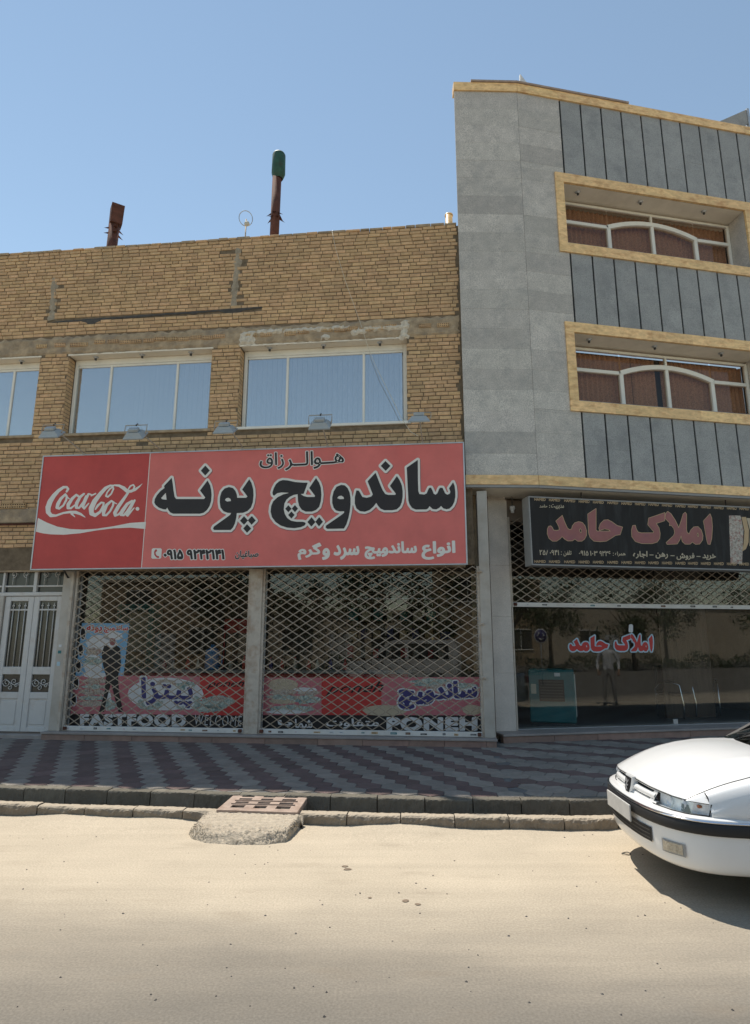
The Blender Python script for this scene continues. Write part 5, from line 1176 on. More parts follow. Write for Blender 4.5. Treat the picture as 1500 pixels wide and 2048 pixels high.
# things on that roof
u, z = A_(1043, 160, .6); P = GA.w(u, .6, z); ul, vl, zl = GB.loc(P)
zr = gzc-.5
t = thing('roof_vent', 'small pale triangular roof vent sheet above the granite parapet', 'vent', GB, (ul, vl, zr))
part('sheet', MB().prism([(ul-.10, zr), (ul-.02, A_(1040, 148, .6)[1]), (ul+.14, A_(1058, 166, .6)[1]), (ul+.22, zr)], vl, vl+.05), m_printw, t); part('stand', MB().box(ul-.02, ul+.06, vl+.051, vl+.12, zr, zr+.5), m_alu, t)
u0, zq0 = B_(1438, 248, .9); u1, zq1 = B_(1493, 219, .9)
t = thing('roof_panel', 'dark tilted sheet panel standing on the granite roof', 'panel', GB, (u1, .9, zr))
q = [(u0-.3, .9, zq0-.12), (u1, .9, zq1), (u1+.02, .9, zq1-.35), (u0+.2, .9, zq0-.45)]
part('sheet', MB().add([(a, b, c_) for a, b, c_ in q]+[(a, b+.05, c_) for a, b, c_ in q], [(0, 1, 2, 3), (7, 6, 5, 4), (0, 4, 5, 1), (1, 5, 6, 2), (2, 6, 7, 3), (3, 7, 4, 0)]), m_granite2, t)
part('edge', MB().box(u1-.01, u1+.05, .88, .97, zr, zq1+.02), m_alu, t); part('leg', MB().box(u0+.2, u0+.25, .951, 1.0, zr, zq0-.3), m_alu, t)

# ------------------------------------------------------------------ estate agent's shop under it
VP = .80; HZ = SW_Z+.13
pL, pR = B_(975, 1003, VP)[0], B_(1013, 1003, VP)[0]
pil = part('pillar', MB().box(pL+.02, pR-.02, VP+.02, VP+.4, SW_Z, gzb+.012), m_pillar, gb)
z = HZ
for hgt in (.95, .95, .9, 1.2):
    z1 = min(z+hgt, gzb+.008); part('pillar_slab', MB().cbox(pL, pR, VP, VP+.42, z+.0015, z1, .003), m_pillar, pil); z = z1
hR = B_(1500, 1300, .9)[0]+1.3
part('pillar', MB().cbox(hR+.05, hR+.45, VP, VP+.42, SW_Z, gzb+.01, .004), m_pillar, gb)
part('tread', MB().cbox(pL-.02, hR+.5, .46, 1.25, HZ-.035, HZ, .006), m_tread, gb)
u = pL-.01
while u < hR+.45:
    e = min(u+rg.uniform(.7, 1.1), hR+.49); part('riser_slab', MB().cbox(u, e-.004, .48+rg.uniform(-.002, .002), .6, SW_Z-.04, HZ-.036, .004), m_step, gb); u = e
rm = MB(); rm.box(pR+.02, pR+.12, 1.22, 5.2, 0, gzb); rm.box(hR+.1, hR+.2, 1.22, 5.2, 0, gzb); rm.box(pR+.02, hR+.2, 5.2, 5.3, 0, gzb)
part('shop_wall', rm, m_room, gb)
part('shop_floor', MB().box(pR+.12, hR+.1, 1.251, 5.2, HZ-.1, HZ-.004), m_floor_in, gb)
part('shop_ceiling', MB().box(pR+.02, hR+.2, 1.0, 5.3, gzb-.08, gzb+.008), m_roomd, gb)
part('panelling', MB().box(B_(1322, 1300, 1.9)[0], B_(1418, 1300, 1.9)[0], 1.9, 1.95, HZ-.004, gzb-.1), m_wood, gb)
part('shutter_box', MB().cbox(pR+.02, hR+.04, .86, 1.2, gzb-.42, gzb-.02, .01), m_room, gb)
zbar = B_(1200, 1216, .86)[1]
sh3 = shutter(GB, pR+.05, hR, zbar, gzb-.35, .86, 'half-raised lattice shutter over the estate agent window', 13, 3)
for q in (0, 1): part('guide_rail', MB().cbox(((pR+.022) if q == 0 else hR+.004), ((pR+.05) if q == 0 else hR+.04), .835, .885, HZ, zbar-.002, .004), m_rustw, sh3)
HV = .97
t = thing('shop_window', 'large clear shop window of the estate agent with red lettering', 'shop window', GB, ((pR+hR)/2, HV, HZ))
uj = B_(1335, 1350, HV)[0]
part('pane', MB().box(pR+.03, uj-.004, HV, HV+.008, HZ+.01, gzb-.45), m_shopglass, t); part('pane', MB().box(uj+.004, hR, HV+.001, HV+.009, HZ+.01, gzb-.45), m_shopglass, t)
part('floor_spring', MB().cbox(uj+.03, uj+.12, HV-.012, HV+.02, HZ+.012, HZ+.10, .004), m_alu, t)
part('sill_track', MB().cbox(pR+.03, hR, HV-.02, HV+.03, HZ, HZ+.0095, .002), m_alu, t)
part('lamp_holder', MB().lathe([(0, .05), (.045, .05), (.05, .0), (.03, -.03), (.03, -.07), (0, -.075)], (pR+.08, VP-.06, gzb-.22), n=14), m_printw, gb)
part('conduit', MB().tube([(pR+.08, VP-.06, gzb-.17), (pR+.08, VP-.06, gzb+.02)], .008, n=6), m_dark, gb)
# the agent's sign
QV = .10
hs0 = B_(1060, 1060, QV)[0]; hs1 = B_(1500, 1070, QV)[0]+1.0; hz1 = B_(1200, 999, QV)[1]; hz0 = B_(1200, 1134, QV)[1]
s2 = thing('shop_sign', 'charcoal shop sign with pink Persian letters and HAMED borders', 'sign', GB, ((hs0+hs1)/2, QV, hz0))
part('sign_box', MB().cbox(hs0, hs1, QV+.02, QV+.26, hz0, hz1, .004), m_greystrip, s2)
f = MB(); f.cbox(hs0, hs1, QV-.008, QV+.02, hz0, hz0+.025, .003); f.cbox(hs0, hs1, QV-.008, QV+.02, hz1-.025, hz1, .003); f.cbox(hs0, hs0+.022, QV-.007, QV+.019, hz0+.025, hz1-.025, .003)
part('trim', f, m_greystrip, s2)
part('panel', MB().box(hs0+.022, hs1, QV, QV+.019, hz0+.025, hz1-.025), m_hblack, s2)
for q in (.2, .75): part('hanger', MB().tube([(hs0+(hs1-hs0)*q, QV+.12, hz1), (hs0+(hs1-hs0)*q, QV+.12, gzb+.02)], .012, n=6), m_dark, s2)
def HM(lay):
    v = QV-.0015*lay
    return lambda x, y: (GB.uv(x, y, v)[0], v, GB.uv(x, y, v)[1])
def zD(L): return [(1050+x/6.522, 980+y/6.522) for x, y in L]
def zE(L): return [(1260+x/6.25, 990+y/6.25) for x, y in L]
amlak = [
 [zD([(485,335),(520,430),(550,495),(580,520),(610,510),(620,470),(650,430),(700,415),(745,425),(780,465),(800,530),(800,590),(775,640),(740,665),(690,665),(650,637),(620,660),(560,662),(520,640),(485,605),(450,640),(410,665),(360,665),(315,630),(292,570),(295,510),(310,475),(335,470),(355,490),(370,525),(420,530),(450,520),(445,480),(405,405)]), zD([(708,515),(722,498),(742,530),(735,562),(716,548)])],
 [zD([(925,245),(925,520),(940,538),(1120,538),(1090,515),(1040,505),(975,525),(965,500),(985,440),(1030,395),(1080,390),(1130,415),(1200,465),(1270,485),(1240,580),(1180,590),(1120,630),(1060,665),(980,672),(900,665),(850,620),(832,560),(820,315)])],
 [zE([(435,222),(432,320),(325,355),(360,410),(375,480),(370,540),(340,585),(280,605),(150,605),(70,580),(25,520),(20,440),(35,385),(65,380),(78,430),(100,465),(140,475),(290,475),(300,460),(225,370),(235,290)])],
 [zE([(470,207),(510,235),(560,310),(590,370),(608,412),(640,330),(665,240),(690,218),(705,240),(705,430),(712,470),(740,490),(760,440),(800,400),(850,398),(890,440),(910,510),(905,560),(870,610),(820,615),(780,585),(750,612),(690,612),(655,580),(640,505),(620,560),(590,610),(465,615),(455,595),(545,510),(560,475),(550,420),(520,380),(495,380),(500,350),(440,290),(445,240)]), zE([(838,485),(848,468),(861,500),(853,527),(838,508)])],
 [zE([(1000,238),(1020,290),(1028,400),(1020,540),(1000,615),(975,612),(960,560),(920,325)])],
]
am = Shape(1085, 1005, 1435, 1100, .45)
for g in amlak: am.poly(g)
part('letter_outline', fill(MB(), am.loops(.9), HM(1)), m_hgold, s2)
part('lettering', fill(MB(), am.loops(-.1), HM(2)), m_hpink, s2)
tops = [(1069, 996.5), (1098, 997.5), (1128.5, 999), (1157.5, 1000.5), (1186, 1002), (1215, 1003), (1243, 1004.5), (1270, 1005.5), (1297, 1006.5), (1324, 1008), (1351, 1009.5), (1376, 1010.5), (1402, 1011.5), (1428, 1013), (1454, 1014), (1479, 1015)]
mbt = MB(); mbb = MB()
for i, (x, y) in enumerate(tops):
    mbt = MB(); mbb = MB(); w_ = 22.3-.22*i; text_px(mbt, 'HAMED', (x, y-.8, y+4.8), None, (x+w_, y, y+5.6), None, HM(2), bold=.02, cell=.035); y2 = 1120+.34*i
    text_px(mbb, 'HAMED', (x, y2, y2+5.6), None, (x+w_, y2+.3, y2+5.9), None, HM(2), bold=.02, cell=.035)
    part('border_word', mbt, m_hgold, s2); part('border_word', mbb, m_hgold, s2)
HT = lambda codes, a, b, **k: stxt(fa(*codes), a, b, mtl=m_hcream, fn=HM, par=s2, lay=1, **k)
HT((0xFEE3, 0xFEAA, 0xFBFE, 0xFEAE, 0xFBFF, 0xFE96), (1102, 1008, 1018), (1128, 1009, 1019), bold=.02); HT((0xFEA3, 0xFE8E, 0xFEE3, 0xFEAA), (1079, 1009, 1015), (1095, 1009, 1015), bold=.02)
HT((0x6F1, 0x6F4, 0x6F9, 0x6F0, 0x6F8, 0x6F5, 0x6F2), (1079, 1099.5, 1110), (1118, 1100, 1110.5), bold=.02)
HT((0xFE97, 0xFEE0, 0xFED4, 0xFEE6), (1127, 1100, 1113), (1143, 1101, 1112), bold=.02)
HT((0x6F6, 0x6F3, 0x6F3, 0x6F9), (1199, 1102, 1112), (1221, 1102, 1112.5), bold=.02); HT((0x6F3, 0x6F0, 0x6F1), (1180, 1101.5, 1111.5), (1195, 1102, 1112), bold=.02); HT((0x6F5, 0x6F1, 0x6F9, 0x6F0), (1158, 1101, 1111), (1177, 1101.5, 1111.5), bold=.02)
HT((0xFEEB, 0xFEE4, 0xFEAE, 0xFE8D, 0xFEE9), (1230, 1103, 1113), (1251, 1104, 1113), bold=.02)
HT((0xFEA7, 0xFEAE, 0xFBFE, 0xFEAA), (1405, 1107, 1120), (1432, 1108, 1120), bold=.03); HT((0xFED3, 0xFEAE, 0xFEED, 0xFEB5), (1353, 1105, 1120), (1389, 1106, 1120), bold=.03)
HT((0xFEAD, 0xFEEB, 0xFEE6), (1311, 1105, 1117), (1336, 1105, 1118), bold=.03); HT((0xFE8D, 0xFEA9 if False else 0xFE9F, 0xFE8E, 0xFEAD, 0xFEE9), (1266, 1102, 1117), (1295, 1102, 1117), bold=.03)
mbd = MB()
for x, y in ((1299, 1109), (1341, 1110.5), (1393, 1112)): fill(mbd, [[(x, y), (x+8, y+.2), (x+8, y+1.8), (x, y+1.6)]], HM(2))
for x, y in ((1122, 1103), (1122, 1108), (1226, 1105.5), (1226, 1110), (1098.5, 1010.5), (1098.5, 1014)): fill(mbd, [[(x, y), (x+1.4, y), (x+1.4, y+1.5), (x, y+1.5)]], HM(2))
part('dash', mbd, m_hcream, s2)
part('printed_wall', fill(MB(), [[(1458, 1031), (1481, 1031), (1487, 1060), (1484, 1128), (1461, 1127)]], HM(1)), m_food, s2)
part('printed_curve', fill(MB(), [[(1483, 1034), (1492, 1034), (1498, 1060), (1497, 1085), (1492, 1098), (1484, 1103), (1487, 1088), (1489, 1062)]], HM(2)), m_hgold, s2)
part('printed_patch', fill(MB(), [[(1493, 1036), (1530, 1038), (1532, 1095), (1499, 1092), (1500, 1060)]], HM(1)), m_hcream, s2)
# red letters and stickers on the glass
def HG(lay):
    v = HV-.004-.0012*lay
    return lambda x, y: (GB.uv(x, y, v)[0], v, GB.uv(x, y, v)[1])
def ontoglass(x, y, lay):
    if x > 1255: X, Y = 1229+(x-1263)*(1306-1229)/(1425-1263), 1268+(y-1023)*(1303-1268)/(1089-1023)
    else: X, Y = 1138+(x-1094)*(1217-1138)/(1245-1094), 1271+(y-1017)*(1303-1271)/(1083-1017)
    return HG(lay)(X, Y)
part('letter_outline', fill(MB(), am.loops(5.2), lambda x, y: ontoglass(x, y, 1)), m_glowl, t)
part('lettering', fill(MB(), am.loops(.3), lambda x, y: ontoglass(x, y, 2)), m_red, t)
part('sticker', fill(MB(), [[(1258, 1250), (1260, 1248.5), (1264, 1248.5), (1266, 1251), (1266, 1263), (1264, 1265), (1259, 1264.5), (1257, 1263)]], HG(1)), m_printw, t)
# inside: evaporative cooler, chairs
ck = Frame(-11.5+28, 0); P0 = GB.w(B_(1105, 1400, 1.55)[0], 1.55, HZ); lu, lv, lz = ck.loc(P0); lv = P0.dot(ck.N)
cl = thing('evaporative_cooler', 'teal evaporative cooler standing behind the estate agent glass', 'cooler', ck, (lu, lv, HZ))
w_, d_, h_ = .40, .62, .98
f = MB(); f.cbox(lu-w_, lu+w_, lv-.3, lv+d_-.3, HZ+.05, HZ+h_, .02); part('case', f, m_teal, cl)
part('base', MB().cbox(lu-w_+.03, lu+w_-.03, lv-.27, lv+d_-.33, HZ, HZ+.051, .008), m_dark, cl)
ou = MB(); ou.box(lu-.22, lu+.22, lv-.312, lv-.3005, HZ+.42, HZ+.80); part('outlet', ou, m_black, cl)
for i in range(7): part('louvre', MB().box(lu-.20, lu+.20, lv-.325, lv-.3125, HZ+.45+i*.05, HZ+.47+i*.05), m_dark, cl)
part('label_plate', MB().box(lu+.06, lu+.16, lv-.306, lv-.3005, HZ+.86, HZ+.92), m_printw, cl); part('label_plate', MB().box(lu-.36, lu-.27, lv-.306, lv-.3005, HZ+.55, HZ+.72), m_cream, cl)
gr = MB(); gr.box(lu+w_+.0005, lu+w_+.006, lv-.24, lv+.26, HZ+.14, HZ+.90); part('pad_frame', gr, m_cream, cl)
for i in range(9): part('pad_slat', MB().box(lu+w_+.0065, lu+w_+.02, lv-.22+i*.054, lv-.20+i*.054, HZ+.16, HZ+.88), m_printw, cl)
def armchair(x, v, yaw, lab):
    fr = Frame(yaw, 0); P = GB.w(B_(x, 1400, v)[0], v, HZ); a, b, _ = fr.loc(P); b = P.dot(fr.N)
    t = thing('office_chair', lab, 'chair', fr, (a, b, HZ), 'visitor chairs in the estate agent shop')
    part('seat', MB().cbox(a-.24, a+.24, b-.24, b+.24, HZ+.42, HZ+.49, .03), m_rubber, t); part('backrest', MB().cbox(a-.23, a+.23, b+.22, b+.29, HZ+.50, HZ+1.0, .03), m_rubber, t)
    for s_ in (-1, 1):
        part('side_frame', MB().tube([(a+s_*.27, b-.27, HZ+.012), (a+s_*.27, b-.29, HZ+.25), (a+s_*.27, b-.24, HZ+.64), (a+s_*.27, b-.10, HZ+.68), (a+s_*.27, b+.14, HZ+.66), (a+s_*.27, b+.26, HZ+.55), (a+s_*.27, b+.24, HZ+.012)], .013, n=8), m_chrome, t)
        part('arm_pad', MB().cbox(a+s_*.27-.025, a+s_*.27+.025, b-.16, b+.12, HZ+.695, HZ+.72, .01), m_rubber, t)
    part('cross_tube', MB().tube([(a-.27, b+.24, HZ+.44), (a+.27, b+.24, HZ+.44)], .012), m_chrome, t)
armchair(1405, 2.3, 20, 'black chair with chrome arms standing further inside the agent shop')
armchair(1350, 2.0, -40, 'black chair with chrome arms beside the wooden panelling')

# ------------------------------------------------------------------ drain grate and the rough concrete ramp in front of it
GZ = SW_Z-.012
c4 = [ground(433, 1619.5, GZ-.025), ground(594, 1625, GZ-.025), ground(617, 1590.5, GZ), ground(470, 1588, GZ)]
def bil(s, t, dz=0): 
    p = (c4[0]*(1-s)+c4[1]*s)*(1-t)+(c4[3]*(1-s)+c4[2]*s)*t; return (p.x, p.y, p.z+dz)
gt = thing('drain_grate', 'rusty slotted steel plate laid over the gutter', 'drain cover', WORLD, bil(.5, .5))
cs = [0, .13, .30, .42, .58, .70, .88, 1]; rs = [0, .16, .32, .40, .53, .61, .74, .82, .93, 1]
mb = MB()
for i in range(len(cs)-1):
    for j in range(len(rs)-1):
        if i % 2 == 1 and j % 2 == 1: continue
        a = [bil(cs[i], rs[j]), bil(cs[i+1], rs[j]), bil(cs[i+1], rs[j+1]), bil(cs[i], rs[j+1])]; b = [(x, y, z-.014) for x, y, z in a]
        mb.add(a+b, [(0, 1, 2, 3), (7, 6, 5, 4), (0, 4, 5, 1), (1, 5, 6, 2), (2, 6, 7, 3), (3, 7, 4, 0)])
part('plate', mb, m_rustplate, gt)
for r_ in (.36, .57): part('rod', MB().tube([bil(.10, r_, .006), bil(.92, r_, .006)], .006, n=6), m_rustplate, gt)
for a, b in (((0, 0), (1, 0)), ((1, 0), (1, 1))): part('angle_iron', MB().bar(bil(*a, -.03), bil(*b, -.03), .05, .006, nrm=(0, -1, 0) if a[1] == b[1] else (1, 0, 0)), m_rustplate, gt)
part('slab', MB().add([bil(0, .0, -.045), bil(1, .0, -.045), bil(1.0, 1, -.06), bil(0, 1, -.06)]+[bil(0, 0, -.28), bil(1, 0, -.28), bil(1, 1, -.28), bil(0, 1, -.28)], [(0, 1, 2, 3), (0, 4, 5, 1), (1, 5, 6, 2), (2, 6, 7, 3), (3, 7, 4, 0)]), m_gutter, gt)
top = [ground(x, y, .128) for x, y in ((398, 1632), (420, 1622), (440, 1619), (500, 1622), (560, 1625), (592, 1627), (606, 1632))]
low = [ground(x, y, .0) for x, y in ((377, 1668), (384, 1678), (410, 1686), (470, 1690), (530, 1690), (572, 1685), (606, 1652))]
mb = MB(); rows = []; r = random.Random(9); nS, nT = 150, 60
def lerp_list(L, s): f_ = s*(len(L)-1); i = min(int(f_), len(L)-2); return L[i].lerp(L[i+1], f_-i)
for j in range(nT+1):
    t = j/nT; row = []
    for i in range(nS+1):
        s = i/nS; a, b = lerp_list(top, s), lerp_list(low, s); p = a.lerp(b, t)
        prof = .128-.045*(t/.82) if t < .82 else .083*(1-((t-.82)/.18)**1.6)
        edge = min(1, min(s, 1-s)/.10); z = prof*(edge**.6)
        nn_ = math.sin(s*41+t*13)*math.sin(t*37-s*19)+.6*math.sin(s*97+t*71)*math.sin(t*83+s*23)+.5*math.sin(s*171-t*59)
        rough = .0016+.0022*(t > .55)+.003*(.78 < t < .99)
        z += nn_*(.0035+.006*(t > .6))*(0 if t > .97 else 1)
        row.append((p.x+r.uniform(-1, 1)*rough, p.y+r.uniform(-1, 1)*rough, max(-.01, z+r.uniform(-1, 1)*rough*.8*(0 if t > .99 else 1)) if 0 < i < nS else -.01))
    rows.append(row)
rows = [[(x, y+.10, .10) for x, y, z in rows[0]]]+rows
mb.grid(rows, smooth=True)
solo('concrete_ramp', mb, m_rough, WORLD, (low[3].x, low[3].y, 0), 'rough crumbling concrete ramp leading up to the drain plate', 'ramp')
# loose bits on the road
mb = MB(); r = random.Random(31)
for i in range(130):
    x, y = r.uniform(20, 1480), 1665+370*r.random()**1.6
    p = ground(x, y, 0); q = r.uniform(.003, .011)
    vs_ = [(p.x+q*math.cos(a)*r.uniform(.6, 1.2), p.y+q*math.sin(a)*r.uniform(.6, 1.2), .0) for a in (0, 1.3, 2.6, 3.9, 5.2)]+[(p.x+r.uniform(-.3, .3)*q, p.y, q*r.uniform(.5, .9))]
    mb.add(vs_, [(0, 1, 5), (1, 2, 5), (2, 3, 5), (3, 4, 5), (4, 0, 5)])
solo('road_grit', mb, m_tar, WORLD, (0, 0, 0), 'scattered dark grit lying on the dusty road', 'grit', kind='stuff')
p = ground(1252, 1706, .01); solo('wire_loop', MB().tube([(p.x+.035*math.cos(a*.5), p.y+.03*math.sin(a*.5), .006+.004*math.sin(a)) for a in range(13)], .0035, n=6), m_dark, WORLD, (p.x, p.y, .006), 'small dark wire loop lying on the road by the car', 'wire')
m_oil = mat('oil_stain', (.20, .15, .105), .8, .3, 30, 0)
for x, y, q in ((811, 1801, .028), (695, 1738, .03), (690, 1732, .025), (836, 1808, .02), (740, 1795, .015)):
    p = ground(x, y, .004); mb = MB(); mb.add([(p.x+q*math.cos(a*.7)*r.uniform(.8, 1.2), p.y+q*.8*math.sin(a*.7)*r.uniform(.8, 1.2), .004) for a in range(9)], [tuple(range(9))])
    solo('oil_spot', mb, m_oil, WORLD, (p.x, p.y, .004), 'small dark oil drip on the dusty road', 'oil spot', 'oil drips on the road')

# ------------------------------------------------------------------ white saloon car
m_paint = mat('white_car_paint', (.76, .76, .755), .28, .02, 2, 0, spec=.5, coat=.6, stain=(.66, .63, .58), stain_amt=.12, stain_scale=2.5)
m_lens = glass('lamp_lens', (.92, .95, .97), .10)
m_refl = mat('lamp_reflector', (.90, .92, .95), .3, .14, 26, .6, 45, metal=.15)
m_amber = mat('amber_lens', (.35, .12, .05), .3, .1, 9, .3, 60)
m_cglass = glass('car_glass', (.22, .24, .24), .07)
m_fog = mat('fog_lens', (.42, .39, .33), .2, .3, 30, .5, 60, metal=.4)
m_plate = mat('number_plate', (.50, .49, .47), .5, .08, 20, .05)
CARP = Vector((2.02, 5.40, 0)); CYAW = 2.0
cf = Frame(CYAW, 0); cu, cv = CARP.dot(cf.U), CARP.dot(cf.N)
car = thing('parked_car', 'white saloon car with black bumper strip parked facing the drain ramp', 'car', cf, (cu, cv, 0))
def cp(s, w, z): return (cu+s, cv-w, z)
PBC = [(0, 0), (.004, .16), (.016, .32), (.045, .47), (.095, .60), (.17, .70), (.27, .775), (.40, .82), (.62, .845)]
def level(inset, z, wmax=None, pts=PBC):
    """plan curve pulled inwards; near side first, mirrored to the far side"""
    res = []
    for i, (s, w) in enumerate(pts):
        a = pts[max(i-1, 0)]; b = pts[min(i+1, len(pts)-1)]; dx, dy = b[0]-a[0], b[1]-a[1]; L = math.hypot(dx, dy); nx, ny = dy/L, -dx/L
        if i == 0: nx, ny = 1, 0
        res.append((s+nx*inset, max(0, w+ny*inset), z))
    full = [(s, w, z_) for s, w, z_ in reversed(res)]+[(s, -w, z_) for s, w, z_ in res[1:]]
    return [cp(*q) for q in full]
def shell(name, lv, mtl, par=car, sub=1):
    o = part(name, MB().grid([level(*q) for q in lv]), mtl, par)
    if sub: sub_smooth(o, sub)
    return o
bump = shell('bumper', [(.30, .245), (.10, .228), (.045, .236), (.014, .265), (.0, .32), (-.006, .42), (-.004, .498)], m_paint)
shell('rubber_strip', [(.01, .490), (-.016, .494), (-.025, .503), (-.027, .535), (-.023, .566), (-.012, .574)], m_rubber, bump)
shell('chrome_strip', [(-.010, .572), (-.023, .575), (-.024, .585), (-.012, .590)], m_chrome, bump)
shell('upper_bumper', [(-.008, .587), (-.008, .594), (.006, .602), (.035, .606), (.11, .608)], m_paint, bump)
def on_bump(s0, w0, w1, z0, z1, out, n=10, ins0=0, pts=PBC, th=None):
    """patch that follows the bumper curve between two lateral positions"""
    def at(w):
        sg_ = 1 if w >= 0 else -1; a = abs(w)
        for (sa, wa), (sb, wb) in zip(pts, pts[1:]):
            if wa <= a <= wb: return sa+(sb-sa)*(a-wa)/(wb-wa+1e-9)
        return pts[-1][0]
    return [[cp(at(w0+(w1-w0)*i/n)+ins0+(k-out if False else -out), w0+(w1-w0)*i/n, z) for i in range(n+1)] for k, z in ((0, z0), (0, z1))]
part('lower_grille', MB().grid(on_bump(0, -.45, .45, .355, .455, .010, 16), smooth=False), m_black, bump)
for z in (.378, .405, .432): part('grille_slat', MB().grid(on_bump(0, -.435, .435, z-.004, z+.004, .0135, 16), smooth=False), m_dark, bump)
for s_ in (-1, 1):
    part('fog_surround', MB().grid(on_bump(0, s_*.545, s_*.70, .328, .412, .0095, 8), smooth=False), m_greystrip, bump); part('fog_lamp', MB().grid(on_bump(0, s_*.557, s_*.688, .338, .402, .013, 8), smooth=False), m_fog, bump)
pb = MB(); pb.cbox(cu-.052, cu-.040, cv-.26, cv+.26, .44, .56, .003); part('number_plate', pb, m_plate, car)
# front fascia behind the bumper: grille bars, lamps
NZ = [(.055, 0), (.058, .16), (.068, .32), (.092, .45), (.135, .58), (.20, .68), (.30, .745), (.42, .79), (.60, .815)]
def nose(w, lean=0.0):
    a = abs(w)
    for (sa, wa), (sb, wb) in zip(NZ, NZ[1:]):
        if wa <= a <= wb: return sa+(sb-sa)*(a-wa)/(wb-wa)+lean
    return NZ[-1][0]+lean
def hood_front_z(w): a = abs(w); return .722-.012*min(1, a/.45)+(.0 if a < .45 else -.02*((a-.45)/.3))
part('fascia_back', MB().grid([[cp(nose(w)+.07, w, z) for w in np.linspace(-.80, .80, 25)] for z in (.58, .72)]), m_black, car)
def strip(w0, w1, za, zb, la, lb, n=10, thick=.03):
    """band on the nose between two heights (functions of w), leaning back"""
    ws = np.linspace(w0, w1, n+1)
    f = lambda g, w: g(w) if callable(g) else g
    return [[cp(nose(w, la+.0), w, f(za, w)) for w in ws], [cp(nose(w, lb), w, f(zb, w)) for w in ws], [cp(nose(w, lb+thick), w, f(zb, w)+.002) for w in ws]]
grl = part('grille', MB().grid(strip(-.43, .43, .604, .622, .0, .004)), m_paint, car)
part('grille_bar', MB().grid([[cp(nose(w, l), w, z) for w in np.linspace(-.41, .41, 15)] for l, z in ((.035, .638), (.006, .640), (.004, .662), (.016, .676), (.04, .678))]), m_paint, grl)
for s_ in (-1, 1):
    part('grille_cheek', MB().grid([[cp(nose(w, l+.002), w, z) for w in (s_*(.335+k_), s_*(.355+k_), s_*(.385+k_))] for l, z, k_ in ((.0, .604, 0), (.008, .64, .018), (.018, .68, .04), (.026, .708, .055))]), m_paint, grl)
bd = MB(); bw = [(-.048, .705), (.048, .705), (.044, .655), (.026, .612), (0, .600), (-.026, .612), (-.044, .655)]
def badge(pts, s0, s1, mtl, nm, par): 
    n = len(pts); q = [cp(s0+(.705-z)*-.18, w, z) for w, z in pts]; q2 = [cp(s1, w, z) for w, z in pts]
    return part(nm, MB().add(q+q2, [tuple(range(n))]+[(i, (i+1) % n, n+(i+1) % n, n+i) for i in range(n)]), mtl, par)
bdo = badge([(w*1.5, .66+(z-.657)*1.4) for w, z in bw], .052, .10, m_paint, 'badge', grl)
badge([(w*1.22, .66+(z-.657)*1.15) for w, z in bw], .046, .07, m_black, 'badge_field', grl)
lion = Shape(-.05, .59, .05, .72, .0015)
for st_ in ([(-.004, .692, .009), (.008, .684, .008), (.004, .664, .010), (-.004, .642, .009), (.006, .626, .006)], [(.004, .672, .006), (.024, .680, .005), (.030, .690, .005)], [(0, .660, .006), (.022, .652, .005), (.032, .660, .004)], [(-.004, .642, .007), (.018, .630, .005), (.020, .618, .004)], [(-.004, .650, .006), (-.022, .640, .005), (-.018, .624, .004)], [(-.006, .680, .005), (-.024, .676, .004), (-.028, .662, .004)]): lion.stroke(st_)
part('badge_emblem', fill(MB(), lion.loops(0), lambda w, z: cp(.037+(.705-z)*-.18, w*1.15, .66+(z-.657)*1.1)), m_alu, grl)
for s_ in (-1, 1):
    zt = lambda w: hood_front_z(w)-.008; zb = lambda w: .606-.0*abs(w)
    wa, wb = .390, .752
    ws = np.linspace(wa, wb, 14)
    def zlo(w): return .608
    def wt(w, t): return w+.055*t*(1-(w-wa)/(wb-wa))       # inner end of the lamp slants outwards to the top
    rows = [[cp(nose(wt(w, t), .055-.02*t), s_*wt(w, t), zlo(w)+(hood_front_z(w)-.01-zlo(w))*t) for w in ws] for t in np.linspace(0, 1, 5)]
    h_ = part('headlight', MB().grid(rows), m_refl, car)
    for wc, rr_ in ((.53, .043), (.63, .038)):
        P = cp(nose(wc, .03), s_*wc, .662); part('lamp_bowl', MB().lathe([(rr_, -.002), (rr_*.9, .012), (rr_*.5, .026), (rr_*.25, .02), (0, .0)], P, 'x', n=18), m_refl, h_)
    P = cp(nose(.71, .03), s_*.71, .662); part('indicator_bulb', MB().lathe([(.010, .02), (.012, 0), (.007, -.010), (0, -.013)], P, 'x', n=10), m_amber, h_)
    part('lens', MB().grid([[cp(nose(wt(w, t), .004+.022*t), s_*wt(w, t), zlo(w)+(hood_front_z(w)-.006-zlo(w))*t) for w in ws] for t in np.linspace(0, 1, 5)]), m_lens, h_)
    ed = [cp(nose(w, .002), s_*w, zlo(w)) for w in ws]+[cp(nose(wb, .002+.022*t)+.004, s_*wb, zlo(wb)+(hood_front_z(wb)-.006-zlo(wb))*t) for t in (0, .3, .6, 1)]
    part('lamp_gasket', MB().tube(ed, .0045, n=6), m_rubber, h_)
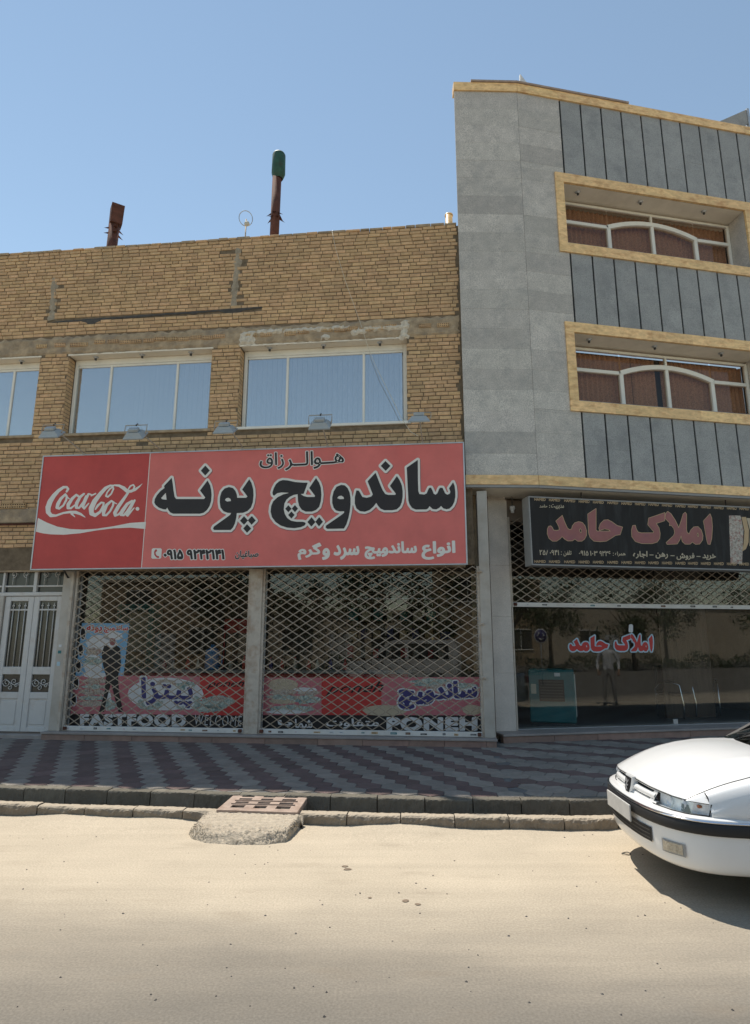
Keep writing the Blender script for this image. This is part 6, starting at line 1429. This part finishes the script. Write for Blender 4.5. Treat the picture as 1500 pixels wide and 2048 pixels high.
# bonnet
HS = 1.34
def hood_pt(a, t):
    """a lateral -1..1, t 0 front .. 1 windscreen"""
    w = a*(.660+.052*min(1, t/.35)); s0 = nose(a*.660, .022); s1 = 1.08+.20*abs(a)**2
    s = s0+(s1-s0)*t
    z0 = hood_front_z(w); zR = .955-.035*abs(a)**2.5
    z = z0+(zR-z0)*(1-(1-t)**2.5)+.030*math.sin(math.pi*min(1, t*1.0))*(1-abs(a)**2)*.8
    z += .006*math.exp(-((abs(a)-.62)/.07)**2)*min(1, t*4)
    return cp(s, w, z)
ts = [0, .012, .04, .09, .16, .25, .36, .5, .65, .8, .92, 1]
rows = [[hood_pt(a, t) for a in np.linspace(-1, 1, 33)] for t in ts]
lip = [[(x+.012, y, z-.02) for x, y, z in rows[0]]]
hd = part('bonnet', MB().grid(lip+rows), m_paint, car)
for nm, pts_ in (('front_gap', [hood_pt(a, .0) for a in np.linspace(-1, 1, 41)]), ('side_gap', [hood_pt(1, t) for t in np.linspace(0, 1, 20)]), ('side_gap', [hood_pt(-1, t) for t in np.linspace(0, 1, 20)])):
    part(nm, MB().tube([(x_, y_, z_-.0035) for x_, y_, z_ in pts_], .0042 if nm == 'front_gap' else .0035, n=6), m_black, hd)
# body side: wing, doors, rear quarter as one lofted skin per side, split at the panel gaps
WB = 2.67; WHEEL_S = (.94, .94+WB); WR = .30
def arch(s, r_=.345):
    z = -1
    for c_ in WHEEL_S:
        d = s-c_
        if abs(d) < r_: z = max(z, WR+math.sqrt(r_*r_-d*d))
    return z
def belt(s): return .868+.055*min(1, max(0, (s-.4)/1.1)) if s < 1.5 else .923+.02*min(1, (s-1.5)/2)
def top_in(s):
    if s <= 1.36: return .716
    return .72
def side_rows(sa, sb, n):
    rows = []
    for s in np.linspace(sa, sb, n):
        f0 = 0
        if s < .66:                                        # wing nose runs in above the lamp
            k = (s-.335)/.30; k = max(0, min(1, k))**.8
        else: k = 1
        zh = None
        hp = hood_pt(1, max(0, min(1, (s-nose(.660, .022))/(1.28-nose(.660, .022)))))
        ztop = hp[2]-.003 if s < 1.28 else .898+.03*min(1, (s-1.28)/.5)
        fl = .602 if s < .64 else .0
        wmax = .768+.077*k
        tail = 0 if s < 4.0 else .10*((s-4.0)/.42)**2
        we = abs(hp[1]-cv)+.004; sec = [(we, ztop-.002), (we+.4*(wmax-we)*.9, ztop-.006), (we+.72*(wmax-we), ztop-.030), (wmax-.022, ztop-.075), (wmax-.004, ztop-.14 if s > .66 else ztop-.115), (wmax, .64), (wmax+.002, .58), (wmax, .50), (wmax-.004, .38), (wmax-.02, .24), (wmax-.06, .19)]
        if s < .335:                                       # above the lamp the wing is only a narrow tongue
            lo, hi = .60, .80
            for _ in range(30):
                md = (lo+hi)/2
                if nose(md, .022) < s: lo = md
                else: hi = md
            wl = max(lo, we+.001); zl = hood_front_z(wl)-.003
            sec = [(we+(wl-we)*q/10, (ztop-.002)*(1-q/10)+zl*q/10-.012*(q/10)*(1-q/10)*-1) for q in range(11)]
        za = arch(s); row = []; last = 9
        for w, z in sec:
            z = max(z, za+.0, fl); z = min(z, last-.0005); last = z; row.append((s, w-tail, z))
        rows.append(row)
    return rows
for s_ in (-1, 1):
    for nm, sa, sb, n in (('wing_tip', .212, .3349, 10), ('wing', .3351, 1.44, 40), ('front_door', 1.446, 2.50, 12), ('rear_door', 2.506, 3.28, 12), ('rear_wing', 3.286, 4.42, 30)):
        o = part(nm, MB().grid([[cp(s, s_*w, z) for s, w, z in row] for row in side_rows(sa, sb, n)]), m_paint, car)
        if 'door' in nm:
            part('handle', MB().cbox(cu+sb-.24, cu+sb-.07, min(cv-s_*.845, cv-s_*.875), max(cv-s_*.845, cv-s_*.875), .80, .83, .006), m_rubber, o); part('rubbing_strip', MB().cbox(cu+sa+.02, cu+sb-.02, min(cv-s_*.843, cv-s_*.862), max(cv-s_*.843, cv-s_*.862), .47, .54, .006), m_rubber, o)
    for c_ in WHEEL_S:
        ctr = (cu+c_, cv-s_*.735, WR); sg_ = -s_
        ty = MB().lathe([(.19, -.085), (.255, -.095), (.29, -.085), (.30, -.05), (.30, .05), (.29, .085), (.255, .095), (.19, .085)], ctr, 'y', n=36)
        wh = part('wheel', ty, m_rubber, car)
        part('rim', MB().lathe([(.19, sg_*.07), (.185, sg_*.04), (.12, sg_*.03), (.06, sg_*.06), (0, sg_*.065)], ctr, 'y', n=28), m_alu, wh)
# cabin
def cabin(w, s, z): return cp(s, w, z)
def lat(s, wf, zf, n=13, crown=.03): return [cp(s+.10*abs(a)**2*(1 if s < 2.4 else -1), a*wf, zf+crown*(1-a*a)) for a in np.linspace(-1, 1, n)]
gh = part('windscreen', MB().grid([lat(1.09, .70, .925, crown=.03), lat(1.60, .66, 1.13, crown=.028), lat(2.0, .60, 1.345, crown=.03)]), m_cglass, car)
part('scuttle', MB().grid([[cp(1.05+.20*abs(a)**2, a*.715, .905+.03*(1-a*a)) for a in np.linspace(-1, 1, 13)], [cp(1.16+.16*abs(a)**2, a*.71, .92+.03*(1-a*a)) for a in np.linspace(-1, 1, 13)]]), m_dark, car)
rf = part('roof', MB().grid([lat(1.99, .605, 1.350), lat(2.15, .62, 1.378), lat(2.7, .625, 1.39), lat(3.15, .61, 1.372), lat(3.25, .60, 1.355)]), m_paint, car)
part('rear_window', MB().grid([lat(3.26, .595, 1.35), lat(3.80, .68, .985, crown=.02)]), m_cglass, car)
part('boot_lid', MB().grid([lat(3.79, .70, .975, crown=.02), lat(4.1, .70, .965, crown=.02), lat(4.42, .68, .94, crown=.02), lat(4.49, .68, .86, crown=.0), lat(4.50, .68, .60, crown=0)]), m_paint, car)
part('rear_bumper', MB().grid([[cp(4.40, w, .60), cp(4.56-.16*abs(w/.84)**4, w, .59), cp(4.58-.16*abs(w/.84)**4, w, .42), cp(4.50-.12*abs(w/.84)**4, w, .22)] for w in np.linspace(-.84, .84, 15)]), m_paint, car)
for s_ in (-1, 1):
    part('side_glass', MB().add([cp(1.46, s_*.735, .915), cp(3.70, s_*.735, .945), cp(3.28, s_*.625, 1.33), cp(2.08, s_*.63, 1.34)], [(0, 1, 2, 3)]), m_cglass, car)
    for pts in (((1.24, .722, .91), (2.04, .618, 1.35)), ((2.48, .742, .925), (2.52, .632, 1.36)), ((3.76, .735, .96), (3.28, .615, 1.355)), ((2.04, .618, 1.355), (3.28, .615, 1.36))):
        part('pillar', MB().bar(cp(pts[0][0], s_*pts[0][1], pts[0][2]), cp(pts[1][0], s_*pts[1][1], pts[1][2]), .05 if pts[0][0] < 1.5 else .075, .03, nrm=(0, 1, .3)), m_rubber if pts[0][0] < 1.5 else m_paint, car)
    mr = part('mirror', MB().cbox(cu+1.62, cu+1.74, min(cv-s_*.83, cv-s_*1.0), max(cv-s_*.83, cv-s_*1.0), .93, 1.05, .03), m_paint, car); part('mirror_stalk', MB().tube([cp(1.66, s_*.72, .92), cp(1.68, s_*.85, .96)], .018), m_rubber, mr)
    part('tail_lamp', MB().cbox(cu+4.42, cu+4.50, min(cv-s_*.50, cv-s_*.80), max(cv-s_*.50, cv-s_*.80), .68, .86, .02), m_red, car)
for q, (a, b, c_) in enumerate((((1.15, .10, .953), (1.29, .30, 1.035), (1.36, .60, 1.07)), ((1.16, -.42, .945), (1.27, -.22, 1.03), (1.32, .08, 1.065)))):
    wp = part('wiper', MB().tube([cp(*a), cp(*b)], .009, n=6), m_dark, car); part('wiper_blade', MB().tube([cp(b[0]-.06, b[1]-.26, b[2]-.045), cp(*b), cp(*c_)], .007, n=6), m_rubber, wp)
part('underbody_shadow_box', MB().cbox(cu+.16, cu+4.35, cv-.62, cv+.62, .22, .60, .05), m_black, car); part('dashboard', MB().cbox(cu+1.25, cu+1.75, cv-.62, cv+.62, .60, .87, .04), m_dark, car)  # underside is a dark box added to keep the car's shadow solid
for s_ in (-.35, .35): part('front_seat', MB().cbox(cu+2.35, cu+2.6, cv+s_-.24, cv+s_+.24, .5, 1.15, .06), m_dark, car)
part('cabin_floor', MB().box(cu+1.3, cu+3.9, cv-.68, cv+.68, .601, .63), m_dark, car)
part('engine_light_block', MB().box(cu+.20, cu+1.25, cv-.66, cv+.66, .60, .66), m_black, car)  # unseen black box added to block light under the bonnet

# ------------------------------------------------------------------ the other side of the street (seen in the shop glass)
m_beige = mat('beige_render', (.52, .43, .32), .9, .12, 2, .2, 40, stain=(.40, .32, .23), stain_amt=.4)
m_tanbrick = mat('far_brick', (.40, .29, .18), .9, .15, 6, .3, 60)
m_leaf = mat('leaves', (.055, .085, .028), .7, .4, 9, .0, rnd=.3)
m_bark = mat('bark', (.13, .095, .065), .95, .3, 12, .6, 40)
m_cloth1 = mat('pale_shirt', (.70, .70, .72), .9, .3, 22, .2)
m_cloth2 = mat('grey_trousers', (.34, .32, .30), .9, .2, 12, .2)
m_skin = mat('skin', (.36, .21, .14), .6, .08, 12, .05)
m_hair = mat('hair', (.02, .016, .013), .7, .2, 30, .2)
OP = Frame(180, 0)        # faces the shops: local x runs to the left of the view, local y away behind the camera
def house(x0, x1, d, h, mtl, label, wins, doorx):
    t = thing('house', label, 'building', OP, (x0, d, 0))
    part('wall', MB().box(x0, x1, d, d+7, 0, h), mtl, t); part('cornice', MB().cbox(x0-.1, x1+.1, d-.12, d+.2, h, h+.25, .03), m_beige, t)
    for (a, b, c_, e) in wins:
        w = part('window', MB().box(a, b, d-.02, d-.003, c_, e), m_doorglass, t); part('frame', MB().cbox(a-.08, b+.08, d-.06, d-.021, e, e+.08, .01).cbox(a-.08, b+.08, d-.08, d-.021, c_-.08, c_, .01).cbox((a+b)/2-.03, (a+b)/2+.03, d-.05, d-.0205, c_, e, .005), m_upvc, w)
    part('door', MB().cbox(doorx, doorx+1.5, d-.05, d-.002, 0, 2.3, .01), m_door, t)
house(-14.5, -6.2, 17, 3.6, m_beige, 'low beige rendered house across the road', [(-13.5, -12, 1.2, 2.6), (-9.2, -7.6, 1.2, 2.6)], -11.4)
house(-5.6, 2.5, 18, 6.4, m_tanbrick, 'two-storey tan brick house across the road', [(-4.8, -3.2, 1.2, 2.6), (-4.8, -3.2, 4.2, 5.6), (-.6, 1.2, 4.2, 5.6)], -1.6)
house(3.4, 15, 17, 3.4, m_beige, 'long beige house across the road beside the brick one', [(4.4, 6.2, 1.2, 2.5), (10, 12, 1.2, 2.5)], 7.4)
house(-26.5, -15.2, 19, 6.2, m_tanbrick, 'tall tan brick house across the road beyond the low beige one', [(-25.5, -23.5, 1.2, 2.6), (-25.5, -23.5, 4.2, 5.6), (-21, -19, 4.2, 5.6), (-18, -16.2, 4.2, 5.6), (-18, -16.2, 1.2, 2.6)], -21)
house(-64, -27.2, 20, 4.6, m_beige, 'long low beige house at the far end of the road', [(-38, -36, 1.2, 2.6), (-33, -31, 1.2, 2.6)], -35)
house(15.8, 26, 18, 5.8, m_tanbrick, 'tan brick house beyond the long beige house', [(17, 19, 1.2, 2.6), (17, 19, 4, 5.2), (22, 24, 4, 5.2)], 20)
def tree(x, d, h, cr, seed, label):
    t = thing('street_tree', label, 'tree', OP, (x, d, 0), 'trees across the road'); r = random.Random(seed)
    tr = MB(); tr.tube([(x, d, -.05), (x+.05, d, h*.25), (x+r.uniform(-.1, .1), d, h*.5)], [.14, .11, .08])
    for i in range(6):
        a = i*1.05+r.random(); tr.tube([(x, d, h*.42), (x+.4*cr*math.cos(a), d+.4*cr*math.sin(a), h*.6), (x+.75*cr*math.cos(a), d+.75*cr*math.sin(a), h*.78)], [.06, .04, .015], n=6)
    part('trunk', tr, m_bark, t); lf = MB()
    cl = [(x+cr*.65*r.uniform(-1, 1), d+cr*.65*r.uniform(-1, 1), h*.68+h*.25*r.uniform(-1, 1), cr*r.uniform(.25, .5)) for _ in range(16)]
    for i in range(2200):
        cx, cy, cz_, q = r.choice(cl); v = Vector((r.gauss(0, 1), r.gauss(0, 1), r.gauss(0, 1))).normalized()*q*r.random()**.4; p = Vector((cx, cy, cz_))+v
        a = Vector((r.gauss(0, 1), r.gauss(0, 1), r.gauss(0, 1))).normalized()*.09; b = a.cross(Vector((r.random(), r.random(), r.random()))).normalized()*.06
        lf.add([(p-a)[:], (p+b)[:], (p+a)[:], (p-b)[:]], [(0, 1, 2, 3)], rnd=r.random())
    part('crown', lf, m_leaf, t)
for i, (x, d, h, cr, lab) in enumerate(((-12.4, 11.8, 5.6, 2.0, 'bushy street tree at the end of the low beige house'), (-8.6, 11.2, 6.2, 2.3, 'big street tree in front of the low beige house'), (-5.0, 12.4, 5.2, 1.9, 'street tree between the beige and brick houses'),
        (-2.0, 11.6, 6.6, 2.4, 'tallest street tree before the tan brick house'), (1.9, 12.0, 5.0, 2.0, 'rounded street tree by the tan brick house corner'), (5.4, 11.5, 6.0, 2.2, 'broad street tree before the long beige house'), (9.2, 12.1, 5.2, 2.0, 'street tree before the far end of the long beige house'),
        (-16.2, 8.5, 5.4, 2.1, 'street tree before the tall tan brick house, by the hedge'), (-20.5, 10.5, 6.0, 2.4, 'spreading street tree in front of the tall tan brick house'), (-26.0, 9.5, 5.0, 2.0, 'street tree between the tall brick house and the far beige house'), (-31.5, 12.0, 6.2, 2.5, 'large street tree before the far beige house'), (13.5, 12.0, 5.6, 2.2, 'street tree between the long beige and the end brick houses'),
        (-37.5, 9.0, 5.8, 2.4, 'street tree midway along the far beige house'), (-44, 12.0, 6.4, 2.6, 'last big street tree by the far beige house'))):
    tree(x, d, h, cr, i+1, lab)
# low planting along the far kerb
hd_ = MB(); r = random.Random(17)
for i in range(11000):
    x = r.uniform(-50, 14); p = Vector((x, 10.2+r.uniform(-.5, .5), r.random()**.7*(.75+.3*math.sin(x*1.3)+.2*math.sin(x*3.1)))); a = Vector((r.gauss(0, 1), r.gauss(0, 1), r.gauss(0, 1))).normalized()*.08; b = a.cross(Vector((r.random(), .3, r.random()))).normalized()*.05
    hd_.add([(p-a)[:], (p+b)[:], (p+a)[:], (p-b)[:]], [(0, 1, 2, 3)], rnd=r.random())
solo('hedge', hd_, m_leaf, OP, (0, 10.2, 0), 'low leafy planting along the far side of the road', 'hedge', kind='stuff')
# white van parked across the road
vx, vd = 1.2, 3.4
van = thing('parked_van', 'white van parked across the road facing away from the granite building', 'van', OP, (vx, vd, 0))
x = vx-1.4
prof = [(x+.05, .35), (x+4.35, .35), (x+4.42, .70), (x+4.30, .98), (x+3.45, 1.10), (x+2.75, 1.74), (x+2.4, 1.84), (x+.15, 1.84), (x+.02, 1.6), (x, .6)]
part('body', MB().prism(prof, vd, vd+1.65), m_paint, van)
part('side_window', MB().prism([(x+2.05, 1.12), (x+3.2, 1.12), (x+2.66, 1.66), (x+2.05, 1.70)], vd-.012, vd-.002), m_doorglass, van); part('side_window', MB().prism([(x+.35, 1.12), (x+1.9, 1.12), (x+1.9, 1.70), (x+.35, 1.70)], vd-.012, vd-.002), m_doorglass, van)
part('windscreen', MB().add([(x+3.47, vd+.12, 1.125), (x+3.47, vd+1.53, 1.125), (x+2.80, vd+1.5, 1.735), (x+2.80, vd+.15, 1.735)], [(0, 1, 2, 3)]), m_doorglass, van)
part('bumper', MB().cbox(x+4.28, x+4.5, vd-.02, vd+1.67, .35, .58, .03), m_rubber, van)
for q in (vd+.1, vd+1.35): part('headlight', MB().cbox(x+4.33, x+4.43, q, q+.22, .72, .86, .02), m_refl, van)
for sx in (.8, 3.45):
    for sy in (.06, 1.59): wq = part('wheel', MB().lathe([(0, -.09), (.31, -.09), (.32, 0), (.31, .09), (0, .09)], (x+sx, vd+sy, .32), 'y', n=24), m_rubber, van); part('rim', MB().lathe([(.18, -.095 if sy < 1 else .095), (0, -.10 if sy < 1 else .10)], (x+sx, vd+sy, .32), 'y', n=20), m_alu, wq)
# a person standing at the kerb, mirrored in the agent's window
def mirror(fr, v, P): d = P.dot(fr.N)-fr.D-v; return P-fr.N*(2*d)
PP = mirror(GB, HV, ground(1222, 1410, 0)); tow = GB.w(B_(1222, 1350, HV)[0], HV, 0)-PP; pyaw = -math.degrees(math.atan2(tow.y, tow.x))+90
PF = Frame(pyaw, 0); pu, pv = PP.dot(PF.U), PP.dot(PF.N)
J = {'pel': (0, 0, .92, .13, .10), 'wa': (0, 0, 1.06, .125, .095), 'ch': (0, .01, 1.26, .155, .105), 'sh': (0, 0, 1.40, .11, .08), 'ne': (0, .0, 1.48, .052, .052), 'hd': (0, .012, 1.58, .075, .088), 'tp': (0, .005, 1.68, .06, .07)}
E_ = [('pel', 'wa'), ('wa', 'ch'), ('ch', 'sh'), ('sh', 'ne'), ('ne', 'hd'), ('hd', 'tp')]
for s_, n in ((-1, 'l'), (1, 'r')):
    J.update({n+'hip': (s_*.09, 0, .86, .085, .085), n+'kn': (s_*.12, .03, .48, .058, .058), n+'an': (s_*.135, -.01, .09, .042, .042), n+'to': (s_*.16, .16, .035, .04, .03),
              n+'s': (s_*.185, 0, 1.385, .055, .055), n+'el': (s_*.275, -.03, 1.12, .043, .043), n+'wr': (s_*.27, .12, .93, .03, .03), n+'pa': (s_*.255, .17, .87, .034, .02)})
    E_ += [('pel', n+'hip'), (n+'hip', n+'kn'), (n+'kn', n+'an'), (n+'an', n+'to'), ('sh', n+'s'), (n+'s', n+'el'), (n+'el', n+'wr'), (n+'wr', n+'pa')]
    for k in range(4): J[n+'f%d' % k] = (s_*(.235+.018*k), .20, .80-.004*abs(k-1.5), .009, .009); J[n+'g%d' % k] = (s_*(.232+.017*k), .185, .765+.004*abs(k-1.5), .008, .008); E_ += [(n+'pa', n+'f%d' % k), (n+'f%d' % k, n+'g%d' % k)]
    J[n+'th'] = (s_*.215, .19, .85, .010, .010); J[n+'tb'] = (s_*.205, .205, .81, .009, .009); E_ += [(n+'pa', n+'th'), (n+'th', n+'tb')]
keys = list(J); me = bpy.data.meshes.new('person'); me.from_pydata([J[k][:3] for k in keys], [(keys.index(a), keys.index(b)) for a, b in E_], [])
o = bpy.data.objects.new('person', me); C.objects.link(o)
sk = o.modifiers.new('skin', 'SKIN'); sk.use_smooth_shade = True; ss = o.modifiers.new('sub', 'SUBSURF'); ss.levels = 1; ss.render_levels = 1
for k, v in zip(keys, me.skin_vertices[0].data): v.radius = J[k][3:5]; v.use_root = k == 'pel'
dg = bpy.context.evaluated_depsgraph_get(); dg.update(); me2 = bpy.data.meshes.new_from_object(o.evaluated_get(dg)); o.modifiers.clear(); o.data = me2
for q in (m_cloth2, m_cloth1, m_skin, m_rubber): me2.materials.append(q)
for f in me2.polygons:
    c_ = f.center; f.material_index = 3 if c_.z < .075 else 2 if (c_.z > 1.455 or (abs(c_.x) > .19 and c_.z < .95) ) else 0 if c_.z < .95 else 1; f.use_smooth = True
o.scale = (1.06, 1.06, 1.06); o.location = PP; o.rotation_euler = (0, 0, -PF.yaw); BASE[o.name] = (0, 0, 0)
tag(o, 'person in a pale shirt and grey trousers standing by the kerb', 'person')
hr = MB(); hr.lathe([(0, .10), (.045, .092), (.075, .06), (.086, .01), (.082, -.03)], (0, -.012, 1.625), n=16); part('hair', hr, m_hair, o)
fc = MB()
for s_ in (-1, 1): fc.lathe([(0, .012), (.009, .008), (.012, 0)], (s_*.03, .088, 1.592), 'y', n=8)
part('eye', fc, m_hair, o); part('nose', MB().tube([(0, .09, 1.595), (0, .112, 1.565), (0, .095, 1.558)], [.008, .013, .006], n=8), m_skin, o); part('mouth', MB().cbox(-.022, .022, .083, .092, 1.53, 1.538, .003), m_hpink, o)
# blue roundabout sign on its post
SP_ = mirror(GB, HV, ground(1087, 1372, 0)); t = thing('road_sign', 'round blue roundabout sign on a thin post', 'road sign', Frame(170, 0), (0, 0, 0)); t.location = SP_
part('post', MB().tube([(0, .03, 0), (0, .03, 2.2)], .025), m_alu, t); part('disc', MB().lathe([(0, 0), (.29, 0), (.30, .01), (.29, .02), (0, .02)], (0, 0, 2.0), 'y', n=28), m_printw, t); part('face', MB().lathe([(0, -.004), (.26, -.004), (.26, -.001)], (0, 0, 2.0), 'y', n=28), m_navy, t)
for k in range(3):
    a0 = k*2.094; part('arrow', MB().tube([(.14*math.cos(a0+.2*i), -.008, 2.0+.14*math.sin(a0+.2*i)) for i in range(7)], [.022]*5+[.045, .004], n=6), m_printw, t)
